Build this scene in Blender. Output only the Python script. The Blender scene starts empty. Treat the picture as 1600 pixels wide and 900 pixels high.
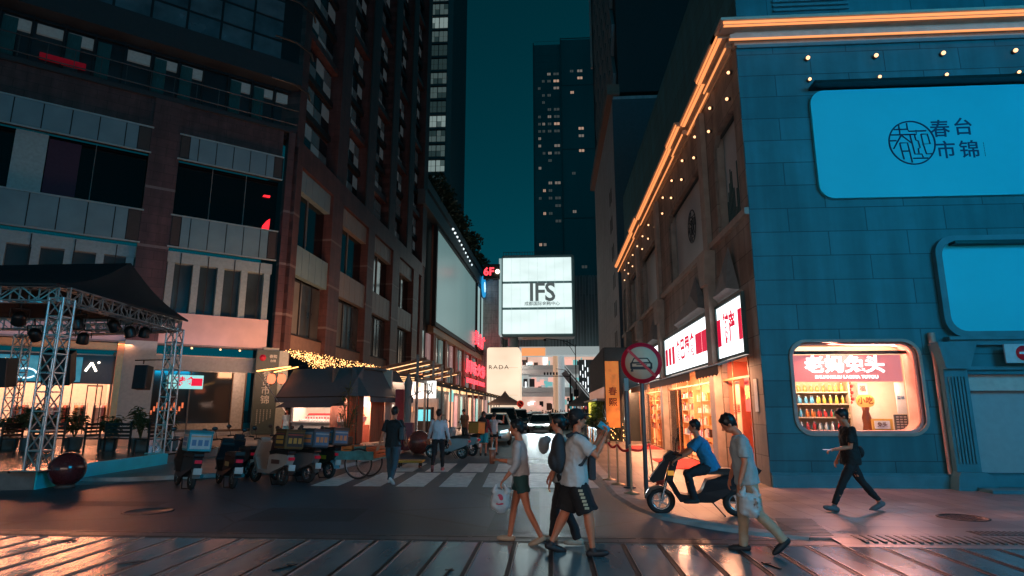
import bpy, bmesh, math, random
from mathutils import Matrix, Vector, noise
from mathutils.geometry import tessellate_polygon
random.seed(7)
SC = bpy.context.scene
COL = SC.collection
PI = math.pi
def rad(a): return math.radians(a)

# ------------------------------------------------------------------ camera
FPX, CAMH, HOR, VPX = 945.0, 1.8, 640.0, 862.0
PITCH = math.atan((HOR-450)/FPX)
YAW = math.atan((VPX-800)/math.hypot(HOR-450, FPX))
cam = bpy.data.cameras.new('camera'); cam_o = bpy.data.objects.new('camera', cam); COL.objects.link(cam_o)
cam_o.location = (0, 0, CAMH); cam_o.rotation_euler = (PI/2+PITCH, 0, YAW)
cam.sensor_width = 36; cam.lens = FPX/1600*36; cam.clip_end = 2000; cam.clip_start = 0.1
SC.camera = cam_o

# ------------------------------------------------------------------ sky, moonlight, exposure
w = bpy.data.worlds.new('World'); SC.world = w; w.use_nodes = True
nt = w.node_tree; bg = nt.nodes['Background']
sky = nt.nodes.new('ShaderNodeTexSky'); sky.sky_type = 'NISHITA'; sky.sun_disc = False
sky.sun_elevation = rad(2.0); sky.sun_rotation = rad(200); sky.altitude = 300
tint = nt.nodes.new('ShaderNodeMix'); tint.data_type = 'RGBA'; tint.blend_type = 'MULTIPLY'; tint.inputs[0].default_value = 1.0
bw = nt.nodes.new('ShaderNodeRGBToBW')
tint.inputs[7].default_value = (0.0002, 0.036, 0.052, 1)
nt.links.new(sky.outputs[0], bw.inputs[0]); nt.links.new(bw.outputs[0], tint.inputs[6]); nt.links.new(tint.outputs[2], bg.inputs[0])
bg.inputs[1].default_value = 0.9
moon = bpy.data.lights.new('moonlight', 'SUN'); moon.energy = 0.012; moon.angle = rad(0.5); moon.color = (0.55, 0.8, 1.0)
moon_o = bpy.data.objects.new('moonlight', moon); COL.objects.link(moon_o); moon_o.rotation_euler = (rad(48), 0, rad(20))
SC.view_settings.view_transform = 'Standard'; SC.view_settings.look = 'None'
SC.view_settings.exposure = 0.0; SC.view_settings.gamma = 1.0; SC.view_settings.use_curve_mapping = False
cy = SC.cycles
cy.max_bounces = 6; cy.diffuse_bounces = 3; cy.glossy_bounces = 3; cy.transmission_bounces = 4; cy.transparent_max_bounces = 8
cy.sample_clamp_indirect = 2.5; cy.sample_clamp_direct = 0; cy.use_denoising = True
cy.caustics_reflective = False; cy.caustics_refractive = False

# ------------------------------------------------------------------ picture point -> point in the world
def _rays():
    fx = Matrix.Rotation(YAW, 3, 'Z') @ Matrix.Rotation(PI/2+PITCH, 3, 'X')
    return fx
_CR = _rays()
def ray(px, py): return _CR @ Vector(((px-800)/FPX, -(py-450)/FPX, -1.0))
EYE = Vector((0, 0, CAMH))
def G(px, py, z=0.0):
    r = ray(px, py); return EYE + r*((z-CAMH)/r.z)
def DY(px, py, Y):
    r = ray(px, py); return EYE + r*(Y/r.y)

# ------------------------------------------------------------------ scene graph helpers
WM = {}
def _tag(o, label=None, cat=None, group=None, kind=None):
    if label: o['label'] = label
    if cat: o['category'] = cat
    if group: o['group'] = group
    if kind: o['kind'] = kind
    return o
def root(name, label=None, cat=None, loc=(0, 0, 0), rz=0.0, group=None, kind=None, parent=None):
    o = bpy.data.objects.new(name, None); COL.objects.link(o); o.empty_display_size = 0.2
    o.location = loc; o.rotation_euler = (0, 0, rz)
    m = Matrix.Translation(loc) @ Matrix.Rotation(rz, 4, 'Z')
    if parent: o.parent = parent; m = WM[parent] @ m
    WM[o] = m
    return _tag(o, label, cat, group, kind)
def kids(o): return KIDS.get(o, [])
KIDS = {}
def copy_tree(o, parent=None):
    c = o.copy(); COL.objects.link(c)
    if parent: c.parent = parent; KIDS.setdefault(parent, []).append(c)
    for ch in kids(o): copy_tree(ch, c)
    return c

class MB:
    """collects faces; build() links them as one mesh object"""
    def __init__(s, M=None): s.v = []; s.f = []; s.m = []; s.mi = 0; s.M = M; s.sm = []
    def add(s, vs, fs, smooth=False):
        b = len(s.v)
        if s.M is not None: vs = [s.M @ Vector(q) for q in vs]
        s.v += [tuple(q) for q in vs]
        for f in fs: s.f.append([b+i for i in f]); s.m.append(s.mi); s.sm.append(smooth)
        return s
    def box(s, x0, x1, y0, y1, z0, z1):
        if x0 > x1: x0, x1 = x1, x0
        if y0 > y1: y0, y1 = y1, y0
        if z0 > z1: z0, z1 = z1, z0
        return s.add([(x0,y0,z0),(x1,y0,z0),(x1,y1,z0),(x0,y1,z0),(x0,y0,z1),(x1,y0,z1),(x1,y1,z1),(x0,y1,z1)],
                     [(0,3,2,1),(4,5,6,7),(0,1,5,4),(1,2,6,5),(2,3,7,6),(3,0,4,7)])
    def cbox(s, c, d, R=None):
        """box centred at c with sizes d, rotated by R (3x3)"""
        c = Vector(c); vs = []
        for z in (-.5, .5):
            for x, y in ((-.5,-.5),(.5,-.5),(.5,.5),(-.5,.5)):
                q = Vector((x*d[0], y*d[1], z*d[2])); vs.append(c + (R @ q if R else q))
        return s.add(vs, [(0,3,2,1),(4,5,6,7),(0,1,5,4),(1,2,6,5),(2,3,7,6),(3,0,4,7)])
    def bbox(s, x0, x1, y0, y1, z0, z1, b=0.01):
        """box with chamfered vertical and horizontal edges"""
        bm = bmesh.new(); bmesh.ops.create_cube(bm, size=1)
        for q in bm.verts: q.co = Vector(((x0+x1)/2+q.co.x*(x1-x0), (y0+y1)/2+q.co.y*(y1-y0), (z0+z1)/2+q.co.z*(z1-z0)))
        bmesh.ops.bevel(bm, geom=bm.edges[:], offset=b, segments=2, affect='EDGES', profile=.6)
        return s.addbm(bm, smooth=False)
    def addbm(s, bm, smooth=False, R=None):
        bm.verts.index_update()
        s.add([(R @ q.co if R else q.co.copy()) for q in bm.verts], [[q.index for q in f.verts] for f in bm.faces], smooth)
        bm.free(); return s
    def addmesh(s, me, R=None, smooth=False):
        return s.add([(R @ q.co if R else q.co.copy()) for q in me.vertices], [list(p.vertices) for p in me.polygons], smooth)
    def bar(s, p, q, w, h=None, up=(0, 0, 1)):
        p, q = Vector(p), Vector(q); h = h or w; d = (q-p)
        if d.length < 1e-6: return s
        dn = d.normalized(); up = Vector(up)
        if abs(dn.dot(up)) > .98: up = Vector((1, 0, 0))
        a = dn.cross(up).normalized(); b = a.cross(dn)
        vs = []
        for e in (p, q):
            for i, j in ((-1,-1),(1,-1),(1,1),(-1,1)): vs.append(e + a*(i*w/2) + b*(j*h/2))
        return s.add(vs, [(0,1,2,3),(7,6,5,4),(0,4,5,1),(1,5,6,2),(2,6,7,3),(3,7,4,0)])
    def tube(s, pts, r, n=8, cap=True, closed=False):
        pts = [Vector(p) for p in pts]; rs = r if isinstance(r, (list, tuple)) else [r]*len(pts)
        vs = []; L = len(pts); ref = None
        for i, p in enumerate(pts):
            if closed: t = pts[(i+1) % L]-pts[i-1]
            else: t = (pts[min(i+1, L-1)]-pts[max(i-1, 0)])
            t = t.normalized() if t.length > 1e-9 else Vector((0, 0, 1))
            if ref is None: ref = Vector((0, 0, 1)) if abs(t.z) < .9 else Vector((1, 0, 0))
            a = t.cross(ref)
            if a.length < 1e-4: a = t.cross(Vector((0, 1, 0.1)))
            a.normalize(); b = a.cross(t)
            ref = -b if abs(b.dot(ref)) < 0 else b
            for k in range(n):
                an = 2*PI*k/n; vs.append(p + a*(math.cos(an)*rs[i]) + b*(math.sin(an)*rs[i]))
            ref = b
        fs = []
        R = L if closed else L-1
        for i in range(R):
            j = (i+1) % L
            for k in range(n): fs.append((i*n+k, i*n+(k+1) % n, j*n+(k+1) % n, j*n+k))
        s.add(vs, fs, True)
        if cap and not closed:
            s.add(vs[:n], [list(range(n))[::-1]]); s.add(vs[-n:], [list(range(n))])
        return s
    def cyl(s, p, q, r0, r1=None, n=12): return s.tube([p, q], [r0, r0 if r1 is None else r1], n)
    def lathe(s, prof, c=(0, 0, 0), n=16, R=None, smooth=True):
        """prof: (r, z) pairs from bottom to top"""
        c = Vector(c); vs = []
        for r, z in prof:
            for k in range(n):
                q = Vector((r*math.cos(2*PI*k/n), r*math.sin(2*PI*k/n), z)); vs.append(c + (R @ q if R else q))
        fs = []
        for i in range(len(prof)-1):
            for k in range(n): fs.append((i*n+k, i*n+(k+1) % n, (i+1)*n+(k+1) % n, (i+1)*n+k))
        fs.append(list(range(n))[::-1]); m = (len(prof)-1)*n; fs.append([m+k for k in range(n)])
        return s.add(vs, fs, smooth)
    def ball(s, c, r, n=12, m=8, sc=(1, 1, 1), R=None):
        prof = [(math.sin(PI*i/m)*r if 0 < i < m else r*.01, -math.cos(PI*i/m)*r) for i in range(m+1)]
        D = Matrix.Diagonal(sc); RR = (R @ D) if R else D
        return s.lathe(prof, c, n, RR)
    def quad(s, a, b, c, d): return s.add([a, b, c, d], [(0, 1, 2, 3)])
    def poly(s, loops, y0, y1, axis='xz', smooth=False):
        """prism of a polygon with holes; loops are 2-D (x,z), extruded y0..y1"""
        def P(q, y):
            if axis == 'xz': return Vector((q[0], y, q[1]))
            if axis == 'xy': return Vector((q[0], q[1], y))
            return Vector((y, q[0], q[1]))
        flat = [q for l in loops for q in l]
        tris = tessellate_polygon([[Vector((q[0], q[1], 0)) for q in l] for l in loops])
        n = len(flat)
        s.add([P(q, y0) for q in flat]+[P(q, y1) for q in flat], [tuple(t) for t in tris]+[tuple(n+i for i in reversed(t)) for t in tris])
        b = 0
        for l in loops:
            k = len(l)
            s.add([P(q, y0) for q in l]+[P(q, y1) for q in l], [(i, (i+1) % k, k+(i+1) % k, k+i) for i in range(k)], smooth)
        return s
    def bevel(s, wd, seg=2):
        s.bev = (wd, seg); return s
    def build(s, name, mats, parent=None, M=None, smooth=None, recalc=True, wn=False):
        me = bpy.data.meshes.new(name)
        vs = s.v
        if parent is not None and M is None and getattr(s, 'world', True):
            inv = WM[parent].inverted(); vs = [inv @ Vector(q) for q in vs]
        me.from_pydata([tuple(q) for q in vs], [], s.f)
        ml = mats if isinstance(mats, (list, tuple)) else [mats]
        for m in ml: me.materials.append(m)
        me.polygons.foreach_set('material_index', s.m)
        me.polygons.foreach_set('use_smooth', [bool(q) if smooth is None else smooth for q in s.sm])
        if recalc:
            bm = bmesh.new(); bm.from_mesh(me); bmesh.ops.recalc_face_normals(bm, faces=bm.faces); bm.to_mesh(me); bm.free()
        me.update()
        o = bpy.data.objects.new(name, me); COL.objects.link(o)
        if parent is not None:
            o.parent = parent; KIDS.setdefault(parent, []).append(o)
            if M is not None:
                o.matrix_basis = WM[parent].inverted() @ M; WM[o] = M
            else: WM[o] = WM[parent]
        else:
            if M is not None: o.matrix_basis = M
            WM[o] = M if M is not None else Matrix.Identity(4)
        if getattr(s, 'bev', None):
            b = o.modifiers.new('bevel', 'BEVEL'); b.width = s.bev[0]; b.segments = s.bev[1]; b.limit_method = 'ANGLE'; b.angle_limit = rad(40)
        return o
def LB():
    """a collector whose vertices are already local to the future parent"""
    m = MB(); m.world = False; return m
def empty_at(o, p, name, label, cat, **k): return root(name, label, cat, p, **k)

# ------------------------------------------------------------------ materials
MATS = {}
def mat(name, col=(.5, .5, .5), rough=.6, metal=0.0, var=.12, scale=6.0, bump=.0, bscale=None, em=None, es=0.0, spec=.5, trans=0.0, alpha=1.0, coat=0.0, nosample=False, aniso=0, streak=None, sheen=0):
    if name in MATS: return MATS[name]
    m = bpy.data.materials.new(name); m.use_nodes = True; MATS[name] = m
    n = m.node_tree.nodes; l = m.node_tree.links; b = n['Principled BSDF']
    b.inputs['Roughness'].default_value = rough; b.inputs['Metallic'].default_value = metal
    b.inputs['Base Color'].default_value = (*col, 1)
    b.inputs['Specular IOR Level'].default_value = spec
    if coat: b.inputs['Coat Weight'].default_value = coat; b.inputs['Coat Roughness'].default_value = .08
    if sheen: b.inputs['Sheen Weight'].default_value = sheen
    if trans: b.inputs['Transmission Weight'].default_value = trans
    if alpha < 1: b.inputs['Alpha'].default_value = alpha
    if em: b.inputs['Emission Color'].default_value = (*em, 1); b.inputs['Emission Strength'].default_value = es
    if var > 0 or bump > 0:
        tc = n.new('ShaderNodeTexCoord'); nz = n.new('ShaderNodeTexNoise'); nz.inputs['Scale'].default_value = scale; nz.inputs['Detail'].default_value = 5
        mp = n.new('ShaderNodeMapping'); l.new(tc.outputs['Object'], mp.inputs[0]); l.new(mp.outputs[0], nz.inputs['Vector'])
        if streak: mp.inputs['Scale'].default_value = streak
        if var > 0:
            mr = n.new('ShaderNodeMapRange'); mr.inputs[1].default_value = .3; mr.inputs[2].default_value = .7; mr.inputs[3].default_value = 1-var; mr.inputs[4].default_value = 1+var
            l.new(nz.outputs[0], mr.inputs[0])
            mx = n.new('ShaderNodeMix'); mx.data_type = 'RGBA'; mx.blend_type = 'MULTIPLY'; mx.inputs[0].default_value = 1; mx.inputs[6].default_value = (*col, 1)
            l.new(mr.outputs[0], mx.inputs[7]); l.new(mx.outputs[2], b.inputs['Base Color'])
            mr2 = n.new('ShaderNodeMapRange'); mr2.inputs[3].default_value = max(0, rough-.08); mr2.inputs[4].default_value = min(1, rough+.08)
            l.new(nz.outputs[0], mr2.inputs[0]); l.new(mr2.outputs[0], b.inputs['Roughness'])
        if bump > 0:
            nb = n.new('ShaderNodeTexNoise'); nb.inputs['Scale'].default_value = bscale or scale*6; nb.inputs['Detail'].default_value = 4
            l.new(mp.outputs[0], nb.inputs['Vector'])
            bp = n.new('ShaderNodeBump'); bp.inputs['Strength'].default_value = bump; bp.inputs['Distance'].default_value = .02
            l.new(nb.outputs[0], bp.inputs['Height']); l.new(bp.outputs[0], b.inputs['Normal'])
    if nosample: m.cycles.emission_sampling = 'NONE'
    return m
def uneven(m, lo, hi, sc=(1, 1, 1)):
    """lamps behind a lightbox never light it evenly"""
    n = m.node_tree.nodes; l = m.node_tree.links; b = n['Principled BSDF']; tc = n.new('ShaderNodeTexCoord'); mp = n.new('ShaderNodeMapping'); mp.inputs['Scale'].default_value = sc
    nz = n.new('ShaderNodeTexNoise'); nz.inputs['Scale'].default_value = 1; nz.inputs['Detail'].default_value = 2; l.new(tc.outputs['Object'], mp.inputs[0]); l.new(mp.outputs[0], nz.inputs['Vector'])
    mr = n.new('ShaderNodeMapRange'); mr.inputs[1].default_value = .3; mr.inputs[2].default_value = .7; mr.inputs[3].default_value = lo; mr.inputs[4].default_value = hi
    l.new(nz.outputs[0], mr.inputs[0]); l.new(mr.outputs[0], b.inputs['Emission Strength']); return m
def emit(name, col, s, nosample=False):
    return mat(name, (.02, .02, .02) if s > 3 else tuple(.5*c for c in col), .5, var=0, em=col, es=s, nosample=nosample)
def blocks(name, col, bw_, bh, joint=(.02, .02, .02), rough=.6, var=.15, msize=.008, axis='xz', offset=.5, spec=.5, bump=.3, squash=1.0, vscale=2.0, dirt=.25):
    """stone slabs, tiles or panels: brick pattern in metres in the object's own space"""
    if name in MATS: return MATS[name]
    m = bpy.data.materials.new(name); m.use_nodes = True; MATS[name] = m
    n = m.node_tree.nodes; l = m.node_tree.links; b = n['Principled BSDF']; b.inputs['Specular IOR Level'].default_value = spec
    tc = n.new('ShaderNodeTexCoord'); sp = n.new('ShaderNodeSeparateXYZ'); cb = n.new('ShaderNodeCombineXYZ')
    l.new(tc.outputs['Object'], sp.inputs[0])
    a = {'xz': (0, 2), 'xy': (0, 1), 'yz': (1, 2), 'yx': (1, 0)}[axis]
    l.new(sp.outputs[a[0]], cb.inputs[0]); l.new(sp.outputs[a[1]], cb.inputs[1])
    br = n.new('ShaderNodeTexBrick'); l.new(cb.outputs[0], br.inputs['Vector'])
    br.offset = offset; br.inputs['Scale'].default_value = 1; br.inputs['Brick Width'].default_value = bw_; br.inputs['Row Height'].default_value = bh
    br.inputs['Mortar Size'].default_value = msize; br.inputs['Mortar Smooth'].default_value = .3
    br.inputs['Color1'].default_value = (*[c*(1-var) for c in col], 1); br.inputs['Color2'].default_value = (*[min(1, c*(1+var)) for c in col], 1); br.inputs['Mortar'].default_value = (*joint, 1)
    nz = n.new('ShaderNodeTexNoise'); nz.inputs['Scale'].default_value = vscale; nz.inputs['Detail'].default_value = 8; nz.inputs['Roughness'].default_value = .65; l.new(tc.outputs['Object'], nz.inputs['Vector'])
    mr = n.new('ShaderNodeMapRange'); mr.inputs[1].default_value = .3; mr.inputs[2].default_value = .72; mr.inputs[3].default_value = 1-dirt; mr.inputs[4].default_value = 1+dirt*.6
    l.new(nz.outputs[0], mr.inputs[0])
    mx = n.new('ShaderNodeMix'); mx.data_type = 'RGBA'; mx.blend_type = 'MULTIPLY'; mx.inputs[0].default_value = 1
    l.new(br.outputs['Color'], mx.inputs[6]); l.new(mr.outputs[0], mx.inputs[7])
    mp = n.new('ShaderNodeMapping'); l.new(tc.outputs['Object'], mp.inputs[0]); mp.inputs['Scale'].default_value = (2.2, 2.2, .22) if axis in ('xz', 'yz') else (.5, .5, .5)
    n2 = n.new('ShaderNodeTexNoise'); n2.inputs['Scale'].default_value = 1.0; n2.inputs['Detail'].default_value = 6; l.new(mp.outputs[0], n2.inputs['Vector'])
    m2 = n.new('ShaderNodeMapRange'); m2.inputs[1].default_value = .38; m2.inputs[2].default_value = .62; m2.inputs[3].default_value = 1-dirt*.8; m2.inputs[4].default_value = 1.08; l.new(n2.outputs[0], m2.inputs[0])
    mx2 = n.new('ShaderNodeMix'); mx2.data_type = 'RGBA'; mx2.blend_type = 'MULTIPLY'; mx2.inputs[0].default_value = 1; l.new(mx.outputs[2], mx2.inputs[6]); l.new(m2.outputs[0], mx2.inputs[7]); l.new(mx2.outputs[2], b.inputs['Base Color'])
    r2 = n.new('ShaderNodeMapRange'); r2.inputs[3].default_value = max(0.03, rough-.12); r2.inputs[4].default_value = min(1, rough+.12)
    l.new(nz.outputs[0], r2.inputs[0]); l.new(r2.outputs[0], b.inputs['Roughness'])
    bp = n.new('ShaderNodeBump'); bp.inputs['Strength'].default_value = bump; bp.inputs['Distance'].default_value = .01
    iv = n.new('ShaderNodeMath'); iv.operation = 'SUBTRACT'; iv.inputs[0].default_value = 1; l.new(br.outputs['Fac'], iv.inputs[1])
    ad = n.new('ShaderNodeMath'); ad.operation = 'MULTIPLY_ADD'; l.new(nz.outputs[0], ad.inputs[0]); ad.inputs[1].default_value = .4; l.new(iv.outputs[0], ad.inputs[2])
    l.new(ad.outputs[0], bp.inputs['Height']); l.new(bp.outputs[0], b.inputs['Normal'])
    return m
def glass(name, tintc=(.6, .75, .75), a=.25, rough=.05):
    if name in MATS: return MATS[name]
    m = bpy.data.materials.new(name); m.use_nodes = True; MATS[name] = m
    n = m.node_tree.nodes; l = m.node_tree.links; n.remove(n['Principled BSDF']); out = n['Material Output']
    g = n.new('ShaderNodeBsdfGlossy'); g.inputs['Roughness'].default_value = rough; g.inputs['Color'].default_value = (.9, .95, 1, 1)
    t = n.new('ShaderNodeBsdfTransparent'); t.inputs[0].default_value = (*tintc, 1)
    mx = n.new('ShaderNodeMixShader'); fr = n.new('ShaderNodeFresnel'); fr.inputs[0].default_value = 1.45
    ad = n.new('ShaderNodeMath'); ad.operation = 'ADD'; ad.use_clamp = True; l.new(fr.outputs[0], ad.inputs[0]); ad.inputs[1].default_value = a*.2
    l.new(ad.outputs[0], mx.inputs[0]); l.new(t.outputs[0], mx.inputs[1]); l.new(g.outputs[0], mx.inputs[2]); l.new(mx.outputs[0], out.inputs[0])
    return m

def lamp(name, loc, size, energy, col, target=None, rot=None, parent=None, sy=None, spread=None):
    L = bpy.data.lights.new(name, 'AREA'); L.energy = energy; L.color = col; L.size = size
    if sy: L.shape = 'RECTANGLE'; L.size_y = sy
    if spread: L.spread = rad(spread)
    o = bpy.data.objects.new(name, L); COL.objects.link(o)
    M = Matrix.Translation(loc)
    if target is not None: M = M @ (Vector(target)-Vector(loc)).to_track_quat('-Z', 'Y').to_matrix().to_4x4()
    elif rot is not None: M = M @ rot.to_4x4()
    if parent is not None: o.parent = parent; o.matrix_basis = WM[parent].inverted() @ M
    else: o.matrix_basis = M
    return o

_tcache = {}
def text_mesh(s, size, extrude=.01, bold=0.0, align='CENTER', spacing=1.0):
    c = bpy.data.curves.new('t', 'FONT'); c.body = s; c.size = size; c.extrude = extrude; c.offset = bold
    c.align_x = align; c.align_y = 'CENTER'; c.resolution_u = 3; c.space_character = spacing
    o = bpy.data.objects.new('t', c); COL.objects.link(o)
    dg = bpy.context.evaluated_depsgraph_get(); me = bpy.data.meshes.new_from_object(o.evaluated_get(dg))
    bpy.data.objects.remove(o); bpy.data.curves.remove(c)
    return me
RX = Matrix.Rotation(PI/2, 4, 'X')
def put_text(mb, s, size, x, z, y=-.02, ext=.006, bold=0., sx=1.0, align='CENTER', spacing=1.0, rot=0, sz=1.0):
    """text standing in the local xz plane, facing -y"""
    me = text_mesh(s, size, ext, bold, align, spacing)
    mb.addmesh(me, Matrix.Translation((x, y, z)) @ Matrix.Rotation(rot, 4, 'Y') @ RX @ Matrix.Diagonal((sx, sz, 1, 1)))
    bpy.data.meshes.remove(me)

class Fac:
    """a facade plane: local x along it, -y outward, z up"""
    def __init__(s, p, d):
        d = Vector((d[0], d[1])).normalized(); s.p = Vector((p[0], p[1])); s.d = d; s.a = math.atan2(d.y, d.x)
        s.M = Matrix.Translation((p[0], p[1], 0)) @ Matrix.Rotation(s.a, 4, 'Z'); s.I = s.M.inverted()
    def uz(s, px, py, off=0.0):
        """local (x, z) where the sight line meets the plane set off outward by off"""
        o = s.I @ EYE; r = s.I.to_3x3() @ ray(px, py)
        q = o + r*((-off-o.y)/r.y); return q.x, q.z
    def rect(s, x0, y0, x1, y1, off=0.0):
        a, b = s.uz(x0, y0, off), s.uz(x1, y1, off)
        return min(a[0], b[0]), max(a[0], b[0]), min(a[1], b[1]), max(a[1], b[1])
    def w(s, x, y, z): return s.M @ Vector((x, y, z))
    def root(s, name, label, cat, x=0, y=0, z=0, **k): return root(name, label, cat, tuple(s.w(x, y, z)), s.a, **k)
def rrect(x0, x1, z0, z1, r, n=6):
    pts = []
    for cx, cz, a0 in ((x1-r, z0+r, -90), (x1-r, z1-r, 0), (x0+r, z1-r, 90), (x0+r, z0+r, 180)):
        for i in range(n+1):
            a = rad(a0+90*i/n); pts.append((cx+r*math.cos(a), cz+r*math.sin(a)))
    return pts
def rect(x0, x1, z0, z1): return [(x0, z0), (x1, z0), (x1, z1), (x0, z1)]
# ================================================================== ground
asphalt = mat('asphalt', (.045, .082, .102), .44, var=.45, scale=.8, bump=.5, bscale=120, spec=.5, streak=(1, .35, 1))
_n = asphalt.node_tree.nodes; _l = asphalt.node_tree.links; _b = _n['Principled BSDF']
_t = _n.new('ShaderNodeTexCoord'); _z = _n.new('ShaderNodeTexNoise'); _z.inputs['Scale'].default_value = 160; _z.inputs['Detail'].default_value = 2; _l.new(_t.outputs['Object'], _z.inputs['Vector'])
_r = _n.new('ShaderNodeMapRange'); _r.inputs[1].default_value = .35; _r.inputs[2].default_value = .7; _r.inputs[3].default_value = .55; _r.inputs[4].default_value = 1.7; _l.new(_z.outputs[0], _r.inputs[0])
_v = _n.new('ShaderNodeTexVoronoi'); _v.feature = 'DISTANCE_TO_EDGE'; _v.inputs['Scale'].default_value = .33; _l.new(_t.outputs['Object'], _v.inputs['Vector'])
_c = _n.new('ShaderNodeMapRange'); _c.inputs[1].default_value = 0; _c.inputs[2].default_value = .012; _c.inputs[3].default_value = .45; _c.inputs[4].default_value = 1; _l.new(_v.outputs['Distance'], _c.inputs[0])
_m = _n.new('ShaderNodeMath'); _m.operation = 'MULTIPLY'; _l.new(_r.outputs[0], _m.inputs[0]); _l.new(_c.outputs[0], _m.inputs[1])
_x = _n.new('ShaderNodeMix'); _x.data_type = 'RGBA'; _x.blend_type = 'MULTIPLY'; _x.inputs[0].default_value = 1; _src = _b.inputs['Base Color'].links[0].from_socket; _l.new(_src, _x.inputs[6]); _l.new(_m.outputs[0], _x.inputs[7]); _l.new(_x.outputs[2], _b.inputs['Base Color'])
paint = mat('road_paint', (.80, .80, .76), .5, var=.25, scale=5, bump=.2, bscale=60)
pave = blocks('pavement_stone', (.26, .22, .20), .8, .4, (.04, .035, .03), .42, .22, .006, 'yx', bump=.4)
pave2 = blocks('pavement_wide', (.24, .21, .20), 1.2, .6, (.03, .03, .03), .36, .2, .006, 'xy', bump=.4)
pave3 = blocks('forecourt_tiles', (.20, .19, .18), .6, .6, (.03, .03, .03), .35, .15, .006, 'xy', offset=0, bump=.4)
kerbm = mat('kerb_stone', (.42, .41, .39), .75, var=.25, scale=3, bump=.2, spec=.3)
platem = mat('cover_plate', (.11, .19, .21), .20, var=.25, scale=2.2, bump=.08, bscale=9, spec=.8, streak=(1, .35, 1))
slotm = mat('steel_slot', (.02, .02, .022), .5, .3, var=.1)
edgem = mat('steel_edge', (.34, .34, .34), .35, .8, var=.15)
drainm = blocks('channel_stone', (.14, .14, .14), .6, .16, (.03, .03, .03), .4, .2, .008, 'xy', bump=.5)

g = MB(); g.quad((-400, -200, -.02), (400, -200, -.02), (400, 900, -.02), (-400, 900, -.02))
o = g.build('ground', mat('far_ground', (.05, .05, .05), .7, scale=.5)); _tag(o, kind='structure')
g = MB(); g.quad((-40, 9.3, 0), (40, 9.3, 0), (40, 210, 0), (-40, 210, 0)); _tag(g.build('road', asphalt), kind='structure')
g = MB(); g.quad((-40, -30, 0), (40, -30, 0), (40, 8.86, 0), (-40, 8.86, 0))
_tag(g.build('plaza', platem), kind='structure')
# stone channel along the edge of the plaza
g = MB(); g.box(-40, 40, 8.86, 9.3, -.01, .004)
_tag(g.build('channel_kerb', drainm), kind='structure')
g = MB()
for k in range(-16, 16): g.box(k*1.2+.03, k*1.2+1.17, 8.90, 8.93, .004, .007)
for k in range(-16, 16): g.box(k*1.2+.03, k*1.2+1.17, 9.2, 9.22, .004, .007)
_tag(g.build('channel_slot', slotm), kind='structure')
# seams and raised steel edges between the cover plates
g = MB(); e = MB(); rnd = random.Random(3)
for k in range(-30, 26):
    x = .94 + k*.487; tl = -.10*(x+1.5) if x < -1.5 else 0
    tl = max(-.0, tl)*.5
    for (a, b) in ((8.85, 1.0),):
        p, q = Vector((x, a, .004)), Vector((x-tl*.0, b, .004))
        g.box(x-.028, x+.022, b, a, .001, .005)
        e.box(x+.024, x+.036, b, a, .001, .014)
_tag(g.build('plate_seam', slotm), kind='structure'); _tag(e.build('plate_edge', edgem), kind='structure')
def lifting_slot(px, py, lab, k=0):
    p = G(px, py); r = root('lifting_key', lab, 'cover key', (p.x, p.y, .004), rad(10+k*25), 'lifting keys of the cover plates')
    q = LB(); q.box(-.16, .16, -.012, .012, 0, .012); q.box(.06, .08, -.05, .05, .012, .02); q.build('key_bar', slotm, r)
for i, (px, py, lab) in enumerate([(100, 846, 'dark cover plate key in the orange reflection at the far left of the plaza'), (208, 880, 'dark cover plate key between the orange and the red reflection'),
        (445, 888, 'dark cover plate key on the red reflection near the front edge'), (700, 896, 'dark cover plate key on the plates below the woman with the cup'), (1205, 885, 'dark cover plate key right of the bending man')]):
    lifting_slot(px, py, lab, i)

pm_ = mat('asphalt_patch', (.036, .066, .082), .5, var=.4, scale=2, bump=.5, bscale=120)
g = MB()
for (a_, b_, c_, d_) in ((-5.2, -3.4, 10.2, 11.6), (-1.0, -.3, 9.6, 14.2), (-9.5, -7.6, 11.5, 12.2), (.2, 1.2, 23.6, 27.0), (-4.0, -2.9, 24.5, 28.0)):
    g.add([(a_, c_, .0025), (b_+.1, c_+.08, .0025), (b_, d_, .0025), (a_-.06, d_-.05, .0025)], [(0, 1, 2, 3)])
_tag(g.build('road_patch', pm_), kind='structure')
# pavement on the right: one sheet, bounded by the kerb curve
kpx = [(913, 690), (915, 717), (927, 735), (940, 748), (965, 776), (996, 795), (1037, 811), (1115, 826), (1240, 840)]
kp = [G(*q) for q in kpx]
kp = [Vector((1.9, 140, 0)), Vector((1.75, 60, 0)), Vector((1.5, 35, 0))] + kp[1:-1] + [Vector((3.0, 9.6, 0)), Vector((3.6, 9.3, 0))]
KZ = .032
outer = [(p.x, p.y) for p in kp]
side = outer + [(40, 9.3), (40, 15.3), (40, 140)]
g = MB(); g.poly([side], -.01, KZ-.004, 'xy'); _tag(g.build('pavement_side', pave), kind='structure')
g = MB(); g.box(3.62, 40, 9.32, 11.0, KZ-.002, KZ+.001)
g.quad((3.9, 8.86, .006), (40, 8.86, .006), (40, 9.32, KZ), (3.9, 9.32, KZ))
_tag(g.build('pavement_front', pave2), kind='structure')
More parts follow.
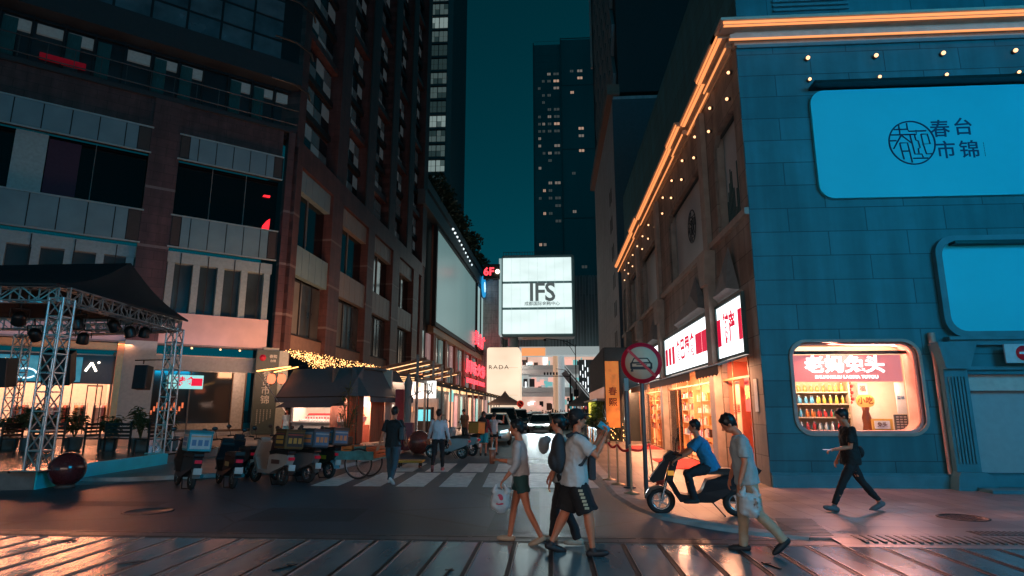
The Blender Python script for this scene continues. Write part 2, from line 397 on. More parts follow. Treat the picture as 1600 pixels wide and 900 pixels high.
# kerb band
g = MB(); n_ = len(kp)
def offs(pts, d):
    out = []
    for i, p in enumerate(pts):
        t = (pts[min(i+1, len(pts)-1)]-pts[max(i-1, 0)]).normalized(); out.append(p + Vector((-t.y, t.x, 0))*d)
    return out
inner = offs(kp, .28); kout = offs(kp, -.09)
for i in range(n_-1):
    a, b, c, d = kp[i], kp[i+1], inner[i+1], inner[i]
    up = Vector((0, 0, KZ+.006)); a0_, b0_ = kout[i], kout[i+1]
    g.add([a0_, b0_, a+up, b+up, d+up, c+up, d, c], [(0, 1, 3, 2), (2, 3, 5, 4), (4, 5, 7, 6)])
_tag(g.build('kerb', kerbm), kind='structure')
# tactile strips and thin dark lines in the pavement
g = MB()
for k in range(13):
    y0 = 9.45 + k*.11
    g.box(3.3+k*.03, 4.0+k*.02, y0, y0+.035, KZ, KZ+.006)
for k in range(34):
    x = 4.25+k*.12
    g.box(x, x+.045, 9.05, 9.5, KZ-.02, KZ+.006)
_tag(g.build('tactile_paving', mat('tactile', (.12, .11, .10), .5), recalc=False), kind='structure')
r = root('drain_grate', 'long dark slotted drain grate in the pavement under the blue wall at the right', 'drain grate', (7.0, 9.75, KZ))
q = LB(); q.box(-.9, .9, -.16, .16, .0, .004); q.build('frame', slotm, r)
q = LB()
for k in range(22): q.box(-.86+k*.08, -.83+k*.08, -.14, .14, .004, .014)
q.build('bars', edgem, r)
p = G(1505, 812)
r = root('manhole_cover', 'round dark manhole cover in the pink lit pavement before the blue wall', 'manhole cover', (p.x, p.y, KZ))
q = LB(); q.lathe([(.38, 0), (.38, .008), (.33, .008), (.33, .004), (.01, .004)], n=32); q.build('cover', mat('cast_iron', (.035, .03, .03), .5, .4, bump=.3), r)
q = LB()
for k in range(-4, 5):
    for j in range(-4, 5):
        if k*k+j*j < 17: q.box(k*.068-.02, k*.068+.02, j*.068-.02, j*.068+.02, .004, .01)
q.build('studs', MATS['cast_iron'], r)
p = G(232, 799)
r = root('manhole_cover', 'pale worn manhole cover on the dark asphalt below the parked scooters', 'manhole cover', (p.x, p.y, .002))
q = LB(); q.lathe([(.42, 0), (.42, .006), (.36, .006), (.36, .003), (.01, .003)], n=32); q.build('cover', mat('worn_iron', (.12, .12, .12), .5, .4, var=.5, bump=.3), r)
# zebra crossing: two rows of bars
g = MB()
for k in range(-3, 5):
    x = -2.70 + k*1.04
    sk = -.05
    g.add([(x, 14.85, .004), (x+.68, 14.85, .004), (x+.68+sk*3.2, 18.05, .004), (x+sk*3.2, 18.05, .004)], [(0, 1, 2, 3)])
for k in range(-2, 4):
    x = -2.62 + k*1.04 - .1
    g.add([(x, 18.35, .004), (x+.68, 18.35, .004), (x+.68+sk*2.8, 21.2, .004), (x+sk*2.8, 21.2, .004)], [(0, 1, 2, 3)])
g.box(-2.2, 1.1, 23.2, 23.4, .002, .004)
_tag(g.build('road_crossing_paint', paint), kind='structure')
# left forecourt: pavement with kerb in front of the kiosk and the left building
fc = [(-40, 15.3), (-11, 15.3), (-8.9, 16.6), (-6.6, 18.8), (-6.35, 22), (-6.3, 30), (-6.2, 60), (-6.2, 140), (-40, 140)]
g = MB(); g.poly([fc], -.01, .10, 'xy'); _tag(g.build('pavement_forecourt', pave3), kind='structure')
g = MB(); fk = [Vector((a, b, 0)) for a, b in fc[:8]]; fi = offs(fk, .2)
for i in range(7):
    a, b, c, d = fk[i]+Vector((.0, -.004, 0)), fk[i+1]+Vector((.004, 0, 0)), fi[i+1], fi[i]; up = Vector((0, 0, .106))
    g.add([a, b, a+up, b+up, d+up, c+up], [(0, 1, 3, 2), (2, 3, 5, 4)])
_tag(g.build('kerb_forecourt', kerbm), kind='structure')

# ================================================================== corner building on the right
RB = root('corner_building', 'blue lit stone corner building with orange glowing cornice', 'building', (5.1, 15.11, 0))
FW = Fac((5.1, 15.11), (1, 0)); RS = Fac((5.1, 15.11), (0, -1))
stone_b = blocks('facade_slabs', (.028, .165, .20), 1.9, .62, (.010, .07, .09), .62, .12, .014, 'xz', dirt=.26, vscale=.7)  # likely grey stone; the cyan cast of the light is put into its colour
stone_s = blocks('side_stone', (.27, .23, .20), 1.1, .72, (.08, .07, .06), .7, .14, .010, 'xz', dirt=.35, vscale=1.2)
mould = mat('moulding_stone', (.34, .29, .25), .65, var=.18, scale=3, bump=.2)
mouldb = mat('trim_stone', (.05, .19, .23), .6, var=.15, scale=3, bump=.15)  # trim carries the same cyan cast in its colour
HT = 11.44
wx0, wx1, wz0, wz1 = .72, 3.66, 1.26, 3.40           # shop window
dx0, dx1, dz1 = 4.72, 9.5, 2.62                       # roller door
b1 = (1.75, 9.2, 7.03, 10.0); b2 = (4.45, 9.6, 3.62, 5.85)
g = MB(); g.poly([rect(.0, 15, 0, HT), rrect(wx0, wx1, wz0, wz1, .36), rect(dx0, dx1, .35, dz1)], 0, .35)
g.build('front_wall', stone_b, RB, FW.M)
g = MB(); g.box(0, 4.0, -.10, -.002, 0, .30); g.box(0, 4.0, -.06, -.003, .30, .36)
g.build('plinth', mouldb, RB, FW.M)
# window surround with a pale rounded frame
g = MB(); g.poly([rrect(wx0-.07, wx1+.07, wz0-.07, wz1+.07, .42), rrect(wx0+.0, wx1-.0, wz0+.0, wz1-.0, .36)], -.05, .05); 
g.build('window_surround', mould, RB, FW.M)
g = MB(); g.poly([rrect(wx0, wx1, wz0, wz1, .36), rrect(wx0+.05, wx1-.05, wz0+.05, wz1-.05, .32)], .05, .55)
g.build('window_reveal', mat('reveal_rose', (.55, .30, .26), .5), RB, FW.M)
# pilaster with flutes, capital and sloping base
def pilaster(x0, x1, z0, z1, nm='pilaster'):
    q = MB(); q.box(x0, x1, -.30, 0, z0+.35, z1-.5)
    q.poly([[(x0-.1, z0), (x1+.28, z0), (x1+.22, z0+.32), (x1, z0+.42), (x0, z0+.42), (x0-.05, z0+.32)]], -.42, -.002)
    q.poly([[(x0, z1-.62), (x1, z1-.62), (x1+.05, z1-.5), (x1+.2, z1-.1), (x1+.26, z1), (x0-.12, z1), (x0-.1, z1-.1), (x0-.02, z1-.5)]], -.42, -.002)
    q.build(nm, mouldb, RB, FW.M)
    q = MB(); n = 6; s_ = (x1-x0-.1)/n
    for k in range(n): q.box(x0+.05+k*s_+s_*.2, x0+.05+k*s_+s_*.8, -.335, -.302, z0+.6, z1-.8)
    q.build('pilaster_flutes', mouldb, RB, FW.M)
pilaster(4.02, 4.55, 0, 3.35)
g = MB(); g.box(4.3, 15, -.16, -.004, 3.30, 3.42); g.box(4.3, 15, -.24, -.005, 3.42, 3.50); g.box(4.6, 15, -.08, -.006, 2.72, 2.80)
g.build('string_course', mouldb, RB, FW.M)
# the pink lit downpipe between window and pilaster
g = MB(); g.tube([(3.98, -.09, 3.4), (3.98, -.09, .35)], .045); g.tube([(4.05, -.1, 3.15), (4.13, -.1, 3.0), (4.13, -.1, 2.5), (4.03, -.1, 2.35)], .04)
g.cyl((3.98, -.09, 3.35), (3.98, -.09, 3.6), .08); g.cyl((3.98, -.09, 3.3), (3.98, -.09, 3.33), .09)
g.build('downpipe', mat('pipe_rose', (.42, .27, .22), .5), RB, FW.M)
# roller door and its recess
g = MB(); g.box(dx0, dx1, .34, .42, .35, dz1); 
g.build('roller_door', mat('door_metal', (.33, .36, .37), .5, var=.06), RB, FW.M)
g = MB(); g.box(dx0, dx1, .16, .33, 2.24, dz1); g.build('door_header', mat('header_paint', (.5, .46, .42), .6), RB, FW.M)
g = MB(); g.box(dx0-.15, dx1, -.25, .0, .10, .345); g.box(dx0-.4, 15, -.9, 0, 0, .10); g.build('door_step', mouldb, RB, FW.M)
g = MB(); g.box(6.35, 6.42, .30, .335, 1.6, 1.72); g.tube([(6.3, .27, 1.66), (6.6, .27, 1.66)], .02); g.build('door_handle', mat('dark_metal', (.03, .03, .03), .4, .8), RB, FW.M)
# panels mounted on the wall
def board(nm, lab, x0, x1, z0, z1, r, y, m, fr=None):
    R_ = FW.root(nm, lab, 'wall panel', (x0+x1)/2, 0, z0)
    q = MB(); q.poly([rrect(x0, x1, z0, z1, r)], -y, -.004); q.build('panel', m, R_, FW.M)
    if fr:
        q = MB(); q.poly([rrect(x0-.14, x1+.14, z0-.14, z1+.14, r+.1), rrect(x0+.01, x1-.01, z0+.01, z1-.01, r)], -y-.1, -.006); q.build('frame', fr, R_, FW.M)
    return R_
panelm = mat('panel_vinyl', (.03, .58, .70), .55, var=.05, scale=.6)  # cyan light on the panels deepened in their base colour
B1 = board('billboard', 'large pale cyan banner with a round seal and four characters on the blue wall', b1[0], b1[1], b1[2], b1[3], .38, .10, panelm)
B2 = board('wall_panel', 'framed blank pale blue panel over the roller door', b2[0], b2[1], b2[2], b2[3], .36, .05, panelm, mouldb)
g = MB(); g.box(b1[0]+.02, b1[1], -.42, -.02, b1[3]+.04, b1[3]+.12); g.build('hood', mat('dark_metal', (.03, .03, .03), .4, .8), B1, FW.M)
g = MB(); g.box(b2[0]+.25, b2[1], -.32, -.02, b2[3]-.1, b2[3]-.03); g.build('hood', MATS['dark_metal'], B2, FW.M)
ink = mat('navy_ink', (.012, .03, .10), .6, var=0)
def seal(mb, cx, cz, s, y):
    """round seal of thin strokes"""
    pts = [(cx+s*.5*math.cos(2*PI*k/40)*1.0, y, cz+s*.52*math.sin(2*PI*k/40)) for k in range(40)]
    mb.tube(pts, s*.018, 5, closed=True)
    L = [[(-.24,.44),(-.24,.20)],[(-.06,.48),(-.06,.34),(-.04,.28),(.34,.28)],[(-.36,.33),(-.06,.33)],[(-.46,.20),(.12,.20),(.12,.30)],[(-.49,.06),(-.34,.06)],
         [(-.22,.18),(-.42,-.14)],[(-.20,.18),(0,-.02)],[(-.27,0),(-.10,0),(-.05,-.48)],[(-.27,0),(-.22,-.40)],[(-.23,-.2),(-.09,-.2)],[(-.02,.18),(.03,-.28),(.18,-.28),(.2,-.36)],
         [(.08,.18),(.09,.06),(.14,.04),(.16,-.13),(.12,-.15),(.12,-.26)],[(.22,.2),(.36,.2),(.39,-.04),(.24,-.04),(.22,.2)],[(.24,-.04),(.28,-.28),(.42,-.28)],[(-.02,-.38),(.30,-.38)]]
    for l in L:
        mb.tube([(cx+s*a, y, cz+s*b) for a, b in l], s*.017, 4)
g = MB(); lx = b1[0]
sx, sz = 9.25-5.1, 8.47
seal(g, sx, sz, 1.12, -.108); g.build('seal_emblem', ink, B1, FW.M)
g = MB()
put_text(g, '春', .50, 9.98-5.1, 8.80, -.103, .003, .006); put_text(g, '台', .50, 10.55-5.1, 8.84, -.103, .003, .006)
put_text(g, '市', .50, 10.05-5.1, 8.22, -.103, .003, .006); put_text(g, '锦', .50, 10.62-5.1, 8.22, -.103, .003, .006)
for k, c in enumerate('CHUNXI'): put_text(g, 'I', .07, 10.98-5.1, 8.40-k*.065, -.103, .002, .002)
g.build('characters', ink, B1, FW.M)
# cornice with its two glowing strips, along both facades
glow = emit('cornice_light', (1, .34, .11), 1.15)
cor = mat('cornice_stone', (.50, .42, .34), .6, var=.12, scale=4, bump=.15)
g = MB(); g.box(-.20, 15, -.20, -.0, HT+.08, HT+.24); g.box(-.42, 15, -.42, -.0, HT+.38, HT+.46); g.box(-.5, 15, -.5, .6, HT+.46, HT+.54)
g.box(-.05, 15, -.05, .3, HT, HT+.46)
g.build('cornice', cor, RB, FW.M)
g = MB(); g.box(-.24, 15, -.25, -.21, HT+.03, HT+.075); g.build('light_strip', glow, RB, FW.M)
g = MB(); g.box(-.43, 15, -.45, -.421, HT+.385, HT+.45); g.box(-.40, 15, -.40, -.33, HT+.355, HT+.375); g.build('light_strip', glow, RB, FW.M)
g = MB(); g.box(.0, 15, -.07, -.02, HT-.10, HT-.01); g.build('cornice_ledge', mouldb, RB, FW.M)
# street side: stone wall with bay openings; local x runs towards the viewer, so x = 15.11 - Y
DEEP = 27.6
def X(Y): return 15.11-Y
holes = []
bays = [(16.05, 18.55), (19.35, 27.15), (28.1, 33.6), (34.7, 38.6), (39.4, 42.2)]
zlev = []
for i, (a, b) in enumerate(bays):
    holes.append(rect(X(b), X(a), .06, 4.55))
up = [(15.75, 17.9, 6.9, 10.0), (19.4, 25.3, 6.95, 9.9), (28.3, 33.4, 6.95, 9.9), (35.0, 38.4, 6.95, 9.9), (39.8, 42.0, 6.95, 9.9)]
for a, b, z0, z1 in up:
    holes.append([(X(b), z0), (X(a), z0), (X(a), z1-.1), (X(a)-.35, z1), (X(b)+.35, z1), (X(b), z1-.4)])
g = MB(); g.poly([rect(-DEEP, -.352, 0, HT)]+holes, .0, .15); g.build('street_wall', stone_s, RB, RS.M)
q = MB(); q.box(-.352, -.0, -.012, -.002, 0, HT); q.build('corner_veneer', stone_s, RB, RS.M)
bannerm = mat('window_film', (.42, .47, .48), .4, var=.22, scale=.5)
for i, (a, b, z0, z1) in enumerate(up):
    q = MB(); q.box(X(b)-.05, X(a)+.05, .30, .34, z0-.05, z1+.05); q.build('window_banner', bannerm, RB, RS.M)
    q = MB(); t_ = .10
    q.box(X(b), X(b)+t_, .08, .29, z0, z1); q.box(X(a)-t_, X(a), .08, .29, z0, z1); q.box(X(b)+t_, X(a)-t_, .08, .29, z0, z0+t_)
    q.build('window_frame', mould, RB, RS.M)
q = MB(); seal(q, X(22.4), 8.6, 1.2, .29)
for k, c in enumerate('春台'): put_text(q, c, .62, X(20.9)+k*.0+.2, 9.0-.0-k*.0, .295, .003, .01, sx=1.0) if k == 0 else put_text(q, c, .62, X(20.0), 9.0, .295, .003, .01)
put_text(q, '市', .62, X(20.9)+.2, 8.2, .295, .003, .01); put_text(q, '锦', .62, X(20.0), 8.2, .295, .003, .01)
q.build('banner_emblem', mat('grey_ink', (.03, .05, .06), .6, var=0), RB, RS.M)
# fringe pattern in the first banner
q = MB(); rr = random.Random(5)
for k in range(14): q.box(X(17.8)+k*.13, X(17.8)+k*.13+.07, .285, .298, 7.0, 7.5+rr.random()*.7*(1+(k % 5)/3))
q.build('banner_pattern', mat('teal_ink', (.01, .09, .10), .6, var=0), RB, RS.M)
# pilasters on the street side
for i, Yp in enumerate((18.95, 27.6, 34.1, 39.0)):
    q = MB(); x = X(Yp); w_ = .28 if i else .26
    q.box(x-w_, x+w_, -.16, -.002, 6.6, HT-.1)
    q.poly([[(x-w_-.02, 5.6), (x+w_+.02, 5.6), (x+w_+.08, 5.8), (x+w_+.18, 6.4), (x+w_+.24, 6.62), (x-w_-.24, 6.62), (x-w_-.18, 6.4), (x-w_-.08, 5.8)]], -.34, -.003)
    q.box(x-w_-.02, x+w_+.02, -.24, -.004, .1, 5.6)
    q.build('pilaster', mould, RB, RS.M)
q = MB(); q.box(-DEEP, -.0, -.12, -.004, 6.70, 6.88); q.build('string_course', mould, RB, RS.M)
# cornice along the street side with stepped projections
for (a, b, d) in ((15.3, 17.7, .0), (17.7, 20.6, -.12), (20.6, 22.5, .06), (22.5, 31.5, .0), (31.5, 34.0, .08), (34.0, 42.7, 0.)):
    q = MB(); q.box(X(b), X(a)-.004, -.20-d, 0, HT+.08, HT+.24); q.box(X(b), X(a)-.004, -.42-d, 0, HT+.38, HT+.46); q.box(X(b), X(a)-.004, -.5-d, .5, HT+.46, HT+.54); q.box(X(b), X(a)-.004, -.05, .3, HT, HT+.46)
    q.build('cornice', cor, RB, RS.M)
    q = MB(); q.box(X(b), X(a), -.25-d, -.21-d, HT+.03, HT+.075); q.box(X(b), X(a), -.45-d, -.421-d, HT+.385, HT+.45); q.box(X(b), X(a), -.40-d, -.30-d, HT+.355, HT+.375); q.build('light_strip', glow, RB, RS.M)
# round bulbs
bulbm = emit('bulb_glow', (1, .50, .24), 2.6); coll = mat('bulb_collar', (.05, .035, .03), .5)
def bulb(fac, x, z, s=.055):
    s *= .82
    q = MB(); q.ball((x, -.10, z), s, 10, 6); b_ = q.build('bulb', bulbm, RB, fac.M)
    q = MB(); q.cyl((x, -.004, z), (x, -.07, z), s*1.15, s*1.2, 10); c_ = q.build('bulb_holder', coll, RB, fac.M)
for x in (6.91, 8.66, 10.36, 12.16, 13.9): bulb(FW, x-5.1, 10.96, .062)
for x in (6.9, 8.68, 10.36, 12.15, 13.9): bulb(FW, x-5.1, 10.34, .05)
for k in range(13):
    bulb(RS, X(15.6+k*2.02), 10.95); bulb(RS, X(15.9+k*2.02), 10.32)
# attic storey set back above the cornice, with louvres
g = MB(); g.box(.12, 15, .12, .4, HT+.54, 16.5); g.box(.12, .42, .4, 26, HT+.54, 16.5); g.build('attic_wall', stone_b, RB, FW.M)
g = MB(); g.box(.0, 15, .02, .119, HT+.54, HT+.80); g.build('attic_shadow_band', mat('band_dark', (.03, .07, .08), .7), RB, FW.M)  # recess shadow painted as a dark strip
g = MB()
for k in range(9): g.box(1.1, 3.1, .05, .118, HT+1.05+k*.14, HT+1.12+k*.14)
g.build('louvre', mouldb, RB, FW.M)
g = MB(); g.box(.4, 14.9, .5, 27.5, HT+.2, HT+.5); g.build('roof', mat('roof_grey', (.08, .08, .08), .8), RB, FW.M)

# ---- interior behind the corner window
whitewall = mat('shop_wall', (.72, .62, .52), .6, var=.05)
g = MB(); g.box(.4, 4.0, 1.2, 1.22, .1, 4.2); g.box(3.95, 4.05, .36, 1.2, .1, 4.2); g.box(.36, .46, .36, 1.2, .1, 4.2); g.box(.46, 3.95, .36, 1.2, 4.0, 4.1); g.box(.46, 3.95, .36, 1.2, .9, 1.0)
g.build('shop_room', whitewall, RB, FW.M)
lamp('window_shop_light', tuple(FW.w(2.2, .62, 3.92)), 3.0, 150, (1, .62, .38), rot=Matrix.Identity(3), parent=RB, sy=.5)
lamp('window_shop_spill', tuple(FW.w(2.3, .2, 3.34)), 2.3, 400, (1, .34, .24), target=tuple(FW.w(2.9, -2.8, 0)), parent=RB, sy=.16)
# sign in the window
SG = FW.root('shop_sign', 'pink shop sign with white brush characters inside the corner window', 'shop sign', 2.2, .3, 2.48)
g = MB(); g.box(wx0+.02, 3.42, .30, .36, 2.47, 3.12); g.build('board', mat('sign_rose', (.85, .28, .27), .5, var=.03, em=(1, .26, .24), es=.75), SG, FW.M)
wl = emit('sign_white', (1, .97, .95), 3.2)
g = MB(); put_text(g, '老妈兔头', .44, 2.08, 2.86, .295, .004, .014, sx=1.08, spacing=1.0); put_text(g, 'SHUANGLIU LAOMA TUTOU', .105, 2.10, 2.58, .295, .003, .004, sx=1.1)
g.build('lettering', wl, SG, FW.M)
g = MB(); g.lathe([(.135, -.01), (.135, .0)], (1.28, .292, 2.88), 20, Matrix.Rotation(PI/2, 3, 'X') @ Matrix.Diagonal((.8, 1.15, 1))); g.build('badge', wl, SG, FW.M)
g = MB(); g.box(wx0+.05, 3.6, .28, .34, 3.14, 3.22); g.build('rail', MATS['dark_metal'], SG, FW.M)
# shelves with bottles
SH = FW.root('display_shelf', 'lit display shelf full of bottles behind the corner window', 'shelf', 1.5, 1.0, 1.0)
lamp('shelf_fill', tuple(FW.w(2.1, .42, 2.44)), 2.6, 60, (1, .66, .44), target=tuple(FW.w(2.1, 1.0, 1.5)), parent=RB, sy=.1)  # extra lamp added to brighten the shelf of bottles
shm = mat('shelf_wood', (.62, .45, .30), .5)
for z in (1.30, 1.62, 1.95, 2.24):
    q = MB(); q.box(.75, 2.30, .75, 1.15, z-.03, z); q.build('shelf_board', shm, SH, FW.M)
q = MB(); q.box(2.30, 2.34, .72, 1.18, 1.0, 2.5); q.box(.71, .75, .72, 1.18, 1.0, 2.5); q.box(.75, 2.3, 1.15, 1.18, 1.0, 2.5); q.build('side_panel', shm, SH, FW.M)
cols = {'amber': (.75, .22, .04), 'blue': (.10, .38, .60), 'yellow': (.80, .55, .08), 'red': (.6, .05, .04), 'green': (.1, .45, .2), 'white': (.8, .78, .72)}
rr = random.Random(11)
def bottle_proto(cname):
    r_ = root('bottle', 'x', 'bottle', (0, 0, -50), 0, 'bottles on the lit shelf of the corner window')
    q = LB(); q.lathe([(.028, 0), (.030, .01), (.030, .11), (.012, .15), (.012, .17)], n=8); q.build('bottle_body', mat('bottle_'+cname, cols[cname], .3, var=.1, spec=.7), r_)
    q = LB(); q.lathe([(.015, .17), (.015, .19)], n=8); q.build('cap', mat('cap_white', (.8, .75, .7), .5, var=0), r_)
    return r_
protos = {}
shelf_rows = [(1.30, 'bottom', ['white', 'red', 'white', 'red']), (1.62, 'third', ['blue', 'amber', 'red', 'green']), (1.95, 'second', ['blue', 'blue', 'yellow', 'yellow']), (2.24, 'top', ['amber', 'amber', 'amber', 'yellow'])]
for z, rn, cs in shelf_rows:
    for k in range(20):
        cn = cs[min(3, k*4//20)]
        new = cn not in protos
        if new: protos[cn] = bottle_proto(cn)
        o = protos[cn] if new else copy_tree(protos[cn])
        o.location = FW.w(.82+k*.075+rr.uniform(-.01, .01), .80+(.1 if k % 2 else 0), z); s_ = rr.uniform(.9, 1.15); o.scale = (s_, s_, s_*.98)
        o['label'] = {'amber': 'amber', 'blue': 'blue', 'yellow': 'yellow', 'red': 'red', 'green': 'green', 'white': 'white'}[cn]+' bottle in the '+rn+' row of the corner window shelf'
        o['group'] = cn+' bottles in the '+rn+' shelf row'
# hanging notices, poster boards, basket and the figure-like column at the right of the window
def card(nm, lab, cat, x0, x1, z0, z1, y, col, es=.0, ink_=None, txt=None, ts=.1, rnd_=0):
    R_ = FW.root(nm, lab, cat, (x0+x1)/2, y, z0)
    q = MB(); q.poly([rrect(x0, x1, z0, z1, rnd_ or .01, 5)], y, y+.02); q.build('board', mat('card_'+nm+str(round(x0*100)), col, .5, var=.06, em=col if es else None, es=es), R_, FW.M)
    if txt: q = MB(); put_text(q, txt, ts, (x0+x1)/2, (z0+z1)/2, y-.004, .002, .003); q.build('lettering', mat('card_ink'+nm, ink_, .5, var=0), R_, FW.M)
    return R_
card('notice_board', 'yellow notice with brush characters hanging in the corner window', 'notice', 2.42, 2.86, 1.86, 2.16, .62, (.80, .40, .10), 0, (.25, .05, .01), '小吃', .19, .14)
card('notice_board', 'yellow framed price notice at the bottom right of the corner window', 'notice', 2.72, 3.22, 1.29, 1.58, .60, (.85, .45, .08), 0, (.9, .85, .8), '', .1)
card('price_card', 'white price card inside the yellow frame of the corner window', 'price card', 2.78, 3.14, 1.34, 1.53, .585, (.85, .8, .75), 0, (.2, .1, .05), '兔头', .12)
card('poster', 'white poster with a red border at the top of the corner window', 'poster', 2.62, 2.86, 2.16, 2.46, .9, (.8, .5, .45), 0, (.4, .05, .04), '福', .16)
card('wall_menu', 'white menu sheets on the inner wall right of the corner window', 'menu', 3.40, 3.62, 1.7, 2.46, .66, (.75, .78, .8), 0, (.1, .2, .35), '菜单', .09)
R_ = FW.root('wire_rack', 'dark grey metal cutlery rack at the right end of the corner window', 'rack', 3.3, .55, 1.28)
q = MB(); q.box(3.26, 3.56, .56, .62, 1.28, 1.68); q.build('rack_panel', mat('rack_grey', (.09, .09, .09), .4, .6), R_, FW.M)
q = MB()
for i in range(3):
    for j in range(6): q.box(3.285+i*.09, 3.345+i*.09, .545, .558, 1.31+j*.06, 1.34+j*.06)
q.build('rack_slots', mat('rack_pale', (.5, .45, .4), .4), R_, FW.M)
R_ = FW.root('wood_carving', 'brown carved wooden column standing in the corner window', 'carving', 2.55, .8, 1.0)
q = MB(); q.lathe([(.10, 1.0), (.12, 1.25), (.09, 1.45), (.11, 1.6), (.07, 1.75), (.09, 1.85), (.03, 1.92)], (2.72, .82, 0), 10); q.build('carving_body', mat('carved_wood', (.20, .05, .02), .5), R_, FW.M)
R_ = FW.root('red_lantern_string', 'string of dark red tassels hanging beside the shelf in the corner window', 'decoration', 2.45, .8, 1.9)
q = MB()
for k in range(7): q.ball((2.42+.05*(k % 2), .9, 2.46-k*.08), .045, 8, 6)
q.build('tassel', mat('tassel_red', (.35, .03, .03), .5), R_, FW.M)
# glass of the window
g = MB(); g.poly([rrect(wx0+.05, wx1-.05, wz0+.05, wz1-.05, .32)], .12, .13); g.build('window_glass', glass('clear_glass', (.93, .93, .93), .1), RB, FW.M)
# no entry sign over the roller door
NE = FW.root('no_entry_sign', 'red and white no entry sign on a pale board over the roller door', 'traffic sign', 5.75, 0, 2.86)
g = MB(); g.box(5.45, 6.4, -.30, -.26, 2.86, 3.30); g.build('board', mat('pale_board', (.45, .5, .52), .5), NE, FW.M)
RP = Matrix.Rotation(PI/2, 3, 'X')
g = MB(); g.lathe([(.17, 0), (.17, .02)], (5.86, -.302, 3.09), 28, RP); g.build('disc', mat('sign_red', (.70, .01, .03), .45, var=.03), NE, FW.M)
g = MB(); g.box(5.75, 5.97, -.33, -.324, 3.065, 3.115); g.build('bar', mat('sign_paint_white', (.75, .75, .75), .5, var=.03), NE, FW.M)

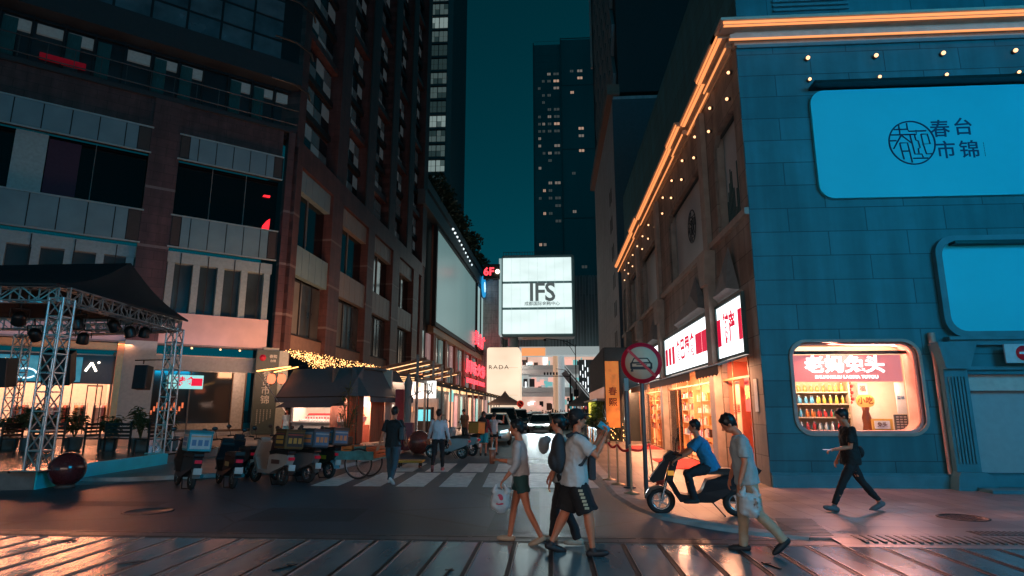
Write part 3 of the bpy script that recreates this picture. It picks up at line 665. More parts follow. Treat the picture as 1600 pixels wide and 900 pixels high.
# ---- shops on the street side
warmw = mat('warm_shop_wall', (.80, .50, .30), .6, var=.12, scale=3)
pinkw = mat('rose_shop_wall', (.75, .22, .14), .6, var=.15, scale=3)
signw = emit('lightbox_white', (.93, .98, 1.0), 2.1)
redl = mat('sign_crimson', (.6, .01, .03), .5, var=0, em=(.8, .0, .05), es=.8)
for i, (a, b) in enumerate(bays):
    x0, x1 = X(b), X(a)
    xo1 = x1; x1 = X(16.38) if i == 0 else x1
    q = MB(); q.box(x0-.1, x1+.1, .95, 1.05, .0, 3.3); q.box(x0-.12, x0-.02, .155, .95, 0, 3.3); q.box(x1+.02, x1+.12, .155, .95, 0, 3.3)
    q.build('shop_room', warmw if i != 0 else pinkw, RB, RS.M)
    q = MB(); q.box(x0, x1, .16, .95, 3.2, 3.3); q.build('shop_ceiling', whitewall, RB, RS.M)
    q = MB(); q.box(x0, x1, .0, .95, .0, .07); q.build('shop_floor', mat('shop_floor_tile', (.5, .35, .25), .25), RB, RS.M)
    lamp('shop_light', tuple(RS.w((x0+x1)/2, -.5, 2.92)), (x1-x0)*.9, 64*(x1-x0), (1, .44, .22), target=tuple(RS.w((x0+x1)/2, .25, 0.9)), parent=RB, sy=.15)
    lamp('doorway_light', tuple(RS.w((x0+x1)/2, -.55, 2.88)), (x1-x0)*.8, 17*(x1-x0), (1, .36, .20), rot=Matrix.Rotation(RS.a, 3, 'Z'), parent=RB, sy=.25)
    x1 = xo1
    if i == 0: q = MB(); q.box(X(16.38), X(16.05), .11, .13, .06, 3.2); q.build('side_poster', mat('side_poster', (.85, .35, .25), .5, var=.5, scale=5), RB, RS.M)
    # lightbox sign
    zs0, zs1 = 3.28, 4.78
    S_ = RS.root('shop_sign', ['white lightbox sign with red characters nearest the street corner', 'long white lightbox sign with four red characters and red blocks', 'white lightbox sign behind the round traffic sign', 'small white lightbox sign fourth from the corner', 'farthest white lightbox sign of the corner building'][i], 'shop sign', (x0+x1)/2, 0, zs0)
    q = MB(); q.box(x0+.02, x1-.02, -.06, .12, zs0, zs1); q.build('lightbox', signw, S_, RS.M)
    q = MB(); q.box(x0, x1, -.10, -.062, zs0-.07, zs0); q.box(x0, x1, -.10, -.062, zs1, zs1+.08); q.box(x0-.05, x0+.02, -.10, .1, zs0-.07, zs1+.08); q.box(x1-.02, x1+.05, -.10, .1, zs0-.07, zs1+.08); q.build('frame', mat('frame_teal', (.05, .12, .13), .5), S_, RS.M)
    q = MB(); zc = (zs0+zs1)/2
    if i == 0:
        put_text(q, '特产', .72, (x0+x1)/2-.04, zc, -.07, .004, .03, sx=.80, sz=1.2); q.box(x1-.42, x1-.14, -.075, -.063, zc-.4, zc+.42); q.box(x0+.03, x0+.36, -.075, -.063, zc-.4, zc+.4)
    elif i == 1:
        put_text(q, '食巴蜀食', .85, x0+4.0, zc, -.07, .004, .02, sx=.95)
        q.box(x0+5.75, x0+6.60, -.075, -.063, zc-.36, zc+.34); q.box(x0+6.66, x0+7.45, -.075, -.063, zc-.36, zc+.34)
        for k in range(3): q.box(x0+.15+k*.72, x0+.62+k*.72, -.075, -.063, zc-.40, zc+.32)
    else:
        put_text(q, ['', '', '名小吃', '火锅', '茶'][i], .8, (x0+x1)/2, zc, -.07, .004, .02)
    q.build('lettering', redl, S_, RS.M)
    # awning: pale canvas on top, glowing brown underside
    A_ = RS.root('awning', ['short folding awning over the shop door nearest the corner', 'long folding awning over the lit snack shop', 'folding awning over the third shop from the corner', 'awning over the fourth shop', 'farthest awning of the corner building'][i], 'awning', (x0+x1)/2, 0, 3.0)
    q = MB(); q.add([(x0, -.02, 3.20), (x1, -.02, 3.20), (x1, -.8, 2.95), (x0, -.8, 2.95), (x0, -.02, 3.16), (x1, -.02, 3.16), (x1, -.8, 2.91), (x0, -.8, 2.91)], [(0, 1, 2, 3), (4, 7, 6, 5), (2, 3, 7, 6), (0, 3, 7, 4), (1, 2, 6, 5)])
    q.build('canvas', mat('awning_grey', (.30, .30, .29), .8), A_, RS.M)
    q = MB(); n_ = max(3, int((x1-x0)/.35)); s_ = (x1-x0)/n_
    pts = []
    for k in range(n_): pts += [(x0+k*s_, 2.72), (x0+(k+.5)*s_, 2.66)]
    pts += [(x1, 2.72), (x1, 2.93), (x0, 2.93)]
    q.poly([pts], -.80, -.79); q.build('valance', mat('awning_brown', (.30, .14, .06), .8), A_, RS.M)
    # shelves of goods and mullions inside
    if i in (1, 2, 3, 4):
        xe_ = x1-3.2 if i == 1 else x1; nb = int((xe_-x0)/1.9)
        for k in range(nb):
            cx0 = x0+.2+k*(xe_-x0-.3)/nb; cx1 = cx0+(xe_-x0-.3)/nb-.15
            C_ = RS.root('goods_cabinet', 'x', 'display cabinet', (cx0+cx1)/2, .05, .1)
            C_['label'] = '%s cabinet of packed goods from the far end of the %s' % (['first', 'second', 'third', 'fourth'][k % 4], ['', 'snack shop', 'third shop from the corner', 'fourth shop from the corner', 'farthest shop'][i]); C_['group'] = 'cabinets of packed goods in the street shops'
            q = MB()
            for z in (.35, .9, 1.35, 1.8, 2.25): q.box(cx0, cx1, .05, .29, z-.03, z)
            q.box(cx0-.04, cx0, .05, .3, .1, 2.5); q.box(cx1, cx1+.04, .05, .3, .1, 2.5)
            q.build('shelf', mat('shelf_honey', (.62, .34, .15), .5), C_, RS.M)
            q = MB(); mats_ = [mat('goods_dark', (.06, .03, .02), .5), mat('goods_red', (.45, .04, .03), .5), mat('goods_pale', (.7, .6, .5), .5), mat('goods_gold', (.6, .35, .08), .5)]
            for z in (.90, 1.35, 1.8, 2.25):
                x = cx0+.05
                while x < cx1-.1:
                    w_ = rr.uniform(.05, .14); h_ = rr.uniform(.10, .28)*(1 if z < 2 else .8); q.mi = rr.choice([0, 0, 1, 2, 3, 1]); q.box(x, x+w_, .07, .17, z, z+h_); x += w_+rr.uniform(.01, .05)
            q.build('packed_goods', mats_, C_, RS.M)
            q = MB(); q.box(cx0, cx1, .295, .31, .1, 2.5); q.build('glow_back_panel', mat('glow_back', (.8, .45, .2), .5, var=.35, scale=2, em=(1, .40, .15), es=1.5), C_, RS.M)  # panel glows by itself, added to make the shop look brightly lit
    q = MB()
    step = 1.95 if i == 1 else 1.4
    x = x1-.06
    while x > x0:
        q.box(x-.05, x, -.01, .03, .07, 3.2); x -= step
    q.box(x0, x1, -.008, .028, 2.62, 2.68)
    q.build('shopfront_mullion', mat('mullion_wood', (.30, .13, .06), .5), RB, RS.M)
    if i in (1, 2):
        q = MB(); q.box(x0+.1, x0+(2.4 if i == 1 else 1.2), .034, .038, .1, 2.6); q.build('shop_glass', MATS['clear_glass'], RB, RS.M)
# bright open shop interior details near the corner: posters and product wall
def scard(nm, lab, cat, Ya, Yb, z0, z1, y, col, txt='', ink_=(.5, .02, .02), es=0, ts=.3):
    R_ = RS.root(nm, lab, cat, X((Ya+Yb)/2), y, z0)
    q = MB(); q.box(X(Yb), X(Ya), y, y+.02, z0, z1); q.build('board', mat('scard%d%d' % (round(Ya*10), round(z0*10)), col, .5, var=.15, scale=4, em=col if es else None, es=es), R_, RS.M)
    if txt: q = MB(); put_text(q, txt, ts, X((Ya+Yb)/2), (z0+z1)/2, y-.006, .003, .008); q.build('lettering', mat('sink%d' % round(Ya*10), ink_, .5, var=0), R_, RS.M)
scard('menu_board', 'cream menu board with red writing in the open snack shop', 'menu', 19.7, 20.5, 1.75, 2.55, .20, (.85, .70, .45), '巴蜀名小吃', (.55, .03, .03), .5, .28)
scard('poster_board', 'orange food poster at the back of the open snack shop', 'poster', 19.7, 20.6, .9, 1.65, .22, (.9, .5, .2), '特色', (.7, .05, .05), .35, .5)
scard('poster_board', 'red poster inside the shop nearest the corner', 'poster', 16.5, 17.4, 1.75, 2.7, .25, (.75, .10, .12), '锅盔', (.9, .8, .3), .3, .4)
scard('menu_board', 'narrow cream menu panel inside the shop nearest the corner', 'menu', 17.7, 18.35, 1.0, 2.6, .2, (.9, .55, .35), '菜单', (.5, .05, .03), .3, .3)
C_ = RS.root('goods_rack', 'rack of small white and dark packets at the mouth of the snack shop', 'rack', X(22.0), .1, .1)
q = MB(); 
for z in (.5, .9, 1.3, 1.7, 2.1): q.box(X(22.3), X(20.8), .06, .3, z-.02, z)
q.build('shelf', shm, C_, RS.M)
q = MB()
for z in (.5, .9, 1.3, 1.7, 2.1):
    for k in range(13): q.mi = rr.choice([0, 1, 2, 2, 3, 2]); x = X(22.3)+k*.113; q.box(x, x+.09, .08, .18, z, z+rr.uniform(.12, .3))
q.build('packed_goods', [MATS['goods_dark'], MATS['goods_red'], MATS['goods_pale'], MATS['goods_gold']], C_, RS.M)
# draped cloths hung over the signs
for a, b, z in ((16.2, 18.3, 4.95), (19.4, 24.2, 4.95), (28.4, 31.2, 4.95)):
    R_ = RS.root('cloth_banner', 'grey tent shaped cloth draped above the sign %s' % {16.2: 'nearest the corner', 19.4: 'of the snack shop', 28.4: 'of the third shop'}[a], 'cloth', X((a+b)/2), -.1, z)
    q = MB(); xa, xb = X(b), X(a); xm = xb-.5*(xb-xa)*.55
    q.add([(xa, -.05, z), (xb, -.05, z), (xm, -.10, z+1.35), (xm-.1, -.30, z+.7), (xb-.3, -.32, z+.1), (xa+.3, -.28, z+.1)], [(0, 5, 3, 2), (5, 4, 3), (4, 1, 2, 3), (0, 1, 4, 5)])
    q.build('cloth', mat('cloth_grey', (.20, .21, .21), .85), R_, RS.M)
r = root('doormat', 'red carpet mat before the open snack shop', 'carpet', (4.35, 21.3, KZ+.004))
q = LB(); q.box(-.75, .7, -2.0, 2.0, 0, .012); q.build('carpet_pile', mat('carpet_red', (.40, .015, .02), .9, bump=.3, bscale=200), r)
r = root('doormat', 'smaller red carpet mat before the third shop', 'carpet', (4.3, 30.0, KZ+.004))
q = LB(); q.box(-.7, .7, -1.4, 1.4, 0, .012); q.build('carpet_pile', MATS['carpet_red'], r)
r = FW.root('notice_plate', 'narrow white notice plate on the corner pier of the blue building', 'notice', .12, 0, 1.9)
q = MB(); q.box(-.02, -.0, 0, 0, 0, 0) if False else None
rs = RS.root('notice_plate', 'narrow white notice plate on the brown side of the corner pier', 'notice', X(15.6), 0, 1.9)
bpy.data.objects.remove(r)
q = MB(); q.box(X(15.75), X(15.5), -.03, -.004, 1.75, 2.55); q.build('plate', mat('plate_white', (.55, .52, .5), .5), rs, RS.M)
# ================================================================== left building: chamfer facade + street facade
A_ = G(135, 688); dL = ray(2150, 640); dS = ray(885, 640)
_d = Vector((dL.x, dL.y)).normalized()
_tmp = Fac((A_.x, A_.y), _d); _cx, _cz = _tmp.uz(430, 620); C0 = _tmp.w(_cx, 0, 0)
LC = Fac((C0.x, C0.y), _d)             # local x <= 0 to the left of the corner
LS = Fac((C0.x, C0.y), Vector((dS.x, dS.y)))   # local x >= 0 away from the viewer
LBD = root('red_brick_building', 'tall dark reddish stone building with grey panel bands on the left', 'building', tuple(C0))
brick = blocks('reddish_stone', (.125, .058, .054), 1.2, .6, (.04, .02, .02), .5, .12, .012, 'xz', dirt=.3)
bandm = mat('pale_band', (.22, .17, .16), .6, var=.1)
greyp = mat('grey_panel', (.20, .33, .37), .45, var=.12, scale=.8)
headp = mat('header_panel', (.20, .31, .35), .5, var=.1, scale=.8)
darkw = mat('black_glass', (.004, .005, .007), .08, spec=.6, var=0)
teal_c = mat('window_column', (.34, .46, .48), .5, var=.1)
drk = mat('dark_soffit', (.02, .02, .022), .6)
pinkb = mat('blank_signboard', (.80, .60, .60), .55, var=.08, scale=1.0)
W1 = lambda fac, xs: [fac.uz(*q)[0] for q in xs]
xA0, xA1 = LC.uz(0, 300)[0]-1.5, LC.uz(215, 380)[0]
xB0, xB1 = LC.uz(262, 395)[0], LC.uz(428, 400)[0]
zt = 62.0
# structural columns: chamfer
def colm(fac, x0, x1, z0, z1, y=-.25, nm='column', M_=None):
    q = MB(); q.box(x0, x1, y, .6, z0, z1); q.build(nm, M_ or brick, LBD, fac.M)
    for z in (8.5, 12.2, 16.2):
        if z0 < z < z1: q = MB(); q.box(x0-.004, x1+.004, y-.004, .59, z, z+.18); q.build('stone_band', bandm, LBD, fac.M)
colm(LC, xA1, xB0, 6.1, 22.6); colm(LC, xB1+.35, -.01, 6.1, 22.6); colm(LC, xA0-3, xA0, 0, 22.6)
for a_, b_ in ((xA1, xB0), (xB1-.25, -.01)): q = MB(); q.box(a_, b_, -.2, .6, .0, 6.1); q.build('ground_pillar', mat('pillar_grey', (.34, .40, .39), .5, var=.08), LBD, LC.M)
lamp('sign_fill', tuple(LC.w((xA0+xB1)/2-.5, -.9, 5.7)), 14, 34, (1, .60, .62), target=tuple(LC.w((xA0+xB1)/2-.5, .2, 8.0)), parent=LBD, sy=.2)  # lamp added to warm the signboards, no such fitting known
q = MB(); q.box(xA1-.35, xA1-.002, -.22, .6, 0, 6.0); q.box(xA0, xA1-.35, .2, .6, 5.45, 5.9)
q.build('copper_trim', mat('copper_trim', (.55, .25, .10), .35, .5), LBD, LC.M)
for (x0, x1, sh) in ((xA0, xA1, 1), (xB0, xB1, 0)):
    w_ = x1-x0
    q = MB(); q.box(x0, x1, .1, .3, 6.05, 8.1) if sh == 0 else q.box(x0, x1, .1, .3, 6.05, 8.1)
    q.build('signboard', pinkb, LBD, LC.M)
    # showcase floor: window columns and panes
    q = MB(); q.box(x0, x1, .8, .9, 8.1, 12.0); q.build('window_glass', mat('dusk_glass', (.055, .08, .09), .12, spec=.7, var=.3, scale=.4), LBD, LC.M)
    q = MB(); n_ = int(w_/1.55)
    for k in range(n_+1): xx = x0+.1+k*(w_-.6)/n_; q.box(xx, xx+.42, .3, .79, 8.1, 11.7)
    q.box(x0, x1, .25, .8, 11.5, 12.25); q.build('window_column', teal_c, LBD, LC.M)
    q = MB()
    for k in range(4): xx = x0+w_*(k+.5)/4; q.box(xx-.03, xx+.03, .22, .29, 8.1, 12.2)
    q.build('window_mullion', drk, LBD, LC.M)
    # panel band 12.45-14.6
    for zz0, zz1, mm in ((12.45, 14.6, greyp), (18.65, 20.4, headp)):
        n_ = 6; pw = w_/n_
        q = MB(); q.box(x0-.1, x1+.1, -.24, .2, zz0, zz1); q.build('band_back', drk, LBD, LC.M)
        for k in range(n_):
            q = MB(); e = .35 if k in (0, n_-1) else 0
            q.box(x0+k*pw+.03+(pw*.5 if k == 0 else 0), x0+(k+1)*pw-.03-(pw*.5 if k == n_-1 else 0), -.32, -.245, zz0+.05, zz1-.05); q.build('cladding_panel', mm, LBD, LC.M)
        for k in (0, n_-1):
            q = MB(); a = x0+k*pw+(.03 if k == 0 else pw*.5+.03); q.box(a, a+pw*.45, -.30, -.245, zz0+.1, zz1-.1); q.build('vent_panel', mat('vent_brown', (.07, .055, .05), .7), LBD, LC.M)
        q = MB(); q.box(x0-.1, x1+.1, -.34, -.245, zz0-.06, zz0+.03); q.box(x0-.1, x1+.1, -.34, -.245, zz1-.03, zz1+.06); q.build('panel_trim', teal_c, LBD, LC.M)
    q = MB(); q.box(x0, x1, .5, .6, 14.6, 18.65); q.build('window_glass', darkw, LBD, LC.M)
    q = MB()
    for k in (1, 2): q.box(x0+w_*k/3-.02, x0+w_*k/3+.02, .42, .49, 14.6, 18.65)
    q.build('window_mullion', mat('thin_mullion', (.2, .2, .2), .5), LBD, LC.M)
    q = MB(); q.box(x0, x1, -.1, .6, 20.45, 22.6); q.build('wall', brick, LBD, LC.M)
q = MB(); q.box(xA0+1.7, xA0+3.3, .3, .49, 14.6, 18.6); q.build('white_blind', mat('blind_white', (.4, .5, .5), .7), LBD, LC.M)
q = MB(); q.box(xA0+3.35, xA0+5.0, .35, .49, 14.8, 18.4); q.build('purple_curtain', mat('curtain_plum', (.06, .03, .06), .8), LBD, LC.M)
# red neon glimpsed behind the dark glass
q = MB(); rn = emit('red_neon', (1, .02, .03), 1.8)
a, z = LC.uz(417, 349); 
q.poly([[(a-.28, z-.45), (a+.25, z-.45), (a+.28, z+.5), (a+.05, z+.3), (a-.2, z-.1)]], .36, .40); a, z = LC.uz(419, 305); q.poly([[(a-.3, z-.05), (a+.2, z-.05), (a+.25, z+.12), (a-.2, z+.1)]], .36, .40)
q.build('red_neon_mark', rn, LBD, LC.M)
# warm reflection is left to the glass; storey of balconies with railing
XL = xA0-3
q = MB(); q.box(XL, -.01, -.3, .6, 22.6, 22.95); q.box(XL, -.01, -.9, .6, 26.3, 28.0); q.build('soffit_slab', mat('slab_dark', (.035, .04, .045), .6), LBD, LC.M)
q = MB(); q.box(XL, -.01, .8, .9, 22.95, 26.3); q.build('balcony_back', mat('balcony_dark', (.03, .035, .04), .6, var=.5, scale=.3), LBD, LC.M)  # dark back wall with random tone
rr = random.Random(4)
n_ = 11; pw = (-.01-xA0)/n_
bl = mat('lit_ceiling', (.30, .33, .33), .6, em=(.55, .62, .62), es=.05); cur = mat('curtain_teal', (.03, .12, .12), .8, var=.3, streak=(8, 1, .4)); crt = mat('curtain_grey', (.16, .14, .14), .8)
for k in range(n_):
    x = xA0+k*pw
    f_ = MB(); f_.box(x-.05, x+.05, .3, .5, 22.95, 26.3); f_.box(x+.05, x+pw-.05, .4, .5, 26.1, 26.3); wf = f_.build('window_frame', drk, LBD, LC.M)
    if k % 4 != 3:
        q = MB(); q.box(x+.2, x+pw-.1, .55, .75, 25.2+.1*(k % 2), 25.95); q.build('pale_blind', bl, LBD, LC.M)
    if k % 3 != 1:
        q = MB(); q.box(x+.15, x+pw*.55, .52, .74, 22.95, 25.9); q.build('curtain', cur if k % 2 else cur, LBD, LC.M)
q = MB(); q.box(xA0+2.2, xA0+4.6, .2, .4, 23.5, 23.9); q.build('red_banner', mat('red_banner', (.3, .01, .02), .6, em=(.6, 0, .02), es=.12), LBD, LC.M)
q = MB()
for z in (23.15, 24.3): q.tube([(XL, -.55, z), (0, -.55, z)], .05)
for k in range(14): q.box(XL+k*1.4, XL+k*1.4+.05, -.57, -.52, 22.9, 24.3)
q.build('railing', mat('rail_grey', (.10, .10, .10), .4, .6), LBD, LC.M)
# upper window wall: grid of pale panes
q = MB(); q.box(XL, -.01, .1, .4, 28.0, 40); q.build('upper_wall', mat('upper_dark', (.02, .022, .025), .5), LBD, LC.M)
for zr in range(4):
    for k in range(7):
        x = xA0+1.2+k*2.2
        if x+2.1 > -.2: continue
        q = MB(); q.box(x+.06, x+2.1, .02, .098, 28.35+zr*1.75, 28.35+zr*1.75+1.55+.0); q.build('upper_pane', mat('pale_pane%d' % ((k+zr) % 3), [(.14, .17, .19), (.10, .13, .15), (.16, .18, .20)][(k+zr) % 3], .25, var=.35, scale=.6), LBD, LC.M)
# ground floor shops of the chamfer
FL = G(135, 688).z + .12
q = MB(); q.box(XL, -.2, .9, 7.0, .1, .16); q.build('shop_floor', mat('cream_floor', (.5, .42, .36), .25), LBD, LC.M)
shopw = mat('boutique_wall', (.78, .66, .56), .6, var=.06)
q = MB(); q.box(xA0-2, xA1-.35, 6.0, 6.1, .16, 5.4); q.box(xA0-2.1, xA0-2, .9, 6, .16, 5.4); q.box(xA1-.45, xA1-.36, 1.3, 6, .16, 5.4); q.box(xA0-2, xA1-.4, .9, 6.1, 5.1, 5.2)
q.build('boutique_room', shopw, LBD, LC.M)
lamp('boutique_light', tuple(LC.w((xA0+xA1)/2, 3.2, 5.0)), 7.5, 800, (1, .50, .32), rot=Matrix.Rotation(LC.a, 3, 'Z'), parent=LBD, sy=3.5)
lamp('boutique_spill', tuple(LC.w((xA0+xA1)/2, -.25, 5.86)), 9.5, 900, (1, .32, .15), target=tuple(LC.w((xA0+xA1)/2+.0, -7, 0)), parent=LBD, sy=.22)
# blue shopfront banner and logo of the boutique
zl = 3.35
q = MB(); q.box(xA0-1, xA1-.36, .62, .75, zl, 5.1); q.build('fascia', mat('fascia_dark', (.04, .055, .06), .35), LBD, LC.M)
xb = LC.uz(130, 560)[0]
q = MB(); q.box(xA0-1, xb, .50, .61, zl+.1, 4.95); q.build('blue_lightbox', mat('blue_lightbox', (.03, .20, .32), .4, var=.6, scale=1.5, em=(.02, .35, .55), es=.35), LBD, LC.M)
q = MB(); a, z = LC.uz(143, 573)
for s_ in (-1, 1): q.bar((a, .58, z+.28), (a+s_*.28, .58, z-.25), .12, .05, (0, 1, 0))
q.ball((a+.36, .58, z+.3), .07)
q.build('roof_shaped_logo', emit('logo_white', (1, .85, .7), 4), LBD, LC.M)
q = MB(); put_text(q, 'M&S', .55, LC.uz(60, 575)[0], LC.uz(60, 575)[1], .48, .01, .01) if False else q.tube([(LC.uz(40, 575)[0]+.5*math.cos(t/4), .48, 3.9+.28*math.sin(t/4)) for t in range(24)], .05, 5)
q.build('round_logo', emit('logo_pale', (.6, .9, 1), 1.5), LBD, LC.M)
# glass, mullions and door of the boutique
q = MB(); x = xA0
for k in range(8): q.box(xA0+k*1.25, xA0+k*1.25+.06, .66, .74, .16, zl)
q.build('shopfront_mullion', drk, LBD, LC.M)
a0 = LC.uz(137, 600)[0]; a1 = LC.uz(162, 600)[0]
for s_, e_ in ((a0, a0+.06), (a1-.06, a1)): 
    q = MB(); q.box(s_, e_, .45, .62, .16, zl-.1); q.build('door_jamb', mat('brass_dark', (.12, .08, .05), .4, .5), LBD, LC.M)
q = MB(); q.box(a0, a1, .45, .62, zl-.16, zl-.08); q.build('door_head', MATS['brass_dark'], LBD, LC.M)
# clothes rails inside: each garment hangs on its rail
gar_cols = [(.62, .45, .36), (.5, .12, .08), (.65, .30, .12), (.78, .72, .66), (.12, .09, .08), (.55, .5, .32), (.35, .16, .18)]
garp = []
for i, c in enumerate(gar_cols):
    r_ = root('garment', 'x', 'garment', (0, 0, -50), 0, 'clothes hanging on the boutique rails')
    q = LB(); q.poly([[(-.20, 0), (.20, 0), (.17, .75), (.23, .95), (.06, 1.05), (-.06, 1.05), (-.23, .95), (-.17, .75)]], -.05, .05, 'yz'); q.build('cloth', mat('garment%d' % i, c, .85, var=.2), r_)
    q = LB(); q.tube([(0, 0, 1.04), (0, 0, 1.12), (0, .03, 1.15)], .008, 5); q.build('hanger', MATS['steel_edge'], r_)
    garp.append([r_, False])
cname = ['beige', 'dark red', 'orange', 'cream', 'black', 'olive', 'plum']
for ri, (px0, px1, py, y) in enumerate([(76, 112, 628, 1.9), (115, 136, 640, 1.7), (145, 170, 640, 2.3), (18, 56, 640, 1.9)]):
    x0, x1 = LC.uz(px0, py, -y)[0], LC.uz(px1, py, -y)[0]
    where = ['left rail behind the truss', 'middle rail beside the boutique door', 'right rail seen through the open door', 'far left rail by the picture edge'][ri]
    R_ = LC.root('clothes_rail', 'thin metal clothes rail, the '+where, 'clothes rail', (x0+x1)/2, y, .16)
    q = MB(); q.tube([(x0, y, .16), (x0, y, 2.2), (x1, y, 2.2), (x1, y, .16)], .02, 6); q.build('rail_frame', MATS['steel_edge'], R_, LC.M)
    n_ = int((x1-x0)/.15)
    for k in range(n_):
        gi = (k*3+ri*2) % 7; p_ = garp[gi]
        o = p_[0] if not p_[1] else copy_tree(p_[0]); p_[1] = True
        o.scale = (1.4, 1.4, 1.42); o.location = LC.w(x0+.1+k*.15, y, .58); o.rotation_euler = (0, 0, LC.a+rr.uniform(-.2, .2))
        o['label'] = cname[gi]+' garment hanging on the '+where; o['group'] = cname[gi]+' garments on the '+where
for px in (30, 180):
    pass
# second shop (right bay): curtain, glass and reflections
q = MB(); q.box(xB0, xB1-.3, 4.0, 4.1, .16, 5.4); q.box(xB0-.05, xB0, .9, 4, .16, 5.4); q.build('glazed_room', mat('grey_room', (.25, .25, .24), .5, var=.2), LBD, LC.M)
q = MB(); q.box(xB0, xB1-.3, .9, 4.1, 5.3, 5.4); q.build('room_ceiling', shopw, LBD, LC.M)
lamp('glazed_shop_light', tuple(LC.w(xB1-1.6, 2.4, 5.0)), 2.0, 240, (1, .55, .36), rot=Matrix.Rotation(LC.a, 3, 'Z'), parent=LBD, sy=2.0)
q = MB(); q.box(xB0, xB1-1.9, .72, .78, .9, 4.3); q.build('tinted_glass', mat('tinted_glass', (.03, .035, .035), .06, spec=1.0, var=0), LBD, LC.M)
q = MB(); q.box(xB0, xB1-.3, .60, .90, 4.35, 5.3); q.build('fascia', mat('fascia_grey', (.38, .44, .46), .5), LBD, LC.M)
q = MB(); x0 = LC.uz(262, 594)[0]; x1 = LC.uz(320, 594)[0]; q.box(x0, x1, .55, .60, 3.15, 4.05); q.build('mirrored_sign', emit('mirrored_sign_glow', (.35, .85, .85), .85), LBD, LC.M)  # a sign's reflection in the glass, built as a glowing box
q = MB(); put_text(q, '特食', .62, x0+1.1, 3.6, .54, .004, .02); q.box(x1-.7, x1-.05, .535, .548, 3.35, 3.85); q.build('mirrored_sign_letters', redl, LBD, LC.M)
q = MB()
for k in range(12): q.box(xB0+.1+k*.16, xB0+.2+k*.16, .62, .68, 1.5+(k % 3)*.2, 1.75+(k % 3)*.25)
q.build('shelf_glow', emit('red_orange_glow', (1, .22, .08), .8), LBD, LC.M)
q = MB()
for x in (xB0+.02, xB0+2.2, xB1-1.95, xB1-1.1): q.box(x, x+.08, .56, .71, .16, 4.3)
q.box(xB0, xB1-.3, .5, .9, .1, .5); q.build('shopfront_mullion', MATS['brass_dark'], LBD, LC.M)
q = MB(); q.box(XL, xB1-.3, .35, .88, .10, .34); q.build('shop_step', kerbm, LBD, LC.M)
q = MB(); q.box(XL, -.3, .0, .9, 5.95, 6.04); q.build('soffit', mat('arcade_soffit', (.28, .25, .25), .6), LBD, LC.M)
for (px, py) in ((375, 545), (345, 540), (300, 541)):
    a = LC.uz(px, py, -.5)[0]; q = MB(); q.ball((a, .5, 5.85), .07, 8, 5); q.build('downlight', bulbm, LBD, LC.M)

# street facade, bays 9.5 m apart
n_b = 4; pitch = 9.35; o0 = 0.0
q = MB(); q.box(.3, 40, .55, .65, 6.0, 21.5); q.build('street_back_wall', mat('black_back', (.012, .012, .014), .35), LBD, LS.M)
for k in range(5):
    xc = LS.uz([440, 512, 570, 612, 640][k], 500)[0]; 
    xs = [(.0, 1.0), (7.4, 9.9), (17.2, 19.3), (26.3, 29.2), (36.2, 39)][k]
    colm(LS, xs[0]+.01, xs[1], 0, 21.6, -.35)
for k, (x0, x1) in enumerate([(1.0, 7.4), (9.9, 17.2), (19.3, 26.3), (29.2, 36.2)]):
    q = MB(); q.box(x0, x1, .0, .55, 6.2, 7.4); q.build('spandrel', mat('spandrel_ochre', (.28, .19, .15), .6, var=.15, scale=2), LBD, LS.M)
    q = MB(); q.box(x0, x1, .35, .54, 7.4, 11.7); q.build('window_glass', mat('grey_window', (.07, .08, .08), .2, var=.5, scale=.35), LBD, LS.M)
    q = MB()
    q.box(x0+.2, x0+(x1-x0)*.4, .2, .34, 7.45, 11.5); q.build('window_blind', mat('blind_grey', (.20, .21, .20), .6, var=.15, scale=.7), LBD, LS.M)
    q = MB()
    for j in range(1, 3): q.box(x0+(x1-x0)*j/3-.05, x0+(x1-x0)*j/3+.05, .1, .19, 7.4, 11.7)
    q.box(x0, x1, -.05, .34, 7.3, 7.42); q.build('window_mullion', drk, LBD, LS.M)
    for j in range(5):
        pw = (x1-x0)/5
        q = MB(); q.box(x0+j*pw+.04, x0+(j+1)*pw-.04, -.22, .3, 11.85, 14.15); q.build('cladding_panel', greyp if k == 0 else mat('warm_panel', (.30, .27, .25), .5, var=.1), LBD, LS.M)
        q = MB(); q.box(x0+j*pw+.04, x0+(j+1)*pw-.04, -.1, .4, 18.6, 20.3); q.build('header_panel', headp if k == 0 else MATS['warm_panel'], LBD, LS.M)
    q = MB(); q.box(x0+.0, x1, .42, .54, 14.2, 18.6); q.build('window_glass', darkw, LBD, LS.M)
    q = MB(); q.box(x0+(x1-x0)*.45-.03, x0+(x1-x0)*.45+.03, .3, .41, 14.2, 18.6); q.build('window_mullion', MATS['thin_mullion'], LBD, LS.M)
q = MB(); q.box(.01, 41, -.36, .6, 20.35, 22.2); q.build('street_beam', brick, LBD, LS.M)
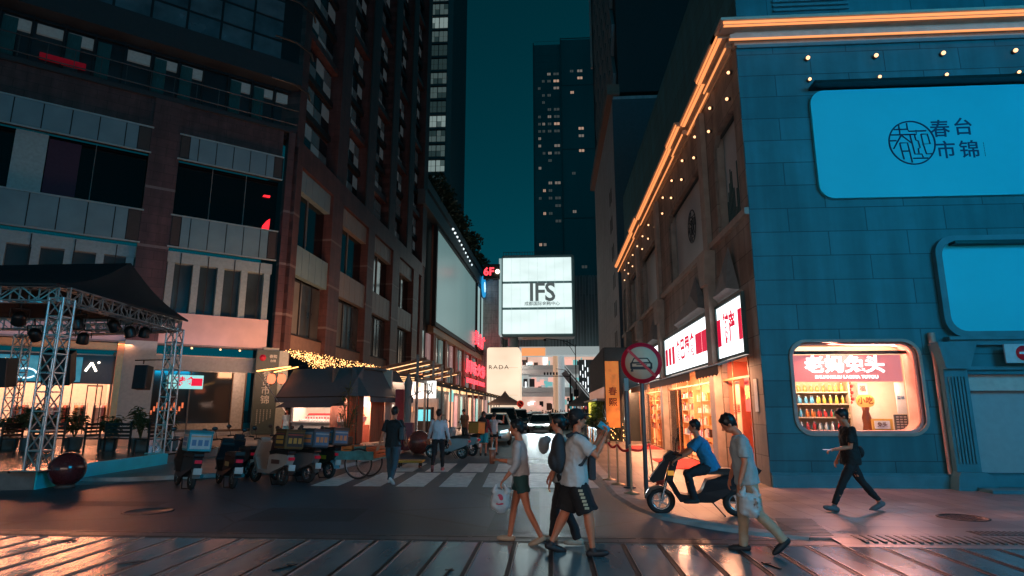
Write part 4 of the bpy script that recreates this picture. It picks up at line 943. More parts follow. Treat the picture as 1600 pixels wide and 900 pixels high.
# residential floors above: dark frame with recessed strips of windows
q = MB(); q.box(.0, 41.5, .9, 1.3, 22.2, zt+8); q.build('upper_wall', mat('upper_reddish', (.11, .055, .05), .6, var=.2), LBD, LS.M)
q = MB(); q.box(-19, .0, .405, .9, 40, zt+8); q.build('upper_wall_chamfer', mat('upper_dark', (.02, .022, .025), .5), LBD, LC.M)
for k in range(6):
    q = MB(); q.box(k*8.2+.01 if k else .01, k*8.2+(2.4 if k else 1.2), -.2, .9, 22.2, zt+8); q.build('upper_pier', brick, LBD, LS.M)
wm_ = [mat('dim_window%d' % i, c, .2, var=.3, scale=.5, em=e_, es=s_) for i, (c, e_, s_) in enumerate([((.06, .07, .08), (.3, .4, .45), .02), ((.02, .025, .03), None, 0), ((.12, .13, .14), (.4, .5, .55), .05), ((.25, .28, .26), (.8, .85, .7), .30)])]
cnt = 0
for k in range(5):
    for fl in range(13):
        z = 22.9+fl*3.4; x0 = k*8.2+(2.4 if k else 1.2); x1 = (k+1)*8.2
        if cnt < 100:
            f_ = MB(); f_.box(x0, x1, .2, .9, z-.75, z-.1) if (k+fl) % 3 == 0 else f_.box(x0+.1, x1-.1, .55, .9, z-.65, z-.1); ff = f_.build('balcony_slab', brick if (k+fl) % 3 == 0 else drk, LBD, LS.M)
            t = [0, 1, 2, 0, 1, 0, 2, 1, 0, 0][(k*7+fl*3) % 10]
            if (k, fl) in ((3, 1), (4, 4), (2, 0)): t = 3
            n2 = 4; ww = (x1-x0-.3)/n2
            q = MB()
            for j in range(n2):
                for h in range(2): q.mi = (j+h+k+fl) % 3 if t != 3 else (3 if j == 1 and h else 0); q.box(x0+.15+j*ww+.06, x0+.15+(j+1)*ww-.06, .82, .895, z+.05+h*1.25, z+1.2+h*1.25)
            q.build('window', wm_, LBD, LS.M); cnt += 1
        q = None
q = MB()
for k in (2, 4, 3):
    q.tube([(k*8.2-.4, -.26, 22), (k*8.2-.4, -.26, zt)], .09, 6)
q.build('downpipe', MATS['rail_grey'], LBD, LS.M)
# curved bay windows at the corner
for fl in range(8):
    q = MB(); q.tube([LC.I @ LC.w(-2.2, -.9, 26.3+fl*3.5), LC.I @ LC.w(-.6, -.85, 26.3+fl*3.5), LC.I @ LS.w(.5, -.6, 26.3+fl*3.5), LC.I @ LS.w(1.5, -.3, 26.3+fl*3.5)], .09, 6); q.build('curved_rail', MATS['rail_grey'], LBD, LC.M)

# ================================================================== screen building further along on the left
x0 = 41.2
SB = LS.root('cinema_building', 'long low commercial block with a giant blank screen and red neon signs', 'building', x0, 0, 0)
zr = 36.4; xe = 118.0
q = MB(); q.box(x0+.0, xe, .6, 24, 0, zr-.5); q.build('block_wall', mat('block_dark', (.06, .04, .04), .6, var=.2, scale=.3), SB, LS.M)
q = MB(); q.box(x0-.8, xe+.3, -.6, .6, zr-5.2, zr-3.0); q.box(x0, xe+.3, -.1, .6, zr-1.5, zr); q.build('roof_fascia', mat('fascia_steel', (.12, .13, .14), .45), SB, LS.M)
q = MB()
for k in range(9): q.box(x0+k*9.4, x0+k*9.4+1.9, -.12, .598, 0, zr-5.3)
q.build('red_pier', mat('pier_red', (.24, .07, .05), .6, var=.15), SB, LS.M)
for k in range(8):
    for z0_, z1_ in ((4.9, 8.3), (9.2, 13.2)):
        q = MB(); a = x0+k*9.4+1.9
        q.box(a+.1, a+2.6, .3, .59, z0_, z1_)
        q.build('shop_window', MATS['teal_pane'] if 'teal_pane' in MATS else mat('teal_pane', (.2, .26, .26), .2, em=(.5, .75, .72), es=.16, var=.5, scale=.7), SB, LS.M)
        q = MB(); q.box(a+5.0, a+7.3, .3, .59, z0_, z1_)
        q.build('shop_window', [mat('teal_pane', (.2, .26, .26), .2, em=(.5, .75, .72), es=.16, var=.5, scale=.7), mat('rose_pane', (.4, .25, .27), .3, em=(.8, .45, .45), es=.22, var=.4, scale=.7)][(k+(z0_ > 8)) % 2], SB, LS.M)
    q = MB(); q.box(a, a+7.5, .1, .58, 8.3, 9.2); q.build('floor_band', mat('band_warm', (.30, .22, .19), .6), SB, LS.M)
q = MB(); q.box(x0+8, xe, -.35, .58, 13.4, 14.6); q.build('screen_soffit', mat('soffit_warm', (.40, .22, .12), .5), SB, LS.M)
# grilles between screen and roof (lit slats)
q = MB()
for j in range(14): q.box(x0+10, xe-8, -.1, .1, 30.2+j*.0, 30.3) if False else None
for k in range(34): q.box(x0+11+k*1.9, x0+11.25+k*1.9, -.18, .55, 30.3, 31.8)
q.build('lit_slats', mat('slat_pale', (.6, .62, .62), .4), SB, LS.M)
for k in range(10):
    q = MB(); a = LS.uz(708+k*3.2, 358+k*6.2, .6); q.ball((a[0], -.6, a[1]), .22, 8, 5); q.build('roof_edge_lamp', emit('pale_lamp', (.8, .95, 1), 1.6), SB, LS.M)
# giant screen
sx0, sx1 = LS.uz(683, 365, .5)[0], LS.uz(743, 440, .5)[0]
S_ = LS.root('giant_screen', 'huge blank grey green billboard screen hung over the street on the left', 'screen', (sx0+sx1)/2, -.5, 15)
q = MB(); q.box(sx0, sx1, -.5, -.2, 15.1, 30.0); q.build('screen_face', mat('screen_face', (.20, .26, .26), .35, var=.25, scale=.12, streak=(1, 1, .25), em=(.30, .52, .52), es=.34), S_, LS.M)
q = MB(); q.box(sx0-.5, sx1+.5, -.7, -.1, 14.4, 15.1); q.box(sx0-.5, sx1+.5, -.7, -.1, 30.0, 30.5); q.box(sx0-.7, sx0, -.7, -.1, 14.4, 30.5); q.box(sx1, sx1+.7, -.7, -.1, 14.4, 30.5)
q.build('frame', drk, S_, LS.M)
sa, sb = sx1+2.5, LS.uz(763, 480, .5)[0]
S2 = LS.root('narrow_screen', 'second pale framed screen beyond the giant one on the left', 'screen', (sa+sb)/2, -.5, 15)
q = MB(); q.box(sa, sa+5, -.5, -.2, 16.0, 30.0); q.box(sa+6, sb, -.5, -.2, 16.0, 28.5); q.build('screen_face', mat('screen_face_lit', (.3, .36, .36), .35, var=.15, scale=.2, em=(.48, .72, .70), es=.55), S2, LS.M)
q = MB(); q.box(sa-.4, sb+.5, -.7, -.1, 15.2, 16.0); q.box(sa+5, sa+6, -.7, -.1, 16, 30.4); q.box(sb, sb+.6, -.7, -.1, 16, 29); q.box(sa-.3, sa, -.7, -.1, 16, 30.4); q.build('frame', drk, S2, LS.M)
# blue projecting oval sign and red neon lettering
def sgn(nm, lab, cat, fac, px, py, off): a, z = fac.uz(px, py, off); return fac.root(nm, lab, cat, a, -off, z), a, z
R_, a, z = sgn('oval_sign', 'blue and white oval sign projecting from the screen building', 'sign', LS, 756, 448, 1.0)
q = MB(); q.lathe([(2.6, -.15), (2.6, .15)], (a, -1.0, z), 20, RP @ Matrix.Diagonal((1.3, 1.0, 1))); q.build('disc', emit('sign_blue', (.02, .35, .75), .9), R_, LS.M)
q = MB(); q.lathe([(1.3, -.2), (1.3, .05)], (a+.8, -1.1, z), 20, RP @ Matrix.Diagonal((1.3, 1, 1))); q.build('emblem', emit('sign_pale', (.7, .95, 1), 1.4), R_, LS.M)
rneon = emit('neon_red', (1, .05, .07), 2.6)
for nm, lab, (pxa, pya, pxb, pyb), tx, h in (('neon_sign', 'red neon lettering low on the screen building beside the cream cube', (728, 572, 759, 590), '川味火锅', 3.0), ('neon_sign', 'higher red neon lettering between the screens and the cream cube', (742, 530, 763, 548), '美食广场', 3.4)):
    a0, z0 = LS.uz(pxa, pya, 1.0); a1, z1 = LS.uz(pxb, pyb, 1.0)
    R_ = LS.root(nm, lab, 'neon sign', (a0+a1)/2, -1, (z0+z1)/2)
    q = MB(); put_text(q, tx, 3.1, (a0+a1)/2, (z0+z1)/2+.4, -1.0, .1, .03, sx=(a1-a0)/12.4, sz=h/3.1)
    put_text(q, 'HOT POT FOOD', 1.3, (a0+a1)/2, (z0+z1)/2-2.3, -1.0, .1, .03, sx=(a1-a0)/10.5) if 'low' in lab else None
    q.build('lettering', rneon, R_, LS.M)
    q = MB(); q.box(a0, a1, -.8, -.6, (z0+z1)/2-1.9, (z0+z1)/2-1.75); q.build('mounting_rail', drk, R_, LS.M)
# floor number sign
p6 = DY(766, 424, 118); R_ = root('floor_sign', 'dark box sign reading 6F in red lights at the roof edge', 'sign', tuple(p6))
q = MB(); q.world = False; q.box(-1.4, 1.9, 0, .8, -1.5, 1.5); q.build('sign_box', drk, R_)
q = LB(); put_text(q, '6F', 2.2, -.3, -.1, -.03, .02, .06); q.build('numerals', rneon, R_)
q = LB(); q.ball((1.5, -.2, -.1), .45); q.build('lamp', emit('lamp_warm', (1, .75, .5), 5), R_)
# plants on the roof edge: separate shrubs
leafd = mat('dark_leaf', (.035, .06, .03), .7, var=.3)
def leaves(q, c, r, n, s, rnd, sc=(1, 1, 1), up=0):
    for _ in range(n):
        u = Vector((rnd.gauss(0, 1), rnd.gauss(0, 1), rnd.gauss(0, 1))).normalized()*r*rnd.random()**.45
        p = Vector(c)+Vector((u.x*sc[0], u.y*sc[1], u.z*sc[2])); a = Vector((rnd.uniform(-1, 1), rnd.uniform(-1, 1), rnd.uniform(-.6, 1)+up)).normalized()
        b = a.cross(Vector((rnd.uniform(-1, 1), rnd.uniform(-1, 1), rnd.uniform(-1, 1)))).normalized()
        l = s*rnd.uniform(.6, 1.3); q.add([p, p+a*l*.5+b*l*.28, p+a*l, p+a*l*.5-b*l*.28], [(0, 1, 2, 3)])
rnd = random.Random(21)
proto = None
for k in range(13):
    a = x0+8+k*5.2
    if proto is None:
        proto = LS.root('roof_shrub', 'x', 'shrub', a, .3, zr, group='dark shrubs along the roof edge of the screen building')
        q = LB(); leaves(q, (0, 0, 1.5), 2.1, 330, .75, rnd, (1.4, .8, .9)); q.build('foliage', leafd, proto)
        q = LB(); q.cyl((0, 0, -.2), (0, 0, 1.5), .1); q.build('stem', mat('bark', (.05, .035, .025), .8), proto)
        o = proto
    else: o = copy_tree(proto)
    o.location = LS.w(a, .3, zr); s_ = rnd.uniform(.7, 1.35); o.scale = (s_, s_, s_*rnd.uniform(.8, 1.2)); o.rotation_euler = (0, 0, rnd.uniform(0, 6))
    o['label'] = '%s dark shrub on the roof edge %s' % (['rounded', 'tall', 'low', 'leaning'][k % 4], ['above the near end of the giant screen', 'above the middle of the giant screen', 'above the far end of the giant screen', 'beyond the giant screen'][min(3, k//4)])
# ================================================================== the building with the big screen across the plaza, behind the viewer on the right
q = root('plaza_building', 'dark office block with a large cyan video screen across the plaza', 'building', (24, -9, 0), rad(-52))
p = LB(); p.box(-2, 26, -12, 0, 0, 24); p.build('block_wall', mat('office_wall', (.08, .08, .09), .6), q)
q2 = root('video_screen', 'large glowing cyan video screen across the plaza', 'screen', (24, -9, 0), 0)
from_ = Vector((16.5, -5, 10.5)); to_ = Vector((5, 13, 3))
scr = root('led_wall', 'wide cyan video wall facing the blue corner building', 'screen', tuple(from_), math.atan2((to_-from_).y, (to_-from_).x)+PI/2)
p = LB(); p.box(-5, 5, -.0, .25, -3.4, 3.4); p.build('cabinet', drk, scr)
p = LB(); p.box(-4.9, 4.9, -.03, -.002, -3.3, 3.3); p.build('screen_face', emit('video_cyan', (.0, .47, .84), 14.0), scr)
p = LB(); p.box(-.3, .3, .25, .7, -11, 3); p.build('post', drk, scr)
bpy.data.objects.remove(q2); 
# added warm fill light behind the viewer, shaped as a shop canopy
pv = root('fill_canopy', 'added fill light shaped as a long shop canopy behind the viewer', 'canopy', (-3, -5.5, 0))
p = LB(); p.box(-9, 9, -3, 0, 4.4, 4.9); p.box(-9, -8.6, -3, -.1, 0, 4.4); p.box(8.6, 9, -3, -.1, 0, 4.4); p.build('fill_canopy_roof', drk, pv)
p = LB(); p.box(-8.5, 8.5, .021, .05, 2.6, 4.2); p.build('fill_panel', emit('plaza_fill', (1.0, .72, .60), 7.0), pv)

# ================================================================== grey building and patterned tower beyond the corner building
GB = root('grey_office_building', 'pale grey slab building with slit windows and dark patterned tower on the right', 'building', (5.35, 46, 0))
GS = Fac((5.35, 46), (0, -1)); GF = Fac((5.35, 46), (1, 0))
pale = blocks('pale_grey_wall', (.42, .44, .46), 2.4, 1.2, (.2, .2, .2), .7, .05, .01, dirt=.2)
Zg = 27.0
q = MB(); q.box(-21.5, -.002, 0, 14, 0, Zg); q.build('pale_wall', pale, GB, GS.M)
q = MB(); q.box(-.1, 20, -.06, -.003, 0, Zg-.3); q.build('end_wall', mat('end_wall_dark', (.07, .09, .11), .6), GB, GF.M)
q = MB()
q.box(-22, .3, -.5, .5, Zg, Zg+.9); q.build('copper_parapet', mat('parapet_copper', (.22, .13, .10), .5), GB, GS.M)
for k in range(6):
    a, z = GS.uz([954, 955.5, 958, 960, 962, 963][k], [309, 352, 395, 439, 483, 530][k])
    for s_ in (-.55, .55):
        q = MB(); q.box(a+s_-.32, a+s_+.32, -.02, .1, z-.62, z+.62); q.build('slit_window', drk, GB, GS.M)
q = MB(); q.box(-21.5, -1.0, .6, 16, Zg+.9, 100); q.box(-21.9, -21.5, .2, 1.6, Zg+.9, 100); q.build('tower_wall', mat('tower_charcoal', (.028, .032, .036), .6), GB, GS.M)
q = MB(); q.box(-22.4, -21.9, .0, .9, 43, 100); q.build('pale_fin', mat('fin_pale', (.35, .40, .42), .5), GB, GS.M)
# lozenge screen on the tower's street side
q = MB()
for r_ in range(30):
    for c_ in range(7):
        cx = -20.2+c_*2.9+(1.45 if r_ % 2 else 0); cz = Zg+3+r_*2.35
        w2, h2 = .80, 1.55
        if cx > -1.8: continue
        o_ = [(cx-w2-.42, cz), (cx, cz-h2-.75), (cx+w2+.42, cz), (cx, cz+h2+.75)]; i_ = [(cx-w2, cz), (cx, cz-h2), (cx+w2, cz), (cx, cz+h2)]
        q.poly([o_, i_], .28, .55)
q.build('lozenge_screen', mat('lozenge_grey', (.16, .17, .18), .6), GB, GS.M)

# ================================================================== dark timber kiosk with a glowing board, green wall, planters
KB = root('timber_kiosk', 'dark ribbed kiosk with flat overhanging roof beside the pavement', 'kiosk', (3.1, 36, 0))
KS = Fac((3.1, 36), (0, -1)); KF = Fac((3.1, 36), (1, 0))
rib = mat('ribbed_timber', (.07, .075, .08), .6, var=.2)
q = MB(); q.box(-13.5, 0, .04, 2.6, 3.1, 5.4); q.box(-13.5, -.2, .3, 2.6, 0, 3.1); q.build('kiosk_wall', mat('kiosk_dark', (.03, .045, .05), .6), KB, KS.M)
q = MB()
for k in range(40): q.box(-13.4+k*.335, -13.25+k*.335, -.03, .038, 3.15, 5.4)
q.build('timber_rib', rib, KB, KS.M)
q = MB(); q.box(-13.5, -.1, -.06, .1, 2.45, 3.1); q.build('fascia', mat('rose_fascia', (.55, .32, .26), .5, em=(1, .45, .3), es=.28), KB, KS.M)
q = MB(); q.box(-13.7, .1, -.5, .3, 2.32, 2.44); q.build('canopy', mat('canopy_grey', (.3, .3, .3), .5), KB, KS.M)
lamp('canopy_light', tuple(KS.w(-8, -.3, 2.28)), 9, 60, (1, .80, .30), rot=Matrix.Rotation(KS.a, 3, 'Z'), parent=KB, sy=.3)
R_ = root('orange_board', 'tall glowing orange board leaning at the near corner of the timber kiosk', 'sign board', (3.1, 35.5, .8))
q = LB(); q.box(0, .80, -.05, .05, .0, 3.75); q.build('board', mat('lit_orange', (.7, .25, .04), .4, var=.55, scale=1.6, em=(1, .26, .05), es=.36), R_)
q = LB(); q.box(.78, .9, -.08, .08, -.8, 3.8); q.box(-.06, .0, -.08, .08, -.8, 3.8); q.build('frame', drk, R_)
q = LB(); put_text(q, '春', .5, .4, 2.0, -.056, .002, .01); put_text(q, '熙', .5, .4, 1.4, -.056, .002, .01); q.build('characters', mat('ink_brown', (.35, .05, .01), .5), R_)
R_ = root('green_wall', 'yellow lit leafy green wall under the canopy of the timber kiosk', 'plant', (2.95, 41, 0))
q = LB(); rnd = random.Random(31)
for _ in range(2200):
    p = Vector((rnd.uniform(-.12, .18), rnd.uniform(-4.5, 3.8), rnd.uniform(.9, 2.3))); a = Vector((rnd.uniform(-1, .2), rnd.uniform(-1, 1), rnd.uniform(-1, 1))).normalized(); b = a.cross(Vector((rnd.random(), rnd.random(), rnd.random()))).normalized()
    q.add([p, p+a*.07+b*.04, p+a*.14, p+a*.07-b*.04], [(0, 1, 2, 3)])
q.build('foliage', mat('leaf_yellowgreen', (.16, .20, .03), .6, var=.3), R_)
q = LB(); q.box(.1, .25, -4.5, 3.8, .2, 2.3); q.build('backing', mat('moss_dark', (.03, .04, .01), .8), R_)
R_ = root('glowing_pillar', 'yellow glowing post at the far end of the green wall', 'pillar', (2.85, 45.2, 0)); q = LB(); q.box(-.15, .15, -.2, .2, 0, 2.3); q.build('post', emit('yellow_glow', (1, .8, .15), .7), R_)
for i, (y, lab) in enumerate(((35.2, 'dark planter box with a low dark hedge nearest the camera before the kiosk'), (39.5, 'dark planter box with hedge beside the middle of the timber kiosk'), (44.5, 'dark planter box with hedge at the far end of the timber kiosk'))):
    R_ = root('hedge_planter', lab, 'planter', (2.75, y, 0), group='hedge planters by the timber kiosk'); q = LB(); q.box(-.35, .35, -1.6, 1.6, KZ, .75); q.build('box', mat('planter_black', (.02, .025, .028), .5), R_)
    q = LB()
    for k in range(5): q.box(-.37, -.352, -1.2+k*.3, -1.14+k*.3, .15, .7)
    q.build('rail', mat('planter_rail', (.25, .3, .32), .4), R_)
    q = LB(); leaves(q, (0, 0, .95), .9, 420, .15, rnd, (.45, 1.9, .35)); q.build('hedge', leafd, R_)
p = G(970, 690)
R_ = root('lit_bush', 'small dark bush wrapped in warm fairy lights beside the kiosk', 'shrub', tuple(p)); q = LB(); leaves(q, (0, 0, .5), .6, 260, .13, rnd); q.build('foliage', leafd, R_)
q = LB()
for _ in range(50): u = Vector((rnd.gauss(0, 1), rnd.gauss(0, 1), rnd.gauss(0, 1))).normalized()*.55; q.ball((u.x, u.y, .52+u.z*.9), .022, 5, 4)
fairy = emit('fairy_light', (1, .46, .15), 6, nosample=True)
_tag(q.build('fairy_lights', fairy, R_), kind='stuff')

# ================================================================== the far end: mall, billboard, light cube, tower
YM = 150
MA = root('shopping_mall', 'modern mall with ribbed grey upper walls and open lit floors at the street end', 'building', tuple(DY(860, 640, YM)))
MF = Fac((0, YM), (1, 0))
def mr(x0, y0, x1, y1, off=0): return MF.rect(x0, y0, x1, y1, off)
ribm = blocks('ribbed_cladding', (.22, .27, .28), .8, 30, (.06, .08, .08), .45, .2, .05, offset=0, dirt=.15, vscale=.2)
a, b, c, d = mr(770, 432, 960, 548); q = MB(); q.box(a, b, 0, 12, c, d); q.build('upper_wall', ribm, MA, MF.M)
q = MB(); 
for k in range(40): xx = a+k*(b-a)/40; q.box(xx, xx+.14, -.35, -.01, c+.5, d-.4)
q.build('cladding_fins', mat('fin_grey', (.34, .40, .41), .4), MA, MF.M)
a, b, c, d = mr(812, 547, 945, 555, 4); q = MB(); q.box(a, b, -6, 0, c, d+.6); q.build('canopy_edge', mat('canopy_white', (.5, .55, .56), .5, em=(.75, .9, .9), es=.35), MA, MF.M)
a2, b2, c2, d2 = mr(815, 547, 852, 556, 6); q = MB(); q.box(a2, b2, -6.3, -6.01, c2, d2+.5); q.build('canopy_strip', emit('canopy_orange', (1, .4, .15), .9), MA, MF.M)
# open floors
warmf = mat('mall_interior', (.5, .38, .34), .6, var=.55, scale=.35, em=(1, .60, .46), es=.62)
coolf = mat('mall_interior_cool', (.4, .42, .42), .6, var=.6, scale=.4, em=(.75, .8, .78), es=.42)
a, _, c, _ = mr(800, 645, 800, 645); b = mr(945, 600, 946, 601)[1]
z0s = [0.2, 6.2, 11.4]
for i, (z0_, z1_) in enumerate([(0.0, 5.0), (6.2, 10.4), (11.4, 15.6)]):
    q = MB(); q.box(a, b, 6, 6.2, z0_, z1_); q.build('interior_wall', [warmf, coolf, warmf][i], MA, MF.M)
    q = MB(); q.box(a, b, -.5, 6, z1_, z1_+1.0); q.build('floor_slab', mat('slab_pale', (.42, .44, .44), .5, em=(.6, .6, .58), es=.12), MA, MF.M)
    rnd = random.Random(40+i)
    for k in range(26):
        q = MB(); xx = rnd.uniform(a, b-1.5); ww = rnd.uniform(.3, 1.6); zz = rnd.uniform(z0_+.3, z1_-1.5); q.mi = rnd.randrange(5); q.box(xx, xx+ww, 5.5-k*.01, 5.9-k*.01, zz, zz+rnd.uniform(.6, 2.2)); q.build('shop_display', [emit('disp_white', (.95, 1, 1), 1.5), emit('disp_rose', (1, .5, .42), .9), mat('disp_dark', (.05, .05, .06), .5), emit('disp_teal', (.2, .6, .6), .7), mat('disp_brown', (.2, .12, .09), .5)], MA, MF.M)
    q = MB(); q.box(a, b, -.6, -.55, z1_+1.0, z1_+2.1) if i < 2 else q.box(a, b, -.6, -.55, z1_+.9, z1_+1.0)
    q.build('glass_balustrade', mat('balustrade', (.35, .38, .38), .2, em=(.5, .55, .55), es=.12), MA, MF.M)
lamp('canopy_lights', tuple(MF.w((a+b)/2, -4.5, 15.0)), 24, 9000, (1, .82, .70), rot=Matrix.Identity(3), parent=MA, sy=3)
# two columns, one warm lit
ax = MF.uz(867, 600, 2)[0]; bx = MF.uz(874, 600, 2)[0]
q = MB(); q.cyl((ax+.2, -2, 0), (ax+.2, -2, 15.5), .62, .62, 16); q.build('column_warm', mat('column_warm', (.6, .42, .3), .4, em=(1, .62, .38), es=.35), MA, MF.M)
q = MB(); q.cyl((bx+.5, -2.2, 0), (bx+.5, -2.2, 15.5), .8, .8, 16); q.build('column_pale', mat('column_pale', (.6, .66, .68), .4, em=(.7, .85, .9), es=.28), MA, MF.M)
# escalator
e0 = MF.uz(882, 580, 3); e1 = MF.uz(930, 638, 3)
q = MB(); q.bar((e0[0], -3, e0[1]), (e1[0], -3, e1[1]), 2.0, .5, (0, 1, 0)); q.build('escalator', mat('escalator_grey', (.2, .2, .2), .4), MA, MF.M)
for dz in (.7, 1.5): 
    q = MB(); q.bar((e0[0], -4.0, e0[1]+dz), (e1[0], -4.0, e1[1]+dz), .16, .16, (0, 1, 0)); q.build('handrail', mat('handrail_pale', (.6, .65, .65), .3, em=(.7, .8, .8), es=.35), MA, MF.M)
# dark wall with vertical light bars
c0 = MF.uz(904, 562, 2); c1 = MF.uz(933, 645, 2)
q = MB(); q.box(c0[0], c1[0]+5, -1.9, -1.5, 0, c0[1]); q.build('lattice_wall', mat('lattice_dark', (.05, .06, .07), .5), MA, MF.M)
q = MB(); rnd = random.Random(8)
for k in range(9):
    xx = c0[0]+.3+k*.6
    z = 1.5+rnd.random()*2
    while z < c0[1]-1.5:
        l = rnd.uniform(.8, 2.0); q.box(xx, xx+.13, -2.05, -1.92, z, z+l); z += l+rnd.uniform(.6, 1.8)
_tag(q.build('light_bars', emit('light_bar', (.9, .97, 1), 2.2), MA, MF.M))
# pale grey neighbour block on the left of the billboard
NB = root('pale_stone_block', 'pale stone block squeezed between the screen building and the billboard', 'building', tuple(DY(772, 640, 146)))
NF = Fac((0, 146), (1, 0)); a, b, c, d = NF.rect(762, 438, 783, 545)
q = MB(); q.box(a-6, b, 0, 6, 0, d); q.build('stone_wall', blocks('pale_rose_stone', (.42, .38, .37), 1.6, 1.6, (.2, .18, .18), .6, .1, .03, offset=0), NB, NF.M)
q = MB(); q.box(b-.3, b, -.3, -.01, 0, d+1.5); q.build('steel_edge', teal_c, NB, NF.M)
# billboard
YB = 128; BF = Fac((0, YB), (1, 0)); a, b, c, d = BF.rect(786, 402, 896, 523)
BB = root('lightbox_billboard', 'huge glowing white three band billboard reading IFS above the mall', 'billboard', ((a+b)/2, YB, c))
q = MB(); q.poly([rrect(a-.3, b+.5, c-.4, d+.4, .6)], .0, 5.0); q.build('casing', mat('casing_teal', (.16, .24, .25), .4), BB, BF.M)
hh = (d-c)/3
bw3 = uneven(emit('billboard_white', (.80, .97, .95), 1.0), .92, 1.10, (.15, .15, .4))
for k in range(3): q = MB(); q.box(a, b-.2, -.25, -.01, c+k*hh+.28, c+(k+1)*hh-.28); q.build('light_panel', bw3, BB, BF.M)
for k in range(1, 8): q = MB(); xx = a+k*(b-a)/8; q.box(xx-.02, xx+.02, -.262, -.251, c+.3, d-.3); q.build('panel_seam', mat('seam_grey', (.4, .45, .45), .5, em=(.6, .75, .74), es=.62), BB, BF.M)
# rounded left return of the lightbox
q = MB(); q.box(a-.9, a-.05, .3, 4.6, c+.2, d-.2); q.build('side_return', mat('return_pale', (.5, .6, .6), .4, em=(.6, .85, .85), es=.45), BB, BF.M)
ig = mat('lettering_grey', (.10, .13, .14), .5, var=0, em=(.5, .6, .6), es=.16)
x_, z_ = BF.uz(847, 458); q = MB(); put_text(q, 'IFS', 5.6, x_, z_-.0, -.32, .04, .10, sx=.92, spacing=.95); q.build('lettering', ig, BB, BF.M)
x_, z_ = BF.uz(847, 475); q = MB(); put_text(q, '成都国际金融中心', .95, x_, z_, -.32, .03, .01); q.build('small_lettering', ig, BB, BF.M)
q = MB()
for k in range(26): xx = a+k*(b-a)/25.5; q.box(xx, xx+.08, .2, .3, d+.35, d+1.1)
q.box(a, b, .2, .3, d+1.1, d+1.2); q.build('top_railing', mat('rail_dark', (.08, .1, .1), .5), BB, BF.M)
q = MB(); q.cyl((BF.uz(801, 530)[0], 2.0, 0), (BF.uz(801, 530)[0], 2.0, c), 1.1, 1.1, 16); q.build('support_column', mat('support_teal', (.3, .42, .44), .4), BB, BF.M)
# cream light cube
YP = 105; PF = Fac((0, YP), (1, 0)); a, b, c, d = PF.rect(761, 543, 812, 618)
PR = root('light_cube', 'cream glowing shop cube with thin black serif lettering at the street end', 'shop', ((a+b)/2, YP, 0))
q = MB(); q.poly([rrect(a, b, .2, d, .45)], 0, 7.5); q.build('glowing_wall', uneven(emit('cream_glow', (1, .76, .55), 1.1), .85, 1.3, (.15, .15, .2)), PR, PF.M)
x_, z_ = PF.uz(779, 574); q = MB(); put_text(q, 'RADA', 1.0, x_, z_, -.03, .02, .0, sx=1.15, spacing=1.25); q.build('lettering', mat('black_ink', (.01, .01, .01), .5, var=0), PR, PF.M)
q = MB(); 
for z in (4.2, 8.9): q.box(a+.3, b-.3, -.012, -.002, z, z+.04)
q.build('panel_joint', mat('joint_tan', (.3, .2, .15), .6, em=(.7, .45, .3), es=.5), PR, PF.M)
# tall tower far behind
YT = 270; TF = Fac((0, YT), (1, 0)); a, b, c, d = TF.rect(833, 68, 934, 435)
TW = root('high_rise_tower', 'tall dark glass tower with scattered lit windows beyond the mall', 'building', ((a+b)/2, YT, 0))
xm = TF.uz(884, 200)[0]
q = MB(); q.box(a, xm-2, 0, 25, 0, d-1); q.box(xm-1.9, b+3, -2.0, 25, 0, d); q.build('tower_wall', mat('tower_glass', (.05, .15, .165), .25, spec=.6, var=.25, scale=.05, streak=(1, 1, .2)), TW, TF.M)  # distant haze put into the lighter teal base colour
q = MB(); q.box(xm-2.2, xm-1.7, -2.3, -.05, 0, d+1); q.box(a-.2, a+.3, -.4, -.01, 0, d)
for z in (55, 88, 122, 155, 180): q.box(xm-1.6, b+3, -2.15, -2.01, z, z+.5)
q.build('tower_trim', mat('trim_teal', (.04, .09, .10), .4), TW, TF.M)
rnd = random.Random(77); lit = [emit('win_warm', (1, .60, .42), .42), emit('win_pale', (.8, .62, .52), .20), emit('win_dim', (.35, .36, .34), .10)]
n_ = 0
for fl in range(44):
    z = 12+fl*3.75
    if z > d-16: break
    for c_ in range(8):
        xx = [a+2.2, a+4.2, a+6.8, a+9.8, xm+2.5, xm+6, xm+9.5, xm+13.5][c_]
        pr = [.30, .25, .45, .35, .12, .18, .10, .12][c_]*(1.5 if fl > 28 and c_ < 4 else .8)
        if rnd.random() < pr and n_ < 100:
            ww = [1.2, 1.2, 1.6, 2.6, 1.6, 2.4, 2.6, 1.4][c_]; y_ = -.03 if c_ < 4 else -2.03
            q = MB(); q.box(xx, xx+ww*.45, y_, y_+.02, z, z+1.3); q.box(xx+ww*.55, xx+ww, y_, y_+.02, z, z+1.3); q.build('lit_window', lit[rnd.choice([0, 1, 1, 2, 2])], TW, TF.M); n_ += 1
# unlit glazing grid
q = MB()
for fl in range(46):
    z = 12+fl*3.75; q.box(a+.5, xm-2.3, -.02, -.005, z-.4, z-.25)
q.build('floor_line', MATS['trim_teal'], TW, TF.M)
